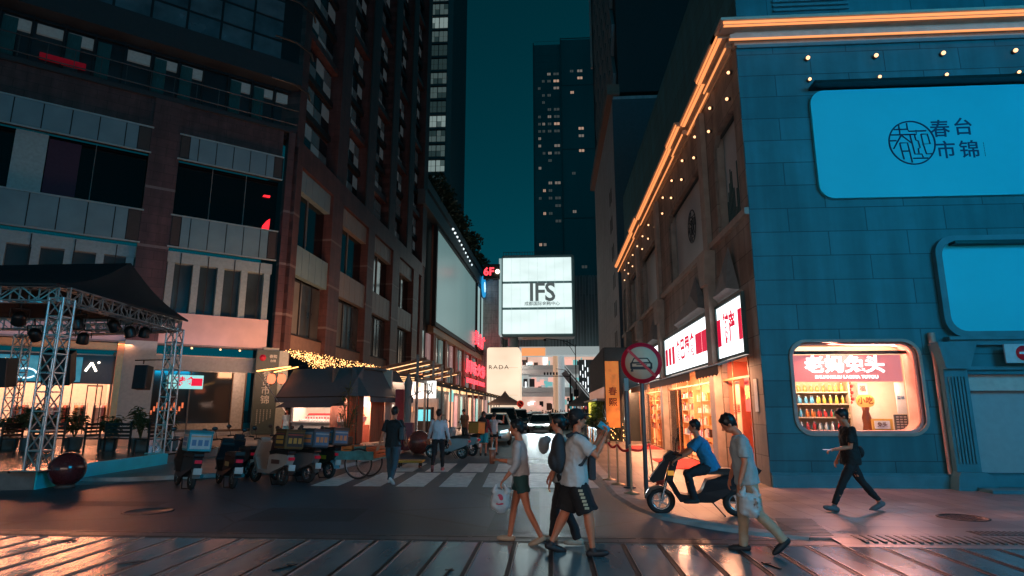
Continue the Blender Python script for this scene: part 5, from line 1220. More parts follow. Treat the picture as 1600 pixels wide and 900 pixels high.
# tower on the left behind the brick building
YL = 116; TL = Fac((0, YL), (1, 0)); a = TL.uz(640, 150)[0]; b = TL.uz(706, 150)[0]
LT = root('left_apartment_tower', 'dark apartment tower with columns of dim windows above the left roofs', 'building', (b, YL, 0))
q = MB(); q.box(a-12, b, .2, 20, 0, 110); q.build('tower_wall', mat('tower_slate', (.07, .085, .095), .6), LT, TL.M)
q = MB(); q.box(b-1.1, b+.0, -.35, .2, 0, 110); q.box(a+3.2, a+3.9, -.3, .2, 0, 110); q.box(b-5.9, b-5.2, -.3, .2, 0, 110); q.build('tower_pier', mat('pier_slate', (.10, .115, .12), .6), LT, TL.M)
wt = [mat('tw0', (.05, .08, .08), .3, em=(.3, .5, .48), es=.05), mat('tw1', (.15, .2, .2), .3, em=(.55, .75, .7), es=.09), mat('tw2', (.25, .3, .28), .3, em=(.75, .95, .9), es=.24), emit('tw3', (.3, .9, .85), 1.0)]
rnd = random.Random(13); fr_ = mat('tower_mullion', (.03, .035, .04), .5)
for fl in range(21):
    z = 40+fl*3.3
    for ci, xx in enumerate((b-4.9, a+.8)):
        br = rnd.choice([0, 0, 1, 1, 2]) if ci == 0 else rnd.choice([0, 0, 1, 1])
        if (ci, fl) == (1, 6): br = 3
        q = MB()
        for i in range(4):
            for j in range(2):
                q.mi = br if rnd.random() < .7 else max(0, br-1)
                q.box(xx+i*.9+(.12 if i > 1 else 0), xx+i*.9+.8+(.12 if i > 1 else 0), .0, .18, z+j*1.25, z+j*1.25+1.1)
        q.build('window', wt, LT, TL.M)
    q = MB(); q.box(b-5.1, b-1.2, -.2, .19, z-.75, z-.45); q.build('sill', fr_, LT, TL.M)

# ================================================================== mast arms, tents, no-parking sign down the street
dm = MATS['dark_metal']
def pole(lab, cat, px, Y, ytop, r0=.09):
    p = DY(px, 640, Y); R_ = root(cat.replace(' ', '_'), lab, cat, (p.x, Y, 0)); zt_ = DY(px, ytop, Y).z
    q = LB(); q.cyl((0, 0, 0), (0, 0, zt_), r0, r0*.6, 8); q.build('pole', dm, R_); return R_, zt_, p.x
R_, z, x = pole('black street lamp with a long curved arm in front of the mall', 'street lamp', 901, 78, 538)
q = LB(); q.tube([(0, 0, z-.3), (-1.0, 0, z+.35), (-2.2, 0, z+.62), (-3.8, 0, z+.75)], .05, 6); q.tube([(0, 0, z-1.4), (-.7, 0, z-.3), (-1.6, 0, z+.4)], .035, 6); q.build('arm', dm, R_)
q = LB(); q.ball((-3.9, 0, z+.6), .22, 8, 6, (1, 1, .7)); q.build('lamp_head', dm, R_)
q = LB(); q.box(-.32, .3, -.2, .2, 3.4, 4.3); q.build('control_box', dm, R_)
R_, z, x = pole('black traffic signal mast with a long horizontal arm and small cameras', 'traffic mast', 892, 70, 583, .13)
xa = DY(826, 588, 70).x-x
q = LB(); q.tube([(0, 0, z-.35), (xa, 0, z-.3)], .055, 6); q.tube([(0, 0, z-.0), (-.8, 0, z+.4), (-1.6, 0, z+.5)], .03, 5); q.build('arm', dm, R_)
for k in range(5): q = LB(); q.box(xa*.3-k*.35, xa*.3-k*.35-.2, -.12, .12, z-.2, z+.1); q.build('camera', dm, R_)
q = LB(); q.box(-.28, .0, -.2, .2, 1.9, 2.8); q.box(.0, .26, -.2, .2, 2.2, 3.6); q.build('signal_head', dm, R_)
def tent(lab, px, Y, w_, ztop, zeave):
    p = DY(px, 640, Y); R_ = root('market_tent', lab, 'tent', (p.x, Y, 0))
    q = LB(); h = w_/2; q.add([(-h, -h, zeave), (h, -h, zeave), (h, h, zeave), (-h, h, zeave), (-h*.25, -h*.25, zeave+(ztop-zeave)*.55), (h*.25, -h*.25, zeave+(ztop-zeave)*.55), (h*.25, h*.25, zeave+(ztop-zeave)*.55), (-h*.25, h*.25, zeave+(ztop-zeave)*.55), (0, 0, ztop)],
                              [(0, 1, 5, 4), (1, 2, 6, 5), (2, 3, 7, 6), (3, 0, 4, 7), (4, 5, 8), (5, 6, 8), (6, 7, 8), (7, 4, 8)]); q.box(-h, h, -h-.02, -h, zeave-.25, zeave); q.box(h, h+.02, -h, h, zeave-.25, zeave); q.build('canopy', mat('tent_taupe', (.40, .33, .29), .8), R_)
    for sx_ in (-1, 1):
        for sy_ in (-1, 1): q = LB(); q.box(sx_*h-.04, sx_*h+.04, sy_*h-.04, sy_*h+.04, 0, zeave); q.build('leg', dm, R_)
    return R_
R_ = tent('taupe pyramid tent hung with a row of coloured flags near the kiosk', 911, 68, 3.3, 3.9, 2.4)
for k, c in enumerate([(.1, .6, .6), (.1, .5, .7), (.8, .75, .7), (.8, .3, .1), (.7, .1, .15), (.2, .5, .7), (.7, .4, .5), (.8, .8, .75)]):
    q = LB(); q.box(-1.5+k*.4, -1.25+k*.4, -1.62, -1.60, 1.85, 2.2); q.build('flag', mat('flag%d' % k, c, .6, em=c, es=.3), R_)
tent('taupe pyramid tent on the left kerb behind the round red sign', 789, 66, 3.3, 3.8, 2.5)
p = DY(813, 631, 60); R_ = root('round_sign', 'small round red traffic sign far down the left kerb', 'traffic sign', (p.x, 60, 0))
q = LB(); q.cyl((0, 0.05, 0), (0, .05, p.z), .04); q.build('pole', dm, R_)
q = LB(); q.lathe([(.34, 0), (.34, .03)], (0, 0, p.z), 20, RP); q.build('disc', mat('red_lit', (.6, .02, .02), .5, em=(1, .05, .02), es=.4), R_)
q = LB(); q.lathe([(.24, 0), (.24, .03)], (0, -.02, p.z), 20, RP); q.build('face', mat('dark_rose', (.25, .05, .05), .5), R_)
q = LB(); q.bar((-.17, -.06, p.z+.17), (.17, -.06, p.z-.17), .06, .02, (0, 1, 0)); q.build('slash', MATS['red_lit'], R_)
# ================================================================== stage with truss roof on the left
ZS = .42
sc_ = G(52, 765); se_ = G(253, 731)
dirS = (Vector((se_.x, se_.y))-Vector((sc_.x, sc_.y))); LSIDE = dirS.length
ST = Fac((sc_.x, sc_.y), dirS)       # local x runs back along the blue side; outward (-y) is to the right
stage = root('stage', 'low open stage with wooden floor and blue side skirt on the left', 'stage', (sc_.x, sc_.y, 0))
front = [(0, 0), (LSIDE, 0)]
# local frame: x back, y to the left
q = MB(); q.poly([[(0.02, .02), (LSIDE+4.5, .02), (LSIDE+4.5, 11), (-2.6, 11)]], .0, ZS-.05, 'xy'); q.build('base', mat('stage_grey', (.16, .15, .14), .6, var=.2), stage, ST.M)
q = MB(); q.poly([[(0.0, .0), (LSIDE+4.6, .0), (LSIDE+4.6, 11), (-2.65, 11)]], ZS-.05, ZS, 'xy'); q.build('floor', blocks('stage_boards', (.34, .22, .16), .25, 2.0, (.05, .03, .02), .22, .2, .008, 'xy', dirt=.3), stage, ST.M)
q = MB(); q.box(0, LSIDE+.2, -.04, -.004, .0, ZS+.02); q.build('side_skirt', mat('skirt_cyan', (.02, .66, .78), .45, var=.12, scale=1.2), stage, ST.M)
ramp = G(124, 756); 
g = MB(); a = ST.w(1.5, -.05, .006); b = ST.w(LSIDE, -.05, .11); g.add([ST.w(.8, -.06, .004), ST.w(LSIDE+1, -.06, .12), ST.w(LSIDE+1, -1.6, .108), ST.w(.9, -1.1, .004)], [(0, 1, 2, 3)]); _tag(g.build('pavement_ramp', mat('ramp_grey', (.28, .29, .28), .5, var=.15)), kind='structure')
steel = mat('truss_steel', (.50, .52, .53), .3, .85, var=.1)
def truss(q, p0, p1, w_=.30, r=.024, up=(0, 0, 1), step=.42):
    p0, p1 = Vector(p0), Vector(p1); d = (p1-p0); L = d.length; d.normalize(); upv = Vector(up)
    a = d.cross(upv).normalized()*w_/2; b = a.cross(d).normalized()*w_/2
    cs = [a+b, a-b, -a-b, -a+b]
    for c in cs: q.cyl(p0+c, p1+c, r, r, 6)
    n = max(2, int(L/step))
    for i in range(n+1):
        p = p0+d*(L*i/n)
        for k in range(4): q.bar(p+cs[k], p+cs[(k+1) % 4], r*1.1)
        if i < n:
            p2 = p0+d*(L*(i+1)/n)
            for k in range(4):
                u, v = (k, (k+1) % 4) if i % 2 else ((k+1) % 4, k); q.bar(p+cs[u], p2+cs[v], r*.9)
TRX = root('truss_roof', 'silver box truss frame with a black canopy over the stage', 'stage roof', (sc_.x, sc_.y, ZS))
def gz(px, py, z): p = G(px, py, z); return p
T1 = gz(58, 735, ZS); T2 = gz(253, 708, ZS); T3 = gz(8, 703, ZS)
back = T3 + (T2-T1)*1.0
zt1 = 4.75
H1 = 4.45
tows = [(T1, 'near'), (T2, 'right'), (T3, 'left'), ]
for p, nm in tows:
    q = MB(); truss(q, (p.x, p.y, ZS), (p.x, p.y, H1), .36, .028, (1, 0, 0)); q.build('tower', steel, TRX)
    q = MB(); q.box(p.x-.35, p.x+.35, p.y-.35, p.y+.35, ZS+.002, ZS+.03); q.build('foot_plate', steel, TRX)
L4 = Vector((T1.x-9.5, T1.y-1.6, ZS)); R4 = T2+(Vector((L4.x, L4.y, 0))-Vector((T1.x, T1.y, 0)))
def tz(p, z): return Vector((p.x, p.y, z))
for a, b in ((T1, T2), (T1, L4), (T2, R4), (T3, T2)):
    q = MB(); truss(q, tz(a, H1+.1), tz(b, H1+.1), .34, .026); q.build('roof_truss', steel, TRX)
# black canopy: hipped, ridge running left
E_ = H1+.32
blk = mat('canopy_black', (.010, .013, .016), .55, var=.2, bump=.2, bscale=3)
c1 = tz(T1, E_)+Vector((.1, -.35, 0)); c2 = tz(T2, E_)+Vector((.35, .1, 0)); c3 = tz(R4, E_); c4 = tz(L4, E_)+Vector((0, -.3, 0))
m_ = (T1+T2)/2; rd = (L4-T1).normalized(); ap = DY(203, 411, (T1.y+T2.y)/2+.0); ap2 = DY(-40, 415, m_.y-1.6)
q = MB(); N = 10
def strip(a0, a1, b0, b1, sag=.18):
    vs = []; fs = []
    for i in range(N+1):
        for j in range(N+1):
            u, v = i/N, j/N; p = (a0.lerp(a1, u)).lerp(b0.lerp(b1, u), v); p = p.copy(); p.z -= sag*math.sin(PI*v)*(1+.3*math.sin(u*9)); vs.append(p)
    for i in range(N):
        for j in range(N): k = i*(N+1)+j; fs.append((k, k+1, k+N+2, k+N+1))
    q.add(vs, fs, True)
strip(c4, c1, ap2, ap); strip(c1, c2, ap, ap+Vector((.02, .02, 0))); strip(c2, c3, ap, ap2)
q.add([c4, c1, c1-Vector((0, 0, .06)), c4-Vector((0, 0, .06))], [(0, 1, 2, 3)]); q.add([c1, c2, c2-Vector((0, 0, .06)), c1-Vector((0, 0, .06))], [(0, 1, 2, 3)])
q.build('canopy', blk, TRX)
# stage lanterns hanging from the truss
spot_p = None
spots = [(30, 497, 'over the far left of the stage', .1), (120, 504, 'just right of the near truss tower', .25), (178, 508, 'at the middle of the right truss', .5), (203, 518, 'third from the right end of the truss', .62), (226, 519, 'nearest the right truss tower', .82), (55, 522, 'left of the near truss tower below the roof', .3), (130, 528, 'hung lowest at the middle of the stage roof', .6)]
for px, py, nm, t in spots:
    Y = T1.y+(T2.y-T1.y)*t; p = DY(px, py, Y+.2)
    if spot_p is None:
        spot_p = root('stage_light', 'x', 'stage light', (0, 0, 0), group='black stage lights hanging from the truss')
        q = LB(); q.lathe([(.08, .16), (.15, .08), (.16, -.12), (.17, -.16), (.12, -.165)], n=12, R=Matrix.Rotation(rad(35), 3, 'X')); q.build('housing', mat('black_plastic', (.012, .012, .012), .4), spot_p)
        q = LB(); q.tube([(-.2, 0, 0), (-.2, 0, .24), (.2, 0, .24), (.2, 0, 0)], .016, 6); q.cyl((0, 0, .24), (0, 0, .42), .02); q.build('yoke', MATS['black_plastic'], spot_p)
        q = LB(); q.lathe([(.115, -.17), (.115, -.168)], n=12, R=Matrix.Rotation(rad(35), 3, 'X')); q.build('lens', mat('lens_glass', (.05, .05, .06), .1, spec=.9), spot_p)
        o = spot_p
    else: o = copy_tree(spot_p)
    o.location = p; o.rotation_euler = (rr.uniform(-.3, .3), 0, rr.uniform(-1, 1)); o['label'] = 'black stage light '+nm
def speaker(lab, p, w_, h_, d_, tilt, rz):
    R_ = root('loudspeaker', lab, 'loudspeaker', tuple(p), rz); R3 = Matrix.Rotation(tilt, 3, 'X')
    q = LB(); q.cbox((0, 0, 0), (w_, d_, h_), R3); q.bevel(.02); q.build('cabinet', MATS['black_plastic'], R_)
    q = LB(); q.cbox(R3 @ Vector((0, -d_/2-.006, 0)), (w_*.9, .01, h_*.92), R3); q.build('grille', mat('speaker_grille', (.03, .035, .04), .6, .4, bump=.4, bscale=150), R_)
    return R_
speaker('big black loudspeaker hung tilted beside the near truss tower', DY(92, 574, T1.y+1.0), .62, .82, .5, rad(18), rad(25))
speaker('black loudspeaker on a bracket left of the right truss tower', DY(223, 590, T2.y-.1), .42, .78, .42, rad(-4), rad(10))
speaker('black loudspeaker cut by the left edge of the picture', DY(2, 582, T1.y+1.2), .5, .75, .5, rad(5), rad(15))
p = DY(225, 563, T2.y-.1); R_ = root('speaker_bracket', 'thin black bar carrying the right loudspeaker', 'bracket', tuple(p)); q = LB(); q.tube([(-.3, 0, 0), (.9, 0, .02)], .02, 6); q.tube([(0, 0, 0), (0, 0, -.12)], .02, 6); q.build('bar', dm, R_)
# potted plants on the stage, benches, tables
def plant(lab, px, py, h, z=ZS, seed=1, grp='potted shrubs along the back of the stage', spread=.5, potc=(.10, .16, .17)):
    p = G(px, py, z); R_ = root('potted_plant', lab, 'plant', tuple(p), 0, grp); rn = random.Random(seed)
    q = LB(); q.lathe([(.20, 0), (.26, .10), (.28, .40), (.31, .44), (.27, .45), (.25, .42)], n=14); q.build('pot', mat('pot_teal', potc, .5), R_)
    q = LB()
    for k in range(9):
        a = rn.uniform(0, 6.28); top = Vector((math.cos(a)*spread*rn.uniform(.2, .8), math.sin(a)*spread*rn.uniform(.2, .8), h*rn.uniform(.65, 1))); q.tube([(0, 0, .4), top*.5+Vector((0, 0, .25)), top], [.015, .012, .006], 5)
        for j in range(26):
            b_ = rn.uniform(0, 6.28); d_ = Vector((math.cos(b_), math.sin(b_), rn.uniform(-.5, .35))).normalized(); s_ = d_.cross(Vector((0, 0, 1))).normalized()
            l = rn.uniform(.16, .32); c = top*rn.uniform(.55, 1.0)+Vector((0, 0, .1)); q.add([c, c+d_*l*.5+s_*.035, c+d_*l+Vector((0, 0, -.06)), c+d_*l*.5-s_*.035], [(0, 1, 2, 3)])
    q.build('foliage', mat('leaf_mid', (.055, .085, .035), .6, var=.35), R_)
for i, (lab, px, py, h) in enumerate([('bushy plant in a teal pot left of the boutique door', 113, 704, 1.35), ('plant in a teal pot in front of the boutique door jamb', 168, 705, 1.15), ('wide plant in a teal pot before the grey pillar', 217, 706, 1.5), ('dark plant behind the right truss tower', 264, 703, 1.5), ('plant behind the near truss tower', 45, 706, 1.6), ('plant at the far left edge of the stage', 12, 704, 1.35), ('low plant between the near tower and the left bench', 70, 703, 1.5)]):
    plant(lab, px, py, h, seed=50+i)
def bench(lab, px, py, rz):
    p = G(px, py, ZS); R_ = root('slat_chair', lab, 'chair', tuple(p), rz, 'black slatted chairs on the stage')
    q = LB()
    for k in range(4): q.box(-.45, .45, -.22+k*.13, -.12+k*.13, .42, .45)
    q.build('seat', MATS['black_plastic'], R_)
    q = LB()
    for k in range(4): q.box(-.45, .45, .27, .30, .50+k*.12, .58+k*.12)
    q.build('backrest', MATS['black_plastic'], R_)
    for sx_ in (-.43, .43):
        for sy_ in (-.2, .27): q = LB(); q.box(sx_-.025, sx_+.025, sy_-.025, sy_+.025, 0, .42 if sy_ < 0 else .98); q.build('leg', MATS['black_plastic'], R_)
bench('wide black slatted bench before the grey pillar, its back turned to the viewer', 190, 706, rad(180))
bench('black slatted bench between the near tower and the clothes rails', 78, 706, rad(200))
bench('black slatted chair turned sideways left of the pillar', 155, 706, rad(100))
bench('black slatted chair turned sideways by the right truss tower', 233, 707, rad(-95))
bench('black slatted chair turned sideways left of the near tower', 28, 706, rad(95))
# stone balls
def ball(lab, px, py, r, c):
    p = G(px, py); R_ = root('stone_ball', lab, 'ball bollard', (p.x, p.y, 0)); 
    q = LB(); q.lathe([(r*.5, 0), (r*.52, .05), (r*.45, .07)], n=20); q.build('foot', mat('ball_foot', (.1, .08, .07), .5), R_)
    q = LB(); q.ball((0, 0, r+.03), r, 32, 20); q.build('ball_body', c, R_)
ball('polished dark red stone ball at the corner of the stage', 101, 762, .39, mat('red_granite', (.09, .018, .02), .18, var=.4, scale=30, coat=.3))
ball('reddish brown stone ball before the storefront left of the white shirted man', 654, 711, .47, mat('brown_granite', (.22, .055, .04), .2, var=.4, scale=30, coat=.3))

# ================================================================== pillar banner, kiosk, fairy light canopy, pergola on the left street side
x0, zb = LC.uz(391, 680, .5); x1, _ = LC.uz(440, 680, .5)
R_ = LC.root('pillar_banner', 'tall slate banner with vertical white characters wrapped round the corner pillar', 'banner', (x0+x1)/2, -.5, 0)
q = MB(); q.box(x0, x1-.55, -.50, -.21, .12, 5.9); q.build('panel', mat('banner_slate', (.035, .075, .085), .5), R_, LC.M)
q = MB(); q.box(x1-.53, x1+.1, -.48, -.21, .12, 5.9); q.build('side_panel', mat('banner_pale', (.30, .38, .38), .5), R_, LC.M)
q = MB(); xm = (x0+x1-.55)/2
for k, c in enumerate('春台市锦'): put_text(q, c, .62, xm, 4.3-k*.62, -.51, .004, .006)
for j in range(5):
    for k in range(9-j): put_text(q, 'T', .12, xm-.45+j*.22, 1.75-k*.12, -.51, .003, .004)
put_text(q, '春熙', .26, xm+.35, 5.45, -.51, .003, .004); put_text(q, '台锦', .2, xm+.35, 5.15, -.51, .003, .004)
q.build('lettering', mat('ink_pale', (.45, .52, .52), .5, var=0), R_, LC.M)
q = MB(); q.lathe([(.22, 0), (.22, .01)], (xm-.35, -.51, 5.35), 16, RP); q.build('red_seal', mat('seal_red', (.4, .02, .05), .5, em=(.6, 0, .05), es=.1), R_, LC.M)

KC = Vector((-9.75, 30.2)); KL = Vector((-14.3, 32.4)); KR = Vector((-8.75, 33.8))
kio = root('snack_kiosk', 'snack kiosk with big grey canvas awnings and an open lit counter', 'kiosk', (KC.x, KC.y, .1))
KA = Fac(KL, KC-KL); KB_ = Fac(KC, KR-KC)
awg = mat('kiosk_canvas', (.115, .13, .14), .8, var=.08, bump=.15, bscale=30)
def awning(fac, x0, x1, mat_, par, zt_, ze, out, nm='awning'):
    q = MB(); n = 8; vs = []; 
    for i in range(n+1):
        u = i/n
        for j in range(7):
            v = j/6; vs.append((x0+(x1-x0)*u, .25-(out+.25)*v, zt_+(ze-zt_)*v-.09*math.sin(PI*v)))
    fs = [(i*7+j, i*7+j+1, (i+1)*7+j+1, (i+1)*7+j) for i in range(n) for j in range(6)]
    q.add(vs, fs, True)
    q.add([(x0, .25, zt_), (x0, -out, ze), (x0, .25, ze)], [(0, 1, 2)]); q.add([(x1, .25, zt_), (x1, -out, ze), (x1, .25, ze)], [(0, 1, 2)])
    q.box(x0, x1, -out-.012, -out, ze-.28, ze); q.build(nm, mat_, par, fac.M)
    q = MB(); q.tube([(x0, -out, ze-.02), (x1, -out, ze-.02)], .03, 6); q.build('awning_bar', dm, par, fac.M)
La = (KC-KL).length; Lb = (KR-KC).length
awning(KA, .1, La+.15, awg, kio, 3.95, 2.45, .85); awning(KB_, -.1, Lb+.6, awg, kio, 3.95, 2.45, .85)
q = MB(); q.box(.9, La-.1, -.75, -.73, 1.98, 2.28); q.add([(.9, -.85, 2.2), (La-.2, -.85, 2.2), (La-.6, -1.15, 1.9), (.5, -1.15, 1.9)], [(0, 1, 2, 3)]); q.build('lower_flap', awg, kio, KA.M)
# body
q = MB(); q.box(.0, La, .3, .4, 2.4, 3.9); q.box(0, .12, .3, .42, .1, 2.5); q.box(La-.3, La, .25, .42, .1, 2.5); q.build('frame', mat('kiosk_frame', (.05, .05, .05), .5), kio, KA.M)
q = MB(); q.box(.0, La, 2.6, 2.7, .1, 3.9); q.box(-.0, .1, .4, 2.6, .1, 3.9); q.build('back_wall', whitewall, kio, KA.M)
q = MB(); q.poly([[(0, .3), (La, .3), (La-.4, 2.8), (0, 2.8)]], 3.85, 3.95, 'xy'); q.build('roof', awg, kio, KA.M)
q = MB(); q.box(.2, La-.35, .28, .8, .1, 1.12); q.box(.12, La-.3, .2, .85, 1.12, 1.18); q.build('counter', mat('counter_grey', (.2, .22, .22), .4), kio, KA.M)
q = MB(); q.box(.3, La-.4, 1.2, 1.25, 1.95, 2.45); q.build('lightbox', emit('kiosk_lightbox', (.9, .97, 1), .95), kio, KA.M)
q = MB()
for k, c in enumerate([(1, .3, .12), (.9, .6, .2), (.2, .6, .7)]):
    q.mi = k; q.box(1.9+k*.28, 2.15+k*.28, 1.18, 1.19, 2.0, 2.4)
q.build('food_picture', [mat('pic%d' % k, c, .5, em=c, es=.5) for k, c in enumerate([(.9, .25, .1), (.9, .6, .25), (.2, .6, .7)])], kio, KA.M)
lamp('kiosk_light', tuple(KA.w(La/2, .9, 2.9)), 3.6, 230, (1, .78, .66), rot=Matrix.Rotation(KA.a, 3, 'Z'), parent=kio, sy=.8)
lamp('kiosk_back_light', tuple(KB_.w(Lb/2, 1.2, 2.6)), 1.5, 220, (1, .5, .3), rot=Matrix.Identity(3), parent=kio, sy=.8)
lamp('kiosk_spill', tuple(KA.w(La/2, -.45, 2.5)), 3.4, 150, (1, .6, .45), rot=Matrix.Rotation(KA.a, 3, 'Z'), parent=kio, sy=.25)
q = MB(); q.box(.0, Lb, 1.4, 1.5, .1, 3.9); q.build('inner_wall', mat('kiosk_red_wall', (.5, .2, .13), .6, var=.2), kio, KB_.M)
# goods on the counter: trays of snacks, one object per tray row
tray_rows = [('red packets', (.55, .03, .05), 1.30, 1.0, 0), ('red packets', (.5, .02, .03), 1.48, 1.15, 0), ('orange skewers', (.85, .28, .06), 1.30, 1.0, 1), ('orange skewers', (.9, .4, .1), 1.46, 1.12, 1), ('white cups', (.75, .7, .65), 1.19, .55, 2)]
for ti, (nm, c, z, y, side) in enumerate(tray_rows):
    for k in range(6):
        xa = .4+(0 if side != 1 else 2.1)+k*(.33 if side != 2 else .66)
        first = k == 0
        if first:
            pr = KA.root('snack_tray', 'x', 'food tray', xa, y, z, group='trays of %s on the kiosk counter' % nm); q = LB(); q.box(0, .30 if side != 2 else .6, 0, .22, 0, .03); q.build('tray', mat('tray_metal', (.4, .38, .36), .3, .5), pr)
            q = LB(); w__ = .30 if side != 2 else .6
            for j in range(5): q.box(.02+j*w__/5, .02+j*w__/5+w__/5*.7, .03, .19, .03, .10+.02*(j % 2))
            q.build('snacks', mat('snack%d' % ti, c, .4, em=c, es=.25), pr); o = pr
        else: o = copy_tree(pr)
        o.location = KA.w(xa, y, z); o['label'] = '%s in a metal tray, %s row of the kiosk counter' % (nm, ['lower left', 'upper left', 'lower right', 'upper right', 'front'][ti])
q = MB(); q.box(.3, La-.5, .8, 1.3, 1.18, 1.28); q.box(.3, La-.5, 1.05, 1.35, 1.28, 1.44); q.build('tray_steps', mat('step_white', (.7, .66, .62), .4), kio, KA.M)
q = MB()
for k in range(14): q.box(1.4+k*.2, 1.44+k*.2, .22, .24, 1.19, 1.42)
q.box(1.4, 4.1, .21, .25, 1.42, 1.44); q.build('glass_guard_post', mat('guard_white', (.7, .68, .66), .4), kio, KA.M)
# curtains on the right side
cm = mat('curtain_orange', (.50, .13, .06), .8, var=.3, scale=2, streak=(9, 9, .3))
for i, (fac, xa, xb) in enumerate(((KA, La-.55, La+.05), (KB_, .15, .55), (KB_, 1.3, 2.6))):
    q = MB(); n = 30
    vs = [(xa+(xb-xa)*k/n, -.05+.05*math.sin(k*1.9), z) for z in (.15, 2.5) for k in range(n+1)]
    q.add(vs, [(k, k+1, n+2+k, n+1+k) for k in range(n)], True); q.build('curtain', cm, kio, fac.M)
# kiosk goods behind the right side opening
q = MB()
for k in range(8): q.box(.6+k*.22, .75+k*.22, .9, 1.1, 1.0, 1.35)
q.box(.5, 2.6, .8, 1.3, .1, 1.0); q.build('side_counter', mat('rose_counter', (.45, .2, .18), .5), kio, KB_.M)
# palm-like plant before the kiosk
p = G(550, 697, .1); R_ = root('palm_plant', 'tall spiky leaved plant standing at the corner of the snack kiosk', 'plant', (-9.6, 28.6, .1)); rn = random.Random(9)
q = LB(); q.lathe([(.2, 0), (.28, .1), (.3, .45), (.26, .46)], n=14); q.build('pot', mat('pot_brown', (.10, .05, .03), .5), R_)
q = LB()
stems = [Vector((0, 0, 2.7)), Vector((-.25, .1, 2.1)), Vector((.3, -.1, 1.7)), Vector((.1, .2, 1.2)), Vector((-.2, -.15, 1.5))]
for s_ in stems: q.tube([(0, 0, .4), s_*.5+Vector((0, 0, .2)), s_], [.035, .03, .02], 6)
q.build('stem', mat('stem_brown', (.12, .09, .04), .7), R_)
q = LB()
for s_ in stems:
    for k in range(44):
        a = rn.uniform(0, 6.28); el = rn.uniform(-.2, 1.1); d_ = Vector((math.cos(a)*math.cos(el), math.sin(a)*math.cos(el), math.sin(el))); sd = d_.cross(Vector((0, 0, 1))).normalized()*.028; l = rn.uniform(.35, .75); c = s_-Vector((0, 0, rn.uniform(0, .6)))
        m1 = c+d_*l*.55; e_ = c+d_*l+Vector((0, 0, -.22*l)); q.add([c, m1+sd, e_, m1-sd], [(0, 1, 2, 3)])
q.build('foliage', mat('leaf_olive', (.13, .13, .035), .5, var=.35), R_)
# fairy light canopy: net of tiny warm lights on wires
FC = root('fairy_light_canopy', 'sloping net of warm fairy lights strung above the snack kiosk', 'string lights', (-15, 36, 5.2))
rn = random.Random(12)
pL0 = DY(452, 547, 33.0); pL1 = DY(560, 566, 41); pL2 = DY(640, 585, 52)
path = [DY(452, 547, 33.5), DY(505, 556, 37), DY(560, 566, 42), DY(600, 576, 47), DY(642, 588, 54)]
path_b = [DY(462, 556, 33.0), DY(505, 578, 36), DY(560, 586, 41), DY(600, 592, 46), DY(640, 600, 52)]
q = MB(); wq = MB()
def lerp_path(P, t): t *= len(P)-1; i = min(len(P)-2, int(t)); return P[i].lerp(P[i+1], t-i)
for k in range(1500):
    t = rn.random(); p = lerp_path(path, t).lerp(lerp_path(path_b, t), rn.random()**.9); p = p+Vector((rn.uniform(-.3, .3), rn.uniform(-.3, .3), rn.uniform(-.12, .12)))
    s_ = rn.uniform(.012, .034); q.add([p+Vector(v)*s_ for v in ((1, 0, 0), (0, 1, 0), (-1, 0, 0), (0, -1, 0), (0, 0, 1), (0, 0, -1))], [(0, 1, 4), (1, 2, 4), (2, 3, 4), (3, 0, 4), (1, 0, 5), (2, 1, 5), (3, 2, 5), (0, 3, 5)])
_tag(q.build('fairy_lights', fairy, FC), kind='stuff')
for k in range(26):
    t = k/25; wq.tube([lerp_path(path, t), lerp_path(path_b, min(1, t+.02))], .012, 4)
wq.tube(path, .03, 5); wq.tube(path_b, .03, 5); wq.build('support_wire', dm, FC)
lamp('fairy_glow', tuple((path[2]+path_b[2])/2+Vector((0, 0, .1))), 14, 900, (1, .42, .20), target=(-20, 46, 9), parent=FC, sy=1.0)
# little red roofed pavilion edge with lanterns
PV = root('lantern_porch', 'small porch edge with warm light strips and two red lanterns left of the kiosk', 'porch', (-15.6, 32.0, 0))
q = MB(); a = DY(402, 580, 31.5); b = DY(455, 573, 31.5); q.add([a, b, b+Vector((0, 2.2, .25)), a+Vector((0, 2.2, .25)), a-Vector((0, 0, .07)), b-Vector((0, 0, .07)), b+Vector((0, 2.2, .18)), a+Vector((0, 2.2, .18))], [(0, 1, 2, 3), (4, 7, 6, 5), (0, 4, 5, 1)]); q.build('porch_roof', mat('porch_brown', (.22, .08, .04), .5), PV)
q = MB(); q.tube([a+Vector((0, -.05, 0)), b+Vector((0, -.05, .0))], .035, 5); q.tube([a+Vector((.5, .9, .0)), b+Vector((0, .9, .05))], .03, 5); q.build('light_strip', emit('strip_orange', (1, .45, .12), 5), PV)
q = MB(); q.tube([a, DY(447, 645, 31.5)], .025, 5); q.build('brace', mat('brace_pale', (.4, .36, .33), .5), PV)
for lab, px, py in (('left one of the two round red paper lanterns', 424, 592), ('right one of the two round red paper lanterns', 440, 592)):
    p = DY(px, py, 31.7); R_ = root('red_lantern', lab, 'lantern', tuple(p), group='red paper lanterns at the porch'); q = LB(); q.lathe([(.06, -.27), (.17, -.2), (.22, 0), (.17, .2), (.06, .27)], n=14); q.build('paper_shade', mat('lantern_paper', (.8, .25, .12), .6, em=(1, .22, .10), es=1.7), R_)
    q = LB(); q.lathe([(.07, -.30), (.07, -.26)], n=10); q.lathe([(.07, .26), (.07, .3)], n=10); q.cyl((0, 0, .3), (0, 0, .45), .01); q.cyl((0, 0, -.45), (0, 0, -.3), .015); q.build('rim_and_tassel', mat('lantern_gold', (.4, .2, .05), .5), R_)
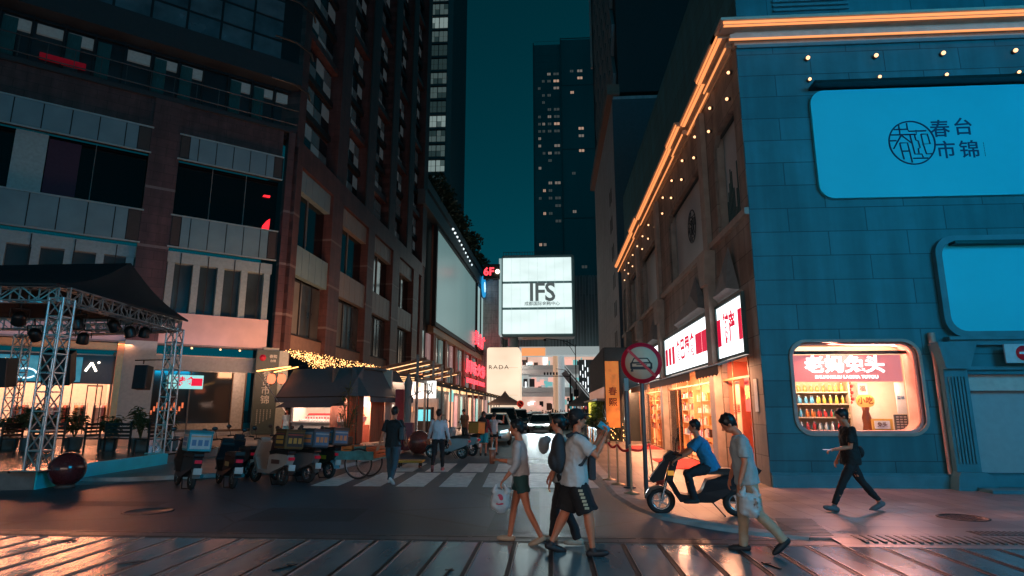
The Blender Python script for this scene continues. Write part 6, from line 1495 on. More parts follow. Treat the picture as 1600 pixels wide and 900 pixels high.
# shop row behind: long low storefront with white signs, glass walls and beams
p0 = DY(600, 640, 40); RW_ = Fac((-13.2, 36.0), (0.25, 1.0)); 
SR = root('glass_pavilion', 'row of glass walled shops with steel posts and lit pergola beams along the left kerb', 'pavilion', (-7.8, 33, 0))
PG = Fac((-7.6, 32), (0.0, 1.0))      # street face of the pergola: x = Y - 32, outward = +X
# posts: from their picture positions on the plane x=-7.6
px_posts = [639, 651, 664, 676, 690, 704, 718, 729, 739, 748, 756, 762, 767, 772, 776, 780]
def ploc(px, py): return PG.uz(px, py)
for i, px in enumerate(px_posts):
    xx, _ = ploc(px, 640); zt_ = 4.9 if i in (1, 3, 4, 5, 6) else 3.6
    if i == 0: zt_ = 3.4
    q = MB(); s_ = .07 if i < 8 else .10; q.box(xx-s_, xx+s_, -.05, .08, .1, zt_); q.build('steel_post', mat('post_steel', (.20, .20, .20), .4, .5), SR, PG.M)
q = MB(); xe2 = ploc(786, 640)[0]
q.box(2, xe2, -.04, .1, 3.35, 3.6); q.build('front_beam', mat('beam_brown', (.16, .09, .06), .5), SR, PG.M)
strip_m = emit('beam_light', (1, .55, .24), 2.4)
for i in range(16):
    y0_ = 3+i*3.6
    q = MB(); q.bar((y0_, -.2, 3.68), (y0_-.4, 5.5, 4.15), .12, .16); q.build('cross_beam', MATS['beam_brown'], SR, PG.M)
    q = MB(); q.bar((y0_+.2, -.1, 3.58), (y0_-.2, 5.2, 4.02), .07, .03); q.build('beam_light', strip_m, SR, PG.M)
for i, px in enumerate([664, 676, 690, 704, 718]):
    xx = PG.uz(px, 640)[0]
    q = MB(); q.bar((xx, .0, 4.85), (xx+1.5, 5.2, 3.95), .10, .18); q.build('rafter', MATS['beam_brown'], SR, PG.M)
    q = MB(); q.bar((xx+.12, .3, 4.68), (xx+1.6, 5.0, 3.84), .07, .03); q.build('beam_light', strip_m, SR, PG.M)
for i in range(9): q = MB(); q.box(3+i*2.2, 3.9+i*2.2, .12, .16, 3.1, 3.33); q.build('warm_lantern_box', emit('lantern_box', (1, .62, .33), 1.6), SR, PG.M)
q = MB(); q.box(5, xe2, 5.6, 5.8, .1, 4.2); q.build('back_wall', mat('pav_back', (.30, .22, .2), .6, var=.5, scale=.5, em=(.9, .5, .38), es=.16), SR, PG.M)
rn = random.Random(3)
for k in range(15):
    a = 12+k*3.6
    q = MB(); q.box(a, a+1.6+rn.random(), 2.2, 2.3, .1, 3.2); q.build('shop_glow', [emit('pav_warm', (1, .58, .40), .75), emit('pav_rose', (.9, .5, .5), .4), emit('pav_teal', (.35, .75, .75), .5), mat('pav_dark', (.05, .05, .05), .4)][k % 4], SR, PG.M)
q = MB(); q.box(6.5, 13, .3, .34, .1, 3.2); q.build('pavilion_glass', mat('frosted_glass', (.25, .33, .33), .25, var=.2, em=(.5, .65, .62), es=.07), SR, PG.M)
q = MB(); q.box(6.5, 13, .24, .29, 1.35, 1.45); q.box(9.6, 9.7, .24, .29, .1, 3.2); q.build('glass_frame', dm, SR, PG.M)
q = MB(); q.box(15.0, 16.6, .2, .3, 2.4, 3.3); q.build('aqua_sign', emit('aqua_small', (.3, .85, .8), .9), SR, PG.M)
lamp('pavilion_light', (-8.6, 42, 3.3), 18, 700, (1, .58, .38), rot=Matrix.Rotation(rad(90), 3, 'Z'), parent=SR, sy=1.0)
lamp('pavilion_far_light', (-8.6, 72, 3.3), 30, 1300, (1, .58, .40), rot=Matrix.Rotation(rad(90), 3, 'Z'), parent=SR, sy=1.0)
# bookshop-like white sign with dark marks
SIG = DY(608, 601, 39.5); SIG2 = DY(675, 622, 36.0)
WF = Fac((DY(604, 610, 40.0).x, 40.0), (DY(675, 610, 36.5).x-DY(604, 610, 40.0).x, -3.5))
a = WF.uz(604, 599); b = WF.uz(675, 622)
R_ = WF.root('white_shop_sign', 'long white lightbox sign with slender dark strokes behind the kiosk', 'shop sign', (a[0]+b[0])/2, 0, b[1])
q = MB(); q.box(a[0], b[0], 0, .3, b[1], a[1]); q.build('lightbox', emit('sign_milk', (1, .96, .90), 1.5), R_, WF.M)
q = MB(); [put_text(q, ch_, .78, WF.uz(px_, 612)[0], (a[1]+b[1])/2, -.03, .006, .02) for ch_, px_ in (('觀', 612), ('ひ', 626), ('U', 651), ('以', 672))]; q.build('strokes', ig, R_, WF.M)
RB2 = WF.root('tea_shop', 'dim shop with a blue screen behind the closed umbrella', 'shop', (a[0]+b[0])/2, .3, 0)
q = MB(); q.box(a[0], b[0], .4, .5, .1, b[1]-.02); q.build('wall', mat('tea_wall', (.30, .22, .19), .6, var=.5, scale=1.2, em=(.9, .5, .35), es=.14), RB2, WF.M)
s0 = WF.uz(650, 640); s1 = WF.uz(668, 658)
q = MB(); q.box(s0[0]-.08, s1[0]+.08, .2, .39, .1, s0[1]+.15); q.build('screen_cabinet', drk, RB2, WF.M)
q = MB(); q.box(s0[0], s1[0], .17, .199, s1[1], s0[1]); q.build('blue_screen', emit('screen_aqua', (.15, .65, .75), 1.1), RB2, WF.M)
q = MB()
rn = random.Random(6)
for k in range(12): xx = a[0]+.2+k*.22; q.mi = k % 3; q.box(xx, xx+.16, .36, .40, 1.0+rn.random()*.8, 1.3+rn.random()*1.0)
q.build('menu_light', [emit('menu_w', (1, .85, .7), 1.1), emit('menu_o', (1, .45, .2), .8), mat('menu_d', (.1, .05, .04), .5)], RB2, WF.M)
# closed umbrella and red pillar
p = DY(637, 640, 31); R_ = root('closed_umbrella', 'tall closed grey umbrella beside the red pillar', 'umbrella', (p.x, 31, .1)); q = LB(); q.lathe([(.05, .2), (.16, .8), (.2, 1.6), (.17, 2.6), (.22, 3.05), (.10, 3.35), (.02, 3.55)], n=9); q.build('canopy', mat('umbrella_grey', (.24, .23, .21), .8, var=.25, streak=(6, 6, .3)), R_); q = LB(); q.cyl((0, 0, 0), (0, 0, 3.6), .03); q.build('pole', dm, R_); q = LB(); q.lathe([(.3, 0), (.3, .06), (.06, .1)], n=14); q.build('base', dm, R_)
p = DY(625, 640, 32); R_ = root('red_pillar', 'square dark pink pillar right of the kiosk curtains', 'pillar', (p.x, 32, .1)); q = LB(); q.box(-.22, .22, -.2, .2, 0, 2.75); q.build('pillar_body', mat('pillar_rose', (.42, .06, .08), .6), R_)
p = DY(623, 690, 27); R_ = root('red_bin', 'pair of dark pink street bins at the foot of the red pillar', 'bin', (DY(630, 690, 26.5).x, 26.5, .1)); q = LB(); q.bbox(-.42, .0, -.2, .2, 0, 1.15, .03); q.build('bin_left', mat('bin_rose', (.33, .04, .07), .4), R_); q = LB(); q.bbox(.03, .42, -.2, .2, 0, 1.15, .03); q.build('bin_right', mat('bin_plum', (.22, .04, .06), .4), R_)
# street lamp arm in front of the tea shop
p = DY(668, 640, 30); R_ = root('arm_post', 'thin dark post with a side arm before the tea shop', 'post', (p.x, 30, .1)); zt_ = DY(668, 614, 30).z; q = LB(); q.cyl((0, 0, 0), (0, 0, zt_), .04); q.tube([(0, 0, zt_), (-.35, 0, zt_), (-.9, 0, zt_-.3)], .025, 6); q.build('post', dm, R_)
# barrier posts with red ropes on the right pavement
gold = mat('brass_post', (.70, .45, .25), .35, .5, var=.1)
sp = [((952, 750), 'golden post farthest left of the red rope'), ((966, 757), 'golden post second along the red rope'), ((987, 771), 'golden post third along the red rope, with a broad foot'), ((1022, 752), 'pale golden post leaning right at the end of the red rope')]
pts = []
proto = None
for (px, py), lab in sp:
    p = G(px, py, KZ)
    if proto is None:
        proto = root('rope_post', 'x', 'rope post', tuple(p), group='golden posts with a red rope on the right pavement')
        q = LB(); q.cyl((0, 0, .02), (0, 0, .98), .022); q.ball((0, 0, .99), .035); q.cyl((0, 0, .90), (0, 0, .95), .03); q.build('post', gold, proto)
        q = LB(); q.lathe([(.17, 0), (.17, .015), (.06, .04), (.03, .06)], n=20); q.build('foot', gold, proto); o = proto
    else: o = copy_tree(proto)
    o.location = p; o['label'] = lab
    if 'leaning' in lab: o.rotation_euler = (rad(8), rad(-6), 0)
    pts.append(Vector((p.x, p.y, KZ+.93)))
pts[3] = pts[3]+Vector((-.1, -.12, -.02))
for i in range(3):
    R_ = root('red_rope', ['red rope between the first two golden posts', 'red rope between the second and third golden posts', 'red rope sagging to the leaning golden post'][i], 'rope', tuple(pts[i]), group='red ropes'); q = MB()
    a, b = pts[i], pts[i+1]; q.tube([a.lerp(b, t/10)-Vector((0, 0, .09*math.sin(PI*t/10))) for t in range(11)], .03, 6); q.build('rope', mat('rope_red', (.80, .02, .03), .7), R_)
for k, (px, py, lab) in enumerate([(928, 713, 'steel post nearest on the right kerb by the drinking man'), (923, 706, 'steel post second along the right kerb'), (919, 699, 'steel post third along the right kerb')]):
    p = G(px, py, KZ); o = copy_tree(proto); o.location = p; o['label'] = lab; o['group'] = 'kerb posts behind the drinking man'
# cone
p = G(1033, 767, KZ); R_ = root('traffic_cone', 'orange red traffic cone with a pale band beside the scooter front wheel', 'traffic cone', tuple(p))
q = LB(); q.box(-.16, .16, -.16, .16, 0, .03); q.lathe([(.13, .03), (.025, .62), (.02, .63)], n=18); q.build('cone_body', mat('cone_red', (.60, .06, .03), .5), R_); q = LB(); q.lathe([(.098, .20), (.074, .33)], n=18); q.lathe([(.058, .43), (.045, .50)], n=18); q.build('reflective_band', mat('band_rose', (.7, .55, .5), .4), R_)
# no cars sign and its two posts
p = G(1011, 779, KZ); d_ = p.y; c_ = DY(1008, 567, d_); R_ = root('no_cars_sign', 'round red and white no cars sign on a grey steel post', 'traffic sign', (p.x, p.y, KZ))
cz = c_.z-KZ; rs = 27.5/945*(Vector((c_.x, c_.y, 0))-Vector((0, 0, 0))).length*1.12
q = LB(); q.cyl((0, .04, 0), (0, .04, cz+.05), .045, .045, 12); q.build('post', mat('post_grey', (.10, .12, .13), .4, .6), R_)
RSG = RP
q = LB(); q.lathe([(rs, 0), (rs, .015)], (0, 0, cz), 40, RSG); q.build('red_disc', mat('sign_red_lit', (.72, .012, .04), .4, var=.05), R_)
q = LB(); q.lathe([(rs*.80, 0), (rs*.80, .004)], (0, -.017, cz), 40, RSG); q.build('cream_face', mat('sign_cream', (.85, .56, .38), .5, var=.06), R_)
q = LB(); bk = rs/27.5
def L_(a, b, w2=1.6): q.bar((a[0]*bk, -.024, cz+a[1]*bk), (b[0]*bk, -.024, cz+b[1]*bk), w2*bk, .004, (0, 1, 0))
for a, b, w2 in (((-10, 6), (8, 6), 1.6), ((-10, 6), (-13, 0), 1.6), ((8, 6), (12, 0), 1.6), ((-14, 0), (13, 0), 2.2), ((-14, 0), (-14, -8), 2.6), ((13, 0), (13, -8), 2.6), ((-14, -7), (13, -7), 4), ((-13, -9), (-13, -12), 3.4), ((11, -9), (11, -11.5), 3.4), ((-7, -2.5), (7, -2.5), 1.4)): L_(a, b, w2)
q.build('car_symbol', mat('symbol_black', (.012, .012, .015), .5, var=0), R_)
q = LB(); bm_ = mat('sign_red_bar', (.72, .012, .03), .4, var=0); q.bar((-18*bk, -.030, cz+18*bk), (18*bk, -.030, cz-18*bk), 3.6*bk, .004, (0, 1, 0)); q.build('slash', bm_, R_)
p = G(987, 771, KZ); p = G(984, 762, KZ); R_ = root('signal_post', 'thicker grey steel post just left of the no cars sign', 'post', (p.x, p.y, KZ)); zt_ = DY(984, 598, p.y).z; q = LB(); q.cyl((0, 0, 0), (0, 0, zt_-KZ), .068, .06, 14); q.lathe([(.14, 0), (.14, .02), (.07, .03)], n=16); q.build('post', MATS['post_grey'], R_)
q = LB(); q.box(-.05, .05, -.09, -.072, 2.2, 2.5); q.build('sticker', mat('sticker_pale', (.4, .38, .35), .6), R_)
# ================================================================== vehicles
rubber = mat('tyre_rubber', (.018, .018, .018), .75, bump=.2, bscale=60); chrome = mat('chrome_dull', (.45, .45, .46), .25, .9, var=.1)
blackp = MATS['black_plastic']; tail = mat('tail_red', (.45, .01, .03), .3, var=0, em=(1, .02, .08), es=.07); seatm = mat('seat_vinyl', (.015, .014, .014), .5)
def ring(q, c, r, w_, n=28, m=8):
    """tyre: torus about the x axis"""
    vs = []; fs = []
    for i in range(n):
        a = 2*PI*i/n
        for j in range(m):
            b = 2*PI*j/m; rr_ = r-w_*.5+math.cos(b)*w_*.5; vs.append((c[0]+math.sin(b)*w_*.5, c[1]+math.cos(a)*rr_, c[2]+math.sin(a)*rr_))
    for i in range(n):
        for j in range(m): fs.append((i*m+j, i*m+(j+1) % m, ((i+1) % n)*m+(j+1) % m, ((i+1) % n)*m+j))
    q.add(vs, fs, True)
RYm = Matrix.Rotation(PI/2, 3, 'Y')
def wheel(par, y, r=.24, w_=.10, x=0, spokes=5, thin=False):
    q = LB(); ring(q, (x, y, r), r, w_, 32); t_ = q.build('tyre', rubber, par)
    q = LB(); ri = r-w_*.9
    if thin:
        ring(q, (x, y, r), r-w_*.8, .02, 32, 6)
        for k in range(18): a = 2*PI*k/18; q.tube([(x+(.03 if k % 2 else -.03), y, r), (x, y+math.cos(a)*ri, r+math.sin(a)*ri)], .003, 4, False)
    else:
        ring(q, (x, y, r), ri+.02, .045, 28, 6)
        for k in range(spokes): a = 2*PI*k/spokes; q.bar((x, y, r), (x, y+math.cos(a)*ri, r+math.sin(a)*ri), .035, .03, (1, 0, 0))
    q.cyl((x-.05, y, r), (x+.05, y, r), .04 if not thin else .025, n=10); q.build('rim', chrome if not thin else MATS['steel_edge'], par)
def taper(q, k): q.v = [(x*(1-k*max(0, min(1, (-y-.35)/.5))), y, z) for x, y, z in q.v]
def scooter(lab, loc, rz, body=(.3, .27, .24), box=None, steer=0.0, fender=(.02, .02, .02), accent=None, mirrors=True, box_pic=None, grp='delivery scooters parked along the left road edge', lean=4, sport=False):
    R_ = root('scooter', lab, 'scooter', loc, rz, grp)
    R_.rotation_euler = (0, rad(lean), rz)
    WM[R_] = Matrix.Translation(loc) @ Matrix.Rotation(rz, 4, 'Z')
    bm_ = mat('scooter_paint_%d_%d_%d' % tuple(int(c*100) for c in body), body, .5 if max(body) < .05 else .36, var=.12, coat=0 if max(body) < .05 else .25, scale=3, spec=.25 if max(body) < .05 else .5)
    fm_ = mat('scooter_fender_%d_%d_%d' % tuple(int(c*100) for c in fender), fender, .35, var=.1, coat=.3)
    wheel(R_, .62, .235, .095); wheel(R_, -.60, .235, .105)
    q = LB(); q.poly([([(-.86, .62), (-.80, .50), (-.62, .42), (-.30, .30), (-.22, .26), (.30, .26), (.38, .34), (-.10, .35), (-.14, .70), (-.40, .74), (-.80, .73)] if not sport else [(-1.0, .80), (-.92, .70), (-.62, .52), (-.34, .32), (-.2, .24), (.32, .24), (.42, .40), (.2, .36), (-.02, .40), (-.12, .62), (-.45, .72), (-.92, .86)])], -.15, .15, 'yz'); taper(q, .38); q.bevel(.05, 3); q.build('body_panel', bm_, R_)
    q = LB(); q.poly([[(.30, .28), (.38, .28), (.56, .60), (.46, .98), (.36, 1.02), (.36, .94), (.46, .62)]], -.20, .20, 'yz'); q.v = [(x*(1-.45*abs(z-.68)/.35*.6), y+abs(x)*-.18, z) for x, y, z in q.v]; q.bevel(.03, 3); q.build('front_shield', bm_, R_)
    q = LB(); q.poly([[(.44, .40), (.62, .51), (.80, .46), (.88, .34), (.83, .33), (.76, .42), (.62, .47), (.47, .36)]], -.075, .075, 'yz'); q.bevel(.015, 2); q.build('front_fender', fm_, R_)
    q = LB(); q.poly([[(-.52, .46), (-.66, .50), (-.82, .44), (-.92, .28), (-.89, .27), (-.80, .40), (-.66, .46), (-.52, .43)]], -.08, .08, 'yz'); q.bevel(.012, 2); q.build('rear_fender', fm_, R_)
    q = LB(); q.poly([[(-.86, .73), (-.14, .72), (-.10, .78), (-.30, .83), (-.62, .82), (-.86, .85)]], -.145, .145, 'yz'); taper(q, .3); q.bevel(.045, 3); q.build('seat', seatm, R_)
    q = LB()
    for s_ in (-.075, .075): q.tube([(s_, .44, .85), (s_, .62, .235)], .022, 8)
    q.build('fork', chrome, R_)
    q = LB(); q.tube([(-.34, .30, 1.06), (-.2, .38, 1.08), (0, .42, 1.03), (.2, .38, 1.08), (.34, .30, 1.06)], .016, 8); q.tube([(-.36, .28, 1.06), (-.25, .35, 1.075)], .022, 8); q.tube([(.36, .28, 1.06), (.25, .35, 1.075)], .022, 8); q.build('handlebar', blackp, R_)
    q = LB(); q.poly([[(.36, .95), (.52, .92), (.55, 1.02), (.42, 1.12), (.34, 1.10)]], -.12, .12, 'yz'); q.bevel(.03, 2); hd = q.build('headset', bm_, R_)
    q = LB(); q.ball((0, .53, .98), .07, 12, 8, (1.2, .5, .8)); q.build('headlight', mat('headlight_off', (.4, .45, .45), .1, spec=.9), R_)
    if mirrors:
        for s_ in (-1, 1):
            q = LB(); q.tube([(s_*.26, .36, 1.07), (s_*.33, .36, 1.28)], .008, 6); q.ball((s_*.35, .35, 1.32), .065, 12, 6, (1.1, .25, .75)); q.build('mirror', blackp, R_)
    q = LB(); q.box(-.07, .07, -.90, -.84, .60, .67); q.build('tail_light', tail, R_)
    q = LB(); q.box(-.09, .09, -.935, -.925, .36, .50); q.build('number_plate', mat('plate_pale', (.5, .52, .5), .5), R_)
    q = LB(); q.tube([(.10, -.15, .30), (.13, -.38, .02)], .013, 6); q.tube([(-.10, -.15, .30), (-.13, -.38, .02)], .013, 6); q.tube([(.13, -.38, .02), (-.13, -.38, .02)], .012, 6); q.build('kickstand', blackp, R_)
    q = LB(); q.tube([(.13, -.35, .30), (.14, -.55, .27), (.14, -.78, .32)], [.03, .045, .05], 10); q.build('motor_and_silencer', blackp, R_)
    if accent: q = LB(); q.box(-.152, -.15, -.6, -.25, .50, .60); q.box(.15, .152, -.6, -.25, .50, .60); q.build('side_decal', mat('decal_%d' % int(accent[0]*100), accent, .4), R_)
    if box:
        q = LB(); q.tube([(-.16, -.45, .84), (-.16, -.98, .86), (.16, -.98, .86), (.16, -.45, .84)], .014, 6); q.build('rack', blackp, R_)
        B_ = root('delivery_box', lab.split(' scooter')[0].replace('parked', '')+' scooter box' if False else box[1], 'delivery box', tuple(WM[R_] @ Vector((0, -.78, .875))), rz, 'boxes on the delivery scooters'); B_.rotation_euler = (0, rad(lean), rz)
        q = LB(); q.bbox(-.25, .25, -.23, .23, 0, .44, .02); q.build('box_body', mat('box_%d_%d' % (int(box[0][0]*100), int(box[0][2]*100)), box[0], .5, var=.08), B_)
        q = LB(); q.box(-.257, .257, -.237, .237, .40, .455); q.build('lid', mat('box_lid_%d' % int(box[0][0]*100), [c*.5 for c in box[0]], .5), B_)
        if box[2]:
            for (a, b, ax_) in ((-.21, .21, 'b'), (-.19, .19, 's')):
                q = LB()
                if ax_ == 'b':
                    q.mi = 0; q.box(a, b, -.242, -.238, .05, .37); q.mi = 1
                    for k in range(3): q.box(a+.03+k*.13, a+.12+k*.13, -.246, -.243, .12, .25)
                    q.mi = 2; q.box(a, b, -.246, -.243, .31, .34)
                else:
                    for sx_ in (-1, 1):
                        q.mi = 0; q.box(sx_*.258, sx_*.262, a, b, .05, .37); q.mi = 1
                        for k in range(2): q.box(sx_*.263, sx_*.266, a+.04, b-.04, .11+k*.11, .19+k*.11)
                        q.mi = 2; q.box(sx_*.263, sx_*.266, a, b, .33, .35)
                q.build('sticker', [mat('stk_'+box[1][:4]+'a', box[2][0], .5), mat('stk_'+box[1][:4]+'b', box[2][1], .5), mat('stk_'+box[1][:4]+'c', box[2][2], .5)], B_)
    return R_
def heading(rear, front): a, b = G(*rear), G(*front); d = b-a; return math.atan2(-d.x, d.y)
def midp(rear, front): a, b = G(*rear), G(*front); m_ = (a+b)/2; return (m_.x, m_.y, 0)
def rearpos(rear, hd, back=.60):
    """place the thing so that its rear wheel touches the ground at the given spot"""
    a = G(*rear); return (a.x-math.sin(hd)*back, a.y+math.cos(hd)*back, 0)
hd = heading((297, 766), (262, 753)); scooter('dark scooter with a cyan delivery box and grey rear mudguard, leftmost of the parked row', rearpos((297, 766), hd), hd, (.035, .035, .038), ((.02, .32, .40), 'cyan delivery box on the leftmost parked scooter', ((.45, .5, .52), (.1, .2, .35), (.6, .35, .2))), fender=(.14, .13, .12))
hd = heading((362, 764), (327, 751)); scooter('black scooter with red tail light and no box, second of the parked row', rearpos((362, 764), hd), hd, (.012, .013, .016), None, accent=(.4, .3, .1))
hd = heading((440, 759), (380, 751)); scooter('beige white scooter seen from the side with footboard and tall front shield', rearpos((440, 759), hd), hd, (.40, .33, .29), ((.16, .08, .02), 'yellow black sided box on the beige white scooter', ((.04, .03, .03), (.5, .25, .05), (.3, .05, .03))), fender=(.03, .03, .03), accent=(.12, .06, .05))
hd = rad(62); scooter('brown grey scooter carrying a blue topped box, behind the beige white one', rearpos((480, 755), hd), hd, (.16, .13, .12), ((.06, .08, .10), 'box with blue and orange picture on the brown grey scooter', ((.08, .17, .26), (.7, .25, .10), (.35, .38, .38))), fender=(.10, .09, .08))
hd = rad(58); scooter('black and yellow scooter with a pale blue rear mudguard, last of the parked row', rearpos((513, 748), hd), hd, (.03, .028, .02), ((.10, .07, .06), 'box with red and cream lettering on the black and yellow scooter', ((.42, .28, .24), (.30, .05, .04), (.12, .16, .2))), accent=(.5, .35, .02), fender=(.12, .35, .45))
hd = rad(80); scooter('grey scooter parked side on behind the man in the white shirt', rearpos((722, 717), hd), hd, (.28, .32, .32), None, grp='scooters parked further up the left kerb')
hd = rad(65); scooter('pale scooter with an orange net basket beyond the grey one', rearpos((738, 713), hd), hd, (.42, .42, .40), ((.55, .22, .04), 'orange crate on the pale scooter by the couple', None), grp='scooters parked further up the left kerb')
hd = rad(40); scooter('black scooter half hidden in front of the glass pavilion', rearpos((700, 702), hd), hd, (.02, .02, .025), None, grp='scooters parked further up the left kerb')
hd = rad(46); scooter('black scooter tucked between the box-less one and the beige white one', rearpos((385, 747), hd), hd, (.02, .02, .024), None, fender=(.02, .02, .02))
hd = rad(58); scooter('dark red scooter half hidden behind the boxed scooters', rearpos((462, 745), hd), hd, (.06, .014, .014), None, fender=(.02, .02, .02))
# cargo tricycle
p = G(576, 747); hd = rad(82); cx_, cy_ = p.x-.15, p.y
TR = root('cargo_tricycle', 'old pedal cargo tricycle with two big rear wheels and a low flat bed', 'tricycle', (cx_, cy_, 0), hd)
wheel(TR, 0, .40, .05, x=-.34, thin=True); wheel(TR, 0, .40, .05, x=.34, thin=True); wheel(TR, 1.55, .34, .05, thin=True)
q = LB(); q.box(-.42, .42, -.45, .75, .50, .54); q.box(-.42, -.40, -.45, .75, .54, .72); q.box(.40, .42, -.45, .75, .54, .72); q.box(-.42, .42, .73, .75, .54, .72); q.build('cargo_bed', mat('bed_teal', (.06, .22, .22), .5, var=.3), TR)
q = LB(); q.tube([(-.36, 0, .40), (.36, 0, .40)], .02, 6); q.tube([(0, .7, .50), (0, 1.0, .45), (0, 1.35, .75), (0, 1.45, .95), (0, 1.55, .34)], .022, 6); q.tube([(0, 1.0, .45), (0, .85, .88)], .02, 6); q.tube([(-.3, 1.25, 1.05), (0, 1.45, 1.0), (.3, 1.25, 1.05)], .016, 6); q.build('frame_tubes', blackp, TR)
q = LB(); q.bbox(-.1, .1, .72, .98, .88, .95, .03); q.build('saddle', seatm, TR)
for i, (y0_, c, lab) in enumerate([(.35, (.65, .18, .04), 'orange crate at the front of the tricycle bed'), (.0, (.10, .22, .20), 'dark teal crate in the middle of the tricycle bed'), (-.35, (.70, .16, .05), 'orange red crate at the rear of the tricycle bed')]):
    C_ = root('crate', lab, 'crate', tuple(WM[TR] @ Vector((0, y0_, .545))), hd, 'crates on the cargo tricycle')
    q = LB(); q.box(-.33, .33, -.13, .13, 0, .02)
    for k in range(3): z = .04+k*.09; q.box(-.34, .34, -.145, -.13, z, z+.065); q.box(-.34, .34, .13, .145, z, z+.065); q.box(-.345, -.33, -.13, .13, z, z+.065); q.box(.33, .345, -.13, .13, z, z+.065)
    for sx_ in (-.335, .32):
        for sy_ in (-.14, .125): q.box(sx_, sx_+.015, sy_, sy_+.015, 0, .32)
    q.build('crate_body', mat('crate_%d' % i, c, .5), C_)
# yellow platform trolley
p = G(641, 730); R_ = root('platform_trolley', 'low yellow platform trolley on small wheels behind the man in black', 'trolley', (p.x, p.y, 0), rad(4))
q = LB(); q.bbox(-.42, .42, -.3, .3, .16, .22, .015); q.build('deck', mat('trolley_yellow', (.55, .30, .03), .5), R_)
for sx_ in (-.32, .32):
    for sy_ in (-.2, .2): q = LB(); q.cyl((sx_-.02, sy_, .07), (sx_+.02, sy_, .07), .07, n=14); q.box(sx_-.025, sx_+.025, sy_-.02, sy_+.02, .07, .16); q.build('wheel', rubber, R_)
# cars, front towards the viewer (-y)
cglass = mat('car_glass', (.01, .02, .022), .05, spec=1.0, var=0)
def car(lab, loc, rz, col, hgt=1.5, lights='off', bar=False, L=4.6, W=1.88, grp='cars on the street'):
    R_ = root('parked_car' if lights != 'on' else 'car', lab, 'car', loc, rz, grp)
    pm = mat('car_paint_%d_%d_%d' % tuple(int(c*100) for c in col), col, .28, .3, var=.03, coat=.8, scale=.5)
    h = hgt/1.5; hw = W/2
    st = [(-L/2, .78, .34, .62), (-L/2+.12, .92, .24, .72*h), (-L/2+.9, .99, .20, .88*h), (-L/2+1.35, 1.0, .20, .96*h), (L/2-.9, 1.0, .20, 1.0*h), (L/2-.15, .94, .26, .98*h), (L/2, .82, .42, .86*h)]
    q = LB(); vs = []; K = 8
    for (y, wf, zb, zt_) in st:
        w_ = hw*wf
        for (fx, z) in ((.86, zb), (.98, zb+.10), (1.0, (zb+zt_)*.5), (.97, zt_-.08), (.88, zt_)):
            vs.append((fx*w_, y, z))
        for (fx, z) in ((.88, zt_), (.97, zt_-.08), (1.0, (zb+zt_)*.5), (.98, zb+.10), (.86, zb)):
            vs.append((-fx*w_, y, z))
    n = 10; fs = [(i*n+j, i*n+(j+1) % n, (i+1)*n+(j+1) % n, (i+1)*n+j) for i in range(len(st)-1) for j in range(n)]; fs += [tuple(range(n))[::-1], tuple((len(st)-1)*n+j for j in range(n))]
    q.add(vs, fs, True); q.build('car_body', pm, R_)
    gh = [(-L/2+1.25, .86, .95*h), (-L/2+1.95, .72, 1.46*h), (.9, .70, 1.49*h), (L/2-.35, .78, 1.0*h)]
    q = LB(); b0 = [(s_*hw*.90, y, .93*h) for y in (gh[0][0], gh[3][0]) for s_ in (-1, 1)]; t0 = [(s_*hw*.70, y, 1.44*h) for y in (gh[1][0], gh[2][0]) for s_ in (-1, 1)]
    q.add(b0+t0, [(0, 1, 5, 4), (2, 6, 7, 3), (0, 4, 6, 2), (1, 3, 7, 5)]); q.build('window_glass', cglass, R_)
    q = LB(); q.poly([[(gh[1][0]-.06, 1.43*h), (gh[1][0]+.3, 1.49*h), (.5, 1.52*h), (gh[2][0]+.1, 1.44*h)]], -hw*.71, hw*.71, 'yz'); q.bevel(.03, 2)
    for s_ in (-1, 1):
        q.bar((s_*hw*.905, gh[0][0], .92*h), (s_*hw*.705, gh[1][0], 1.455*h), .06, .05); q.bar((s_*hw*.905, gh[3][0], .92*h), (s_*hw*.705, gh[2][0], 1.455*h), .10, .07); q.bar((s_*hw*.91, .25, .92*h), (s_*hw*.71, .2, 1.455*h), .06, .04)
    q.build('roof', pm, R_)
    for y in (-L/2+.85, L/2-.85):
        for s_ in (-1, 1):
            q = LB(); ring(q, (s_*(hw-.09), y, .33), .33, .2, 28); ty = q.build('tyre', rubber, R_)
            q = LB(); q.cyl((s_*(hw-.06), y, .33), (s_*(hw+.0), y, .33), .22, n=18); q.build('rim', chrome, R_)
    for s_ in (-1, 1):
        q = LB(); q.poly([[(s_*hw*.42, .60*h), (s_*hw*.86, .66*h), (s_*hw*.84, .76*h), (s_*hw*.46, .70*h)]], -L/2-.02, -L/2+.22)
        q.build('headlight', {'on': emit('headlight_on', (.85, 1, 1), 20), 'dim': emit('headlight_dim', (.7, .95, 1), 2.2), 'off': mat('headlamp_off', (.25, .3, .3), .1, spec=.9)}[lights], R_)
        q = LB(); q.ball((s_*(hw+.08), -L/2+1.55, 1.0*h), .11, 10, 6, (1, .6, .7)); q.build('mirror', pm, R_)
    q = LB(); q.box(-hw*.5, hw*.5, -L/2-.012, -L/2+.05, .36, .52); q.build('grille', blackp, R_)
    q = LB(); q.box(-.22, .22, -L/2-.025, -L/2-.013, .42, .54); q.build('number_plate', mat('plate_green', (.25, .5, .42), .4), R_)
    if bar: q = LB(); q.tube([(-hw*.72, -L/2+.0, .70*h), (0, -L/2-.05, .68*h), (hw*.72, -L/2+.0, .70*h)], .022, 6); q.build('light_bar', emit('drl_bar', (.85, 1, 1), 6), R_)
    return R_
def cloc(px, Y): p = DY(px, 640, Y); return (p.x, Y, 0)
car('pale teal white electric car parked at the left kerb with dark lower grille', cloc(772, 33.5), rad(3), (.42, .58, .56), 1.6, 'dim')
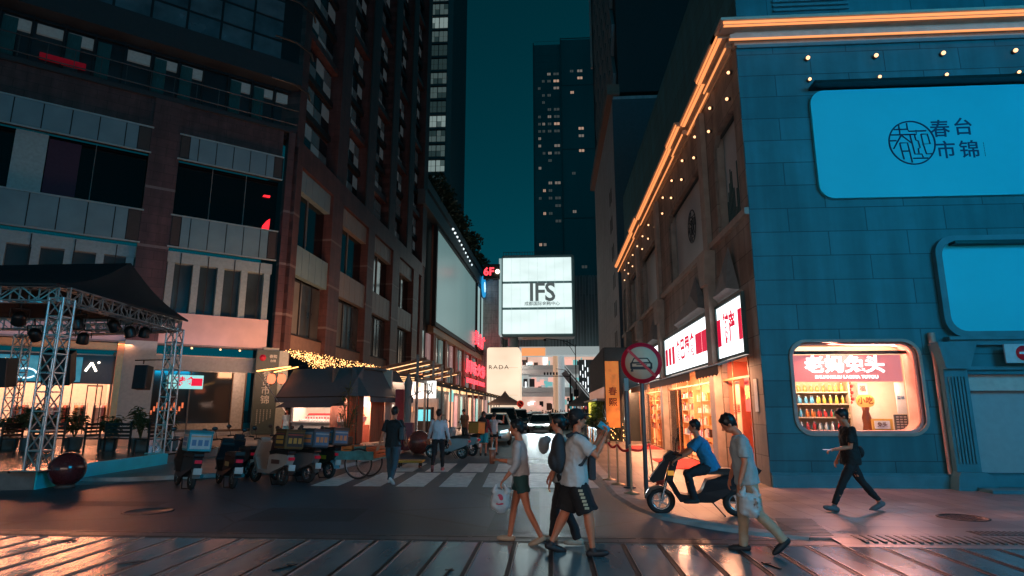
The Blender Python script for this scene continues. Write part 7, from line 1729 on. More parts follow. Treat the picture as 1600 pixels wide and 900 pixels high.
car('dark grey off road car parked behind the pale teal one', cloc(786, 39.5), rad(3), (.06, .062, .065), 1.95, 'off', W=1.95)
car('black car with a square cabin, third in the left parked line', cloc(808, 50.0), rad(2), (.025, .03, .032), 1.85, 'off')
car('dark small car, fourth in the left parked line', cloc(821, 60.0), rad(2), (.03, .04, .05), 1.5, 'off')
car('silver grey car driving towards the viewer with lit headlights and a light bar', cloc(845, 50.5), rad(-4), (.28, .28, .29), 1.45, 'on', True)
car('white car with a teal windscreen behind the silver one', cloc(836, 66.0), rad(2), (.55, .6, .58), 1.6, 'off')
car('dark green car on the right lane beyond the silver one', cloc(884, 66.0), rad(2), (.04, .09, .09), 1.55, 'off')
car('grey car partly hidden right of the silver car', cloc(872, 58.0), rad(-2), (.16, .17, .17), 1.5, 'off')
for s_ in (-1, 1):
    p = cloc(845, 50.5); L_ = bpy.data.lights.new('headlight_beam', 'SPOT'); L_.energy = 1500; L_.color = (.8, .97, 1); L_.spot_size = rad(60); L_.spot_blend = .8; L_.shadow_soft_size = .08
    o = bpy.data.objects.new('headlight_beam', L_); COL.objects.link(o); o.location = (p[0]+s_*.6, 48.1, .66); o.rotation_euler = (rad(84), 0, PI)
# the ridden scooter
a, b = G(1036, 806, KZ*.5), G(1140, 800, KZ*.5)
MP = ((a.x+.62+.02), a.y+.06, KZ*.6); MH = rad(83)
MS = scooter('black sports scooter ridden by the man in blue at the pavement edge', MP, MH, (.012, .012, .015), None, lean=0, grp=None, mirrors=True, sport=True)
q = LB(); q.box(-.205, -.20, .40, .50, .70, .78); q.box(.20, .205, .40, .50, .70, .78); q.build('amber_reflector', mat('amber', (.7, .25, .03), .4, em=(1, .4, .05), es=.5), MS)
q = LB(); q.poly([[(.56, .62), (.74, .56), (.80, .62), (.58, .92), (.44, 1.0)]], -.14, .14, 'yz'); q.bevel(.03, 2); q.build('nose_panel', MATS['scooter_paint_1_1_1'], MS)
for k in MS.children_recursive: pass
MS.scale = (1.05, 1.04, .96)
# ================================================================== people
def remesh(q, voxel, sm=4, fac=.5):
    me = bpy.data.meshes.new('tmp'); me.from_pydata([tuple(v) for v in q.v], [], q.f); me.update()
    o = bpy.data.objects.new('tmp', me); COL.objects.link(o)
    bm = bmesh.new(); bm.from_mesh(me); bmesh.ops.recalc_face_normals(bm, faces=bm.faces); bm.to_mesh(me); bm.free()
    m = o.modifiers.new('r', 'REMESH'); m.mode = 'VOXEL'; m.voxel_size = voxel; m.use_smooth_shade = True
    s = o.modifiers.new('s', 'SMOOTH'); s.factor = fac; s.iterations = sm
    dg = bpy.context.evaluated_depsgraph_get(); r = bpy.data.meshes.new_from_object(o.evaluated_get(dg)); bpy.data.objects.remove(o); bpy.data.meshes.remove(me)
    return r
def mesh_obj(me, name, mats, parent):
    me.materials.clear()
    for m in (mats if isinstance(mats, (list, tuple)) else [mats]): me.materials.append(m)
    for p in me.polygons: p.use_smooth = True
    me.name = name; o = bpy.data.objects.new(name, me); COL.objects.link(o); o.parent = parent; KIDS.setdefault(parent, []).append(o); WM[o] = WM[parent]; return o
def cap(q, p, r): q.ball(p, r, 12, 8)
def limb(q, pts, rs, n=12, caps=(1, 1)):
    q.tube(pts, rs, n)
    for i, p in enumerate(pts):
        if (i == 0 and not caps[0]) or (i == len(pts)-1 and not caps[1]): continue
        cap(q, p, rs[i]*.99)
def rings(q, secs, n=16):
    """secs: (centre, half width, half depth, side vector, front vector)"""
    vs = []
    for c, rx, ry, sx_, fy in secs:
        for k in range(n): a = 2*PI*k/n; vs.append(Vector(c)+sx_*(math.cos(a)*rx)+fy*(math.sin(a)*ry))
    m = len(secs); fs = [(i*n+k, i*n+(k+1) % n, (i+1)*n+(k+1) % n, (i+1)*n+k) for i in range(m-1) for k in range(n)]; fs += [tuple(range(n))[::-1], tuple((m-1)*n+k for k in range(n))]
    q.add(vs, fs, True)
skins = mat('skin', (.60, .205, .11), .5, var=.08, scale=8, spec=.4)
hairm = mat('hair_black', (.010, .008, .008), .45, var=.2, streak=(3, 3, .6), scale=20)
def person(lab, loc, rz, H=1.72, lean=0., headp=0., heady=0., legs=((12, 8), (-18, 15)), arms=((10, 8, 15, 0), (-10, 8, 15, 0)), top=('tee', (.5, .5, .5)), bottom=('trousers', (.05, .05, .06)), shoe=(.03, .03, .03), hair='short', build=1.0, fine=True, ground=0.0, seat=None, cap_=None, kind='person', grp=None, foot_pitch=(0, 0), sock=None, twist=0, curl=(35, 35), hang=None):
    R_ = root('person', lab, 'person', (loc[0], loc[1], ground), rz, grp)
    s = H/1.72; S = lambda v: v*s
    vx = .009 if fine else .016
    X_, Y_, Z_ = Vector((1, 0, 0)), Vector((0, 1, 0)), Vector((0, 0, 1))
    RL = Matrix.Rotation(-rad(lean), 3, 'X'); UP = RL @ Z_; FR = RL @ Y_
    hipz = S(.91); pel = Vector((0, 0, hipz)) if seat is None else Vector(seat)
    J = {}
    for i, sd in enumerate((-1, 1)):
        hf, kb = legs[i][0], legs[i][1]; ab = legs[i][2] if len(legs[i]) > 2 else 2
        hp = pel+Vector((sd*S(.092), 0, -S(.03))); a = rad(hf)
        d1 = Vector((sd*math.sin(rad(ab)), math.sin(a)*math.cos(rad(ab)), -math.cos(a)*math.cos(rad(ab)))); kn = hp+d1*S(.425)
        a2 = rad(hf-kb); d2 = Vector((sd*math.sin(rad(ab*.3)), math.sin(a2), -math.cos(a2))).normalized(); an = kn+d2*S(.405)
        fp = rad(foot_pitch[i]); fd = Vector((sd*.12, math.cos(fp), -math.sin(fp))).normalized(); J[('leg', i)] = (hp, kn, an, fd)
    lowest = min(min((J[('leg', i)][2].z-S(.075)), (J[('leg', i)][2]+J[('leg', i)][3]*S(.15)).z-S(.055)) for i in (0, 1))
    dz = -lowest if seat is None else 0
    off = Vector((0, 0, dz)); pel = pel+off
    for i in (0, 1): J[('leg', i)] = tuple(list(v+off for v in J[('leg', i)][:3])+[J[('leg', i)][3]])
    tw = Matrix.Rotation(rad(twist), 3, 'Z'); SD = tw @ X_; FRt = (tw @ FR)
    waist = pel+UP*S(.14); chest = pel+UP*S(.34); shz = pel+UP*S(.475); neck = pel+UP*S(.525)
    HP = Matrix.Rotation(rad(heady), 3, 'Z') @ Matrix.Rotation(-rad(lean*.6+headp), 3, 'X')
    head = neck+(HP @ Vector((0, S(.025), S(.165))))
    b = build
    for i, sd in enumerate((-1, 1)):
        sf, sa, eb, ei = arms[i]; sh = shz+SD*(sd*S(.175)*(.6+.4*b))-UP*S(.02); a = rad(sf)
        Rr = RL if abs(lean) < 50 else RL
        d1 = Vector((sd*math.sin(rad(sa)), math.sin(a)*math.cos(rad(sa)), -math.cos(a)*math.cos(rad(sa)))); el = sh+d1*S(.285)
        a2 = rad(sf+eb); d2 = Vector((sd*math.sin(rad(sa-ei)), math.sin(a2)*math.cos(rad(sa-ei)), -math.cos(a2)*math.cos(rad(sa-ei)))).normalized(); wr = el+d2*S(.245); J[('arm', i)] = (sh, el, wr, d2)
    # --- body: one continuous surface
    q = LB()
    rings(q, [(pel-UP*S(.07), S(.13)*b, S(.10)*b, X_, FR), (pel, S(.165)*b, S(.115)*b, X_, FR), (waist, S(.13)*b, S(.095)*b, SD, FRt), (chest, S(.155)*b, S(.11)*b, SD, FRt), (shz-UP*S(.02), S(.165)*b, S(.09)*b, SD, FRt), (shz+UP*S(.02), S(.09), S(.06), SD, FRt)])
    limb(q, [shz, neck, head-HP @ Vector((0, S(.01), S(.08)))], [S(.062), S(.055), S(.052)])
    q.ball(head+HP @ Vector((0, -S(.008), S(.018))), S(.092), 20, 14, (.83, 1.02, 1.08), HP); q.ball(head+HP @ Vector((0, S(.022), -S(.05))), S(.062), 16, 12, (.90, .95, 1.0), HP)
    q.ball(head+HP @ Vector((0, S(.095), -S(.022))), S(.016), 8, 6, (.8, 1.1, 1.5), HP); q.ball(head+HP @ Vector((0, S(.078), -S(.066))), S(.018), 8, 6, (1.3, .6, .5), HP)
    for sd in (-1, 1): q.ball(head+HP @ Vector((sd*S(.079), -S(.004), -S(.012))), S(.026), 10, 8, (.35, .75, 1.1), HP)
    for i, sd in enumerate((-1, 1)):
        sh, el, wr, d2 = J[('arm', i)]; limb(q, [sh, sh.lerp(el, .45), el, el.lerp(wr, .35), wr], [S(.052)*b, S(.047)*b, S(.038), S(.038), S(.025)])
        hd_ = d2; sdv = hd_.cross(FR if abs(hd_.dot(FR)) < .8 else UP).normalized(); nrm = sdv.cross(hd_)
        pm = wr+hd_*S(.05); q.cbox(pm, (0, 0, 0)) if False else None
        MR = Matrix((sdv, hd_, nrm)).transposed(); q.ball(pm, S(.042), 12, 8, (.92 if True else 1, 1.15, .42), MR)
        cu = rad(curl[i])
        for k in range(4):
            base = pm+sdv*S((k-1.5)*.019)+hd_*S(.035); L1 = S([.036, .042, .040, .032][k]); c1 = math.cos(cu*.5); s1 = math.sin(cu*.5); dA = hd_*c1-nrm*s1; dB = hd_*math.cos(cu)-nrm*math.sin(cu); dC = hd_*math.cos(cu*1.8)-nrm*math.sin(cu*1.8)
            limb(q, [base, base+dA*L1, base+dA*L1+dB*L1*.65, base+dA*L1+dB*L1*.65+dC*L1*.45], [S(.0095), S(.009), S(.0085), S(.0075)], 8)
        tb = pm-sdv*S(.030)-hd_*S(.012); td = (hd_*.75-sdv*.6-nrm*.25).normalized(); limb(q, [tb, tb+td*S(.035), tb+td*S(.035)+(hd_*.9-nrm*.4).normalized()*S(.026)], [S(.013), S(.011), S(.009)], 8)
        J[('hand', i)] = pm+hd_*S(.03)-nrm*S(.01)
        hp, kn, an, fd = J[('leg', i)]; limb(q, [hp, hp.lerp(kn, .4), kn, kn.lerp(an, .3), kn.lerp(an, .75), an], [S(.092)*b, S(.080)*b, S(.054)*b, S(.056)*b, S(.038), S(.034)])
        limb(q, [an-Vector((0, 0, S(.03))), an+fd*S(.07)-Vector((0, 0, S(.045))), an+fd*S(.14)-Vector((0, 0, S(.052)))], [S(.036), S(.033), S(.024)])
    mesh_obj(remesh(q, vx if not fine else .0075, 3), 'body', skins, R_)
    J['head'] = head; J['HP'] = HP; J['UP'] = UP; J['FR'] = FRt; J['chest'] = chest; J['shz'] = shz; J['pel'] = pel; J['SD'] = SD
    # --- eyes, hair
    if fine:
        q = LB()
        for sd in (-1, 1): q.ball(head+HP @ Vector((sd*S(.031), S(.076), S(.004))), S(.0105), 8, 6, (1.3, .5, .6), HP); q.ball(head+HP @ Vector((sd*S(.031), S(.080), S(.026))), S(.012), 8, 5, (1.6, .3, .28), HP)
        mesh_obj(remesh(q, .004, 0), 'eyes_and_brows', mat('eye_dark', (.012, .01, .01), .3, var=0), R_)
    q = LB(); hb = head+HP @ Vector((0, -S(.024), S(.034)))
    q.ball(hb, S(.101), 18, 12, (.92, 1.0, 1.02), HP)
    q.ball(head+HP @ Vector((0, S(.045), S(.082))), S(.048), 12, 8, (1.35, .8, .65), HP)
    for sd in (-1, 1): q.ball(head+HP @ Vector((sd*S(.070), S(.012), S(.045))), S(.030), 10, 8, (.5, 1.3, 1.2), HP)
    q.ball(head+HP @ Vector((0, -S(.075), -S(.035))), S(.045), 12, 8, (1.3, .6, 1.0), HP)
    rn_ = random.Random(hash(lab) % 1000 if False else len(lab))
    for k in range(26): a = rn_.uniform(0, 6.28); e = rn_.uniform(.1, 1.4); q.ball(hb+HP @ Vector((math.cos(a)*math.cos(e)*S(.086), math.sin(a)*math.cos(e)*S(.09), math.sin(e)*S(.096))), S(rn_.uniform(.012, .022)), 6, 5)
    if hair in ('bun', 'pony'):
        q.ball(head+HP @ Vector((0, -S(.13), S(.02))), S(.045), 12, 8, (1, 1, 1.1), HP); q.ball(head+HP @ Vector((0, -S(.075), -S(.02))), S(.06), 12, 8, (1.2, .8, 1.2), HP)
        if hair == 'pony': limb(q, [head+HP @ Vector((0, -S(.13), S(.0))), head+HP @ Vector((0, -S(.16), -S(.08))), head+HP @ Vector((0, -S(.13), -S(.16)))], [S(.04), S(.034), S(.012)])
    if hair == 'long': limb(q, [head+HP @ Vector((0, -S(.06), S(.02))), head+HP @ Vector((0, -S(.09), -S(.10))), head+HP @ Vector((0, -S(.09), -S(.25)))], [S(.08), S(.085), S(.05)])
    mesh_obj(remesh(q, vx, 2), 'hair', hairm, R_)
    if cap_:
        q = LB(); q.ball(head+HP @ Vector((0, -S(.012), S(.052))), S(.106), 18, 12, (.92, 1.0, .86), HP); q.ball(head+HP @ Vector((0, S(.13), S(.052))), S(.075), 14, 6, (.85, .95, .12), HP); mesh_obj(remesh(q, vx, 1), 'peaked_cap', mat('cap_%d' % int(cap_[0]*100), cap_, .8), R_)
    # --- top
    def cloth(me, amp, sc_, seed=0):
        me.calc_loop_triangles() if False else None
        ns = [v.normal.copy() for v in me.vertices]
        for v, n_ in zip(me.vertices, ns):
            p = v.co*sc_+Vector((seed, seed*.7, 0)); v.co += n_*(amp*(noise.noise(Vector((p.x*1.3, p.y*1.3, p.z*.8)))+.4*noise.noise(p*2.7)))
    kt, ct = top[0], top[1]; q = LB(); e = S(.022)
    hem = {'tee': -.10, 'shirt': -.03, 'crop': .02, 'tank': -.06}[kt]
    rings(q, [(pel+UP*S(hem), S(.185)*b+e, S(.135)*b+e, X_, FR), (pel+UP*S(.06), S(.168)*b+e, S(.122)*b+e, X_, FR), (waist+UP*S(.02), S(.148)*b+e, S(.112)*b+e, SD, FRt), (chest, S(.162)*b+e, S(.116)*b+e, SD, FRt), (shz-UP*S(.03), S(.172)*b+e*.6, S(.094)*b+e*.6, SD, FRt), (shz+UP*S(.022), S(.10), S(.070), SD, FRt), (neck-UP*S(.012), S(.066), S(.066), SD, FRt)], 20)
    for i, sd in enumerate((-1, 1)):
        sh, el, wr, d2 = J[('arm', i)]
        if kt in ('tee', 'crop'):
            t_ = .78 if kt == 'tee' else .98
            limb(q, [sh, sh.lerp(el, .4), sh.lerp(el, t_)], [S(.064)*b, S(.068)*b, S(.072)*b], caps=(1, 0))
            if kt == 'crop': limb(q, [el, el.lerp(wr, .35), el.lerp(wr, .55)], [S(.058), S(.052), S(.046)], caps=(1, 0))
        elif kt == 'shirt': limb(q, [sh, sh.lerp(el, .5), el, el.lerp(wr, .5), wr-d2*S(.012)], [S(.064)*b, S(.058)*b, S(.052), S(.045), S(.038)], caps=(1, 0))
    me = remesh(q, vx*1.1, 5); cloth(me, S(.016), 9/s, len(lab)); ctm = mat('cloth_top_%d_%d_%d' % tuple(int(c*100) for c in ct), ct, .85, var=.08, scale=4, bump=.12, bscale=220); mesh_obj(me, {'tee': 't_shirt', 'shirt': 'shirt', 'crop': 'blouse', 'tank': 'top'}[kt], ctm, R_)
    # --- bottom
    kb_, cb_ = bottom[0], bottom[1]; q = LB()
    rings(q, [(pel-UP*S(.12), S(.150)*b+e*.5, S(.118)*b+e*.5, X_, FR), (pel-UP*S(.02), S(.172)*b+e*.4, S(.125)*b+e*.4, X_, FR), (pel+UP*S(.09), S(.150)*b+e*.4, S(.112)*b+e*.4, X_, FR)], 20)
    for i in (0, 1):
        hp, kn, an, fd = J[('leg', i)]
        if kb_ == 'trousers': limb(q, [hp, hp.lerp(kn, .5), kn, kn.lerp(an, .5), an-Vector((0, 0, S(.015)))], [S(.103)*b, S(.090)*b, S(.073)*b, S(.064), S(.060)], 14, (1, 0))
        elif kb_ == 'slim': limb(q, [hp, hp.lerp(kn, .5), kn, kn.lerp(an, .5), an+Vector((0, 0, S(.03)))], [S(.100)*b, S(.084)*b, S(.063)*b, S(.058), S(.046)], 14, (1, 0))
        elif kb_ == 'shorts': limb(q, [hp, hp.lerp(kn, .5), hp.lerp(kn, .93)], [S(.110)*b, S(.112)*b, S(.120)*b], 16, (1, 0))
        elif kb_ == 'hot': limb(q, [hp, hp.lerp(kn, .45)], [S(.108)*b, S(.118)*b], 16, (1, 0))
    if kb_ == 'skirt': rings(q, [(pel-UP*S(.36), S(.24), S(.19), X_, FR), (pel-UP*S(.12), S(.19), S(.145), X_, FR), (pel+UP*S(.05), S(.155), S(.12), X_, FR)], 20)
    me = remesh(q, vx*1.1, 4); cloth(me, S(.014), 8/s, 3+len(lab)); mesh_obj(me, {'trousers': 'trousers', 'slim': 'trousers', 'shorts': 'shorts', 'hot': 'shorts', 'skirt': 'skirt'}[kb_], mat('cloth_bot_%d_%d_%d' % tuple(int(c*100) for c in cb_), cb_, .85, var=.1, scale=5, bump=.12, bscale=220), R_)
    # --- shoes
    for i in (0, 1):
        hp, kn, an, fd = J[('leg', i)]; q = LB(); dn = Vector((0, 0, -1)); 
        limb(q, [an-fd*S(.045)-Vector((0, 0, S(.038))), an+fd*S(.05)-Vector((0, 0, S(.046))), an+fd*S(.13)-Vector((0, 0, S(.050))), an+fd*S(.168)-Vector((0, 0, S(.052)))], [S(.042), S(.046), S(.041), S(.030)])
        if sock != 'sandal': limb(q, [an, an+Vector((0, 0, -S(.03)))], [S(.045), S(.043)])
        for v in range(len(q.v)):
            if q.v[v][2] < -.05: pass
        me = remesh(q, .008 if fine else .014, 2)
        zf = (an-Vector((0, 0, S(.078)))).z
        side = fd.cross(UP)
        for v in me.vertices:
            h_ = (v.co-an).dot(Vector((0, 0, 1))) if abs(fd.z) < .2 else None
            if h_ is not None and v.co.z < zf+.0: v.co.z = zf
        sh_ = mesh_obj(me, 'shoe', mat('shoe_%d_%d_%d' % tuple(int(c*100) for c in shoe), shoe, .6, var=.1), R_)
    J['root'] = R_; return J
def wp(J, v): return WM[J['root']] @ Vector(v)
def at_feet(px, py, z=0.): p = G(px, py, z); return (p.x, p.y)
clear_pl = mat('milky_bag', (.62, .60, .58), .35, var=.12, alpha=.72, spec=.6)
def plastic_bag(lab, p, w_, h, rn_=1, logo=None, rz=0):
    R_ = root('carrier_bag', lab, 'bag', tuple(p), rz)
    q = LB(); q.ball((0, 0, -h*.62), .5, 18, 14, (w_*.95, w_*.55, h*.78)); q.tube([(-.05, 0, -.02), (-w_*.33, 0, -h*.35)], [.012, .05], 8); q.tube([(.05, 0, -.02), (w_*.33, 0, -h*.35)], [.012, .05], 8)
    me = remesh(q, .010, 3)
    for v in me.vertices:
        n_ = noise.noise(v.co*11+Vector((rn_*3, 0, 0))); v.co += v.normal*n_*.03; v.co.z = max(v.co.z, -h)
    mesh_obj(me, 'bag_body', clear_pl, R_)
    if logo: q = LB(); q.ball((0, -w_*.255, -h*.5), .05, 12, 8, (.9, .12, 1.1)); q.ball((0.0, -w_*.25, -h*.68), .025, 10, 6, (2.2, .2, .6)); q.build('red_logo', mat('logo_red', logo, .5), R_)
    return R_
# woman with a cup and a carrier bag, walking left
x, y = at_feet(812, 848)
J = person('woman in pale top and dark green shorts with cup and bag', (x+.02, y), rad(88), 1.655, 3, 4, 0, legs=((-14, 14), (15, 6)), arms=((6, 9, 34, 0), (14, 6, 84, 14)), top=('crop', (.50, .46, .45)), bottom=('hot', (.02, .075, .075)), shoe=(.50, .33, .22), hair='bun', build=.84, foot_pitch=(22, -4), sock='sandal', curl=(70, 80))
h0 = wp(J, J[('hand', 0)]); h1 = wp(J, J[('hand', 1)])
def cup(lab, p):
    R_ = root('drink_cup', lab, 'cup', tuple(p)); q = LB(); q.lathe([(.036, -.10), (.050, .10)], n=18); q.build('cup_body', mat('cup_brown', (.25, .09, .05), .3, spec=.7), R_); q = LB(); q.lathe([(.052, .10), (.052, .112), (.043, .122)], n=18); q.tube([(0, 0, .12), (.015, 0, .21)], .005, 6); q.build('lid', mat('lid_pale', (.6, .55, .5), .3), R_); return R_
RWm = lambda J: J['root']
# her right arm (farther from the camera) holds the cup; the left, nearer one the bag
cup('brown iced drink in a clear cup held by the woman in the pale top', h1+Vector((-.03, -.01, .05)))
plastic_bag('milky carrier bag with red mark in the hand of the woman', h0+Vector((-.02, 0, .02)), .30, .40, 1, (.55, .03, .07))
# man with backpack and cap, facing right, drinking
x, y = at_feet(893, 866)
J = person('drinking man in white t-shirt and black cap with a backpack', (x+.06, y), rad(-86), 1.80, 4, -6, 8, legs=((-16, 10), (20, 14)), arms=((52, 14, 98, 30), (48, 12, 102, 30)), top=('tee', (.55, .52, .50)), bottom=('shorts', (.014, .014, .016)), shoe=(.02, .018, .02), build=1.14, cap_=(.012, .012, .014), foot_pitch=(14, -8), curl=(60, 60))
h0 = wp(J, J[('hand', 0)]); R_ = root('drink_cup', 'blue cup raised to the mouth of the man in the cap', 'cup', tuple(h0+Vector((.02, 0, .03)))); q = LB(); q.lathe([(.035, -.07), (.047, .09)], n=18, R=Matrix.Rotation(rad(-55), 3, 'Y')); q.build('cup_body', mat('cup_blue', (.05, .35, .50), .3, em=(0, .3, .5), es=.1), R_)
rt = J['root']; inv = WM[rt]
BP = root('backpack', 'dark grey backpack on the back of the man in the white t-shirt', 'backpack', tuple(inv @ (J['chest']-J['FR']*.2)), rad(-86)); iv = WM[BP].inverted() @ inv
c = iv @ (J['chest']-J['FR']*.225-J['UP']*.08); q = LB(); q.ball(c, .25, 16, 12, (.68, .42, 1.05)); q.ball(c-Vector((0, .06, .09)), .17, 14, 10, (.85, .5, .8)); mesh_obj(remesh(q, .012, 3), 'pack_body', mat('pack_grey', (.03, .034, .04), .8, bump=.2, bscale=100), BP)
q = LB()
for sd in (-1, 1):
    pts = [iv @ (J['shz']+J['SD']*sd*.10+v) for v in (J['UP']*.0-J['FR']*.13, J['UP']*.055-J['FR']*.02, J['UP']*.0+J['FR']*.125, -J['UP']*.17+J['FR']*.165, -J['UP']*.33+J['FR']*.06+J['SD']*sd*.09, -J['UP']*.38-J['FR']*.12)]
    q.tube(pts, .022, 8)
q.build('strap', MATS['pack_grey'], BP)
q = LB()
for i in (0,):
    hp, kn, an, fd = J[('leg', i)]
for i, sd in enumerate((-1, 1)):
    hp, kn, an, fd = J[('leg', i)]
    for k in range(6): p = hp.lerp(kn, .28+k*.10)+Vector((sd*.128*1.08, 0, 0)); q.cbox(iv @ p if False else p, (.006, .055, .028))
q.build('shorts_lettering', mat('print_cream', (.55, .45, .28), .7), rt)
R_ = root('waist_bag', 'small black crossbody bag at the side of the man in the cap', 'bag', tuple(inv @ (J['pel']+Vector((0, .22, .12)))), rad(-86)); q = LB(); q.bbox(-.12, .12, -.045, .045, -.16, .14, .03); q.build('bag_body', MATS['pack_grey'], R_)
# companion hidden behind him, facing left
x, y = at_feet(884, 852)
J = person('dark haired person in grey behind the backpack man', (x-.04, y+.12), rad(80), 1.72, 2, 0, 0, legs=((-12, 8), (14, 6)), arms=((4, 6, 14, 0), (6, 6, 30, 0)), top=('tee', (.30, .31, .31)), bottom=('trousers', (.014, .014, .017)), shoe=(.42, .33, .25), hair='bun', build=.9)
R_ = root('cloth_bag', 'round pale grey cloth bag at the shoulder of the person behind the backpack man', 'bag', tuple(wp(J, J['chest']+J['FR']*.24+Vector((0, 0, .05))))); q = LB(); q.ball((0, 0, 0), .10, 16, 12, (.8, .7, 1.2)); q.ball((.05, 0, .08), .06, 12, 8); q.tube([(0, 0, .08), (.08, 0, .2), (.16, 0, .1)], .012, 6); me = remesh(q, .012, 3); mesh_obj(me, 'bag_body', mat('bag_grey', (.20, .21, .21), .8), R_)
# black t-shirt man walking away
x, y = at_feet(612, 755)
J = person('man in a black t-shirt, jeans and white shoes walking away over the zebra crossing', (x, y), rad(-6), 1.86, 2, 6, 0, legs=((14, 6), (-14, 22)), arms=((-6, 16, 12, -4), (8, 14, 40, 20)), top=('tee', (.012, .014, .015)), bottom=('trousers', (.035, .075, .10)), shoe=(.60, .58, .56), foot_pitch=(-6, 35))
R_ = root('shoulder_bag', 'dark shoulder bag at the right side of the man in the black t-shirt', 'bag', tuple(wp(J, J['pel']+Vector((.25, -.02, .22))))); q = LB(); q.bbox(-.06, .06, -.14, .14, -.16, .16, .04); q.build('bag_body', mat('bag_slate', (.04, .07, .08), .7), R_); q = LB(); q.tube([(0, 0, .15), (-.08, -.05, .30), (-.2, -.08, .36)], .014, 6); q.build('strap', MATS['bag_slate'], R_)
# white shirt man walking away
x, y = at_feet(684, 736)
J = person('man in a white shirt and black trousers walking away before the grey scooter', (x, y), rad(4), 1.80, 1, 0, -6, legs=((-16, 22), (16, 8)), arms=((12, 14, 14, 0), (-10, 16, 12, 0)), top=('shirt', (.60, .58, .62)), bottom=('slim', (.016, .014, .017)), shoe=(.30, .10, .10), foot_pitch=(38, -8))
# couple by the parked car
x, y = at_feet(755, 712); J = person('person with red sleeves and turquoise shorts beside the pale car', (x, y), rad(-4), 1.70, 0, 0, 0, legs=((3, 3), (-3, 3)), arms=((4, 14, 18, 0), (8, 14, 24, 0)), top=('shirt', (.16, .02, .03)), bottom=('shorts', (.02, .30, .36)), shoe=(.02, .02, .02), fine=False, hair='pony')
R_ = root('backpack', 'black backpack worn by the person with turquoise shorts', 'backpack', tuple(wp(J, J['chest']-J['FR']*.2)), rad(-4)); q = LB(); q.ball((0, .0, -.02), .24, 14, 10, (.8, .45, 1.2)); mesh_obj(remesh(q, .02, 2), 'pack_body', mat('pack_black', (.012, .012, .013), .8), R_)
x, y = at_feet(772, 710); J = person('girl in white top and black shorts holding a phone up', (x, y), rad(-8), 1.66, 0, 0, 0, legs=((3, 3), (-3, 3)), arms=((60, 20, 75, 30), (70, 40, 95, 40)), top=('tee', (.58, .58, .56)), bottom=('hot', (.015, .015, .017)), shoe=(.02, .02, .02), fine=False, build=.85)
# rider
c = Vector(MP); J = person('scooter rider in a blue t-shirt with both hands on the handlebar', (c.x+.22, c.y), MH, 1.70, 22, -8, 0, legs=((72, 84, 10), (70, 82, 10)), arms=((44, 12, 16, 18), (44, 12, 16, 18)), top=('tee', (.02, .22, .42)), bottom=('trousers', (.02, .022, .028)), shoe=(.02, .02, .02), seat=(0, .0, .84), ground=c.z, curl=(80, 80), sock=None)
# bending man with carrier bag
x, y = at_feet(1172, 864)
J = person('man with bowed head, pale grey t-shirt, beige trousers and a bag', (x+.02, y), rad(84), 1.76, 7, 30, 0, legs=((-13, 30), (7, 5)), arms=((-2, 10, 22, 0), (4, 10, 14, 0)), top=('tee', (.36, .40, .40)), bottom=('trousers', (.46, .33, .22)), shoe=(.015, .015, .017), foot_pitch=(38, 0))
plastic_bag('milky carrier bag full of goods behind the hand of the man with bowed head', wp(J, J[('hand', 0)])+Vector((.12, 0, .05)), .30, .40, 2)
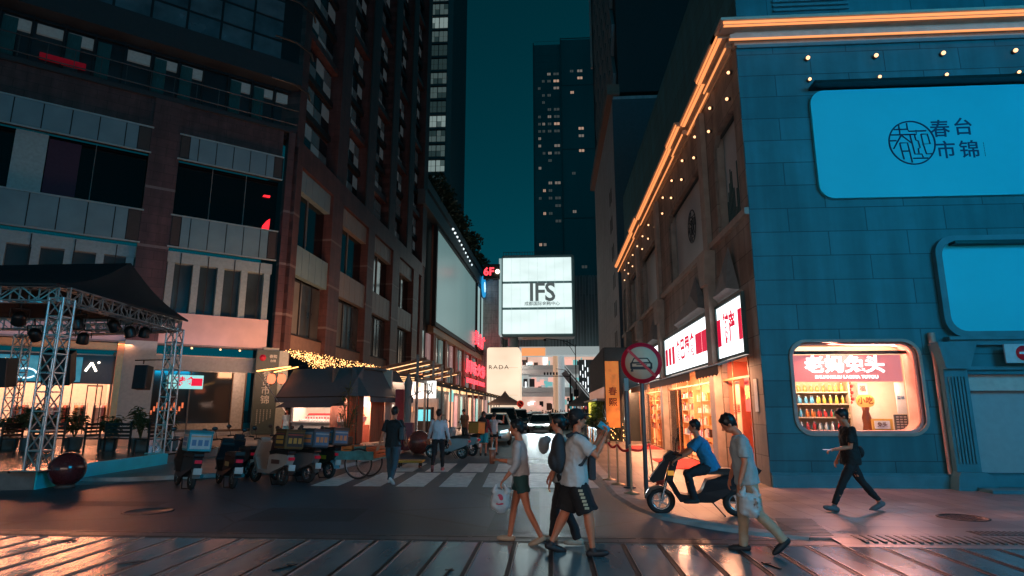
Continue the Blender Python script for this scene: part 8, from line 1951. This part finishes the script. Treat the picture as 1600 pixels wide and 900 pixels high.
# dark silhouette walking past the blue wall with a phone
x, y = at_feet(1338, 801)
J = person('man in black walking left past the lit window while looking at his phone', (x, y), rad(90), 1.86, 1, 14, 0, legs=((31, 6), (-28, 10)), arms=((16, 8, 66, 8), (-8, 8, 40, 0)), top=('tee', (.012, .012, .014)), bottom=('slim', (.012, .012, .014)), shoe=(.10, .11, .12), foot_pitch=(-14, 26), ground=KZ, curl=(50, 40))
h0 = wp(J, J[('hand', 0)]); R_ = root('phone', 'thin pale phone in the hand of the man in black', 'phone', tuple(h0+Vector((-.04, 0, .01)))); q = LB(); q.bbox(-.08, .08, -.037, .037, 0, .009, .003); q.build('phone_body', mat('phone_pale', (.5, .5, .55), .2, em=(.7, .8, 1), es=.4), R_)
R_ = root('belt_bag', 'black bag at the back of the man in black', 'bag', tuple(wp(J, J['pel']+Vector((0, -.17, .10)))), rad(90)); q = LB(); q.ball((0, 0, 0), .12, 12, 8, (.9, .6, .9)); mesh_obj(remesh(q, .014, 2), 'bag_body', MATS['pack_black'], R_)
# staff and visitors on the left
p = DY(449, 640, 33.2); person('kiosk worker in pale blue at the left end of the snack kiosk', (p.x, 33.2), rad(180), 1.70, 0, 0, 0, top=('tee', (.40, .52, .56)), bottom=('trousers', (.15, .4, .5)), ground=.1, fine=False, legs=((2, 2), (-2, 2)))
p = DY(727, 640, 31); person('man in orange sitting among the scooters by the pavilion', (p.x, 31), rad(160), 1.72, 8, 20, 0, top=('tee', (.35, .13, .06)), bottom=('trousers', (.05, .05, .05)), ground=.1, fine=False, legs=((4, 4), (-2, 2)))
# far crowd: a few figures, copied
protos_ = []
for i, (tc, bc, hr) in enumerate([((.05, .05, .06), (.03, .03, .04), 'short'), ((.5, .12, .15), (.05, .05, .07), 'pony'), ((.5, .5, .5), (.04, .05, .08), 'short'), ((.15, .22, .3), (.1, .09, .08), 'long'), ((.45, .35, .15), (.03, .03, .03), 'short')]):
    J = person('x', (0, -60-i), 0, [1.74, 1.62, 1.78, 1.6, 1.7][i], 0, 0, 0, legs=((12, 6), (-12, 14)), top=('tee', tc), bottom=('trousers', bc), shoe=(.05, .05, .05), hair=hr, fine=False, grp='people in the far crowd before the mall'); protos_.append(J['root'])
rn = random.Random(17); used_ = set()
cw = ['dark clad', 'red topped', 'white shirted', 'blue grey clad', 'ochre shirted']
spots_ = [(848+k*3.9+rn.uniform(-1.2, 1.2), rn.uniform(76, 120)) for k in range(24)]+[(896, 60), (905, 58), (912, 64), (919, 57), (868, 80), (830, 92), (822, 88)]
for k, (px, Y) in enumerate(spots_):
    i = k % 5; o = protos_[i] if i not in used_ else copy_tree(protos_[i]); used_.add(i)
    p = DY(px, 640, Y); o.location = (p.x, Y, 0); o.rotation_euler = (0, 0, rn.choice([0, PI, .5, 2.6, -1.2])); o['label'] = '%s person in the crowd down the street' % cw[i]
    o['group'] = cw[i]+' people in the far crowd'
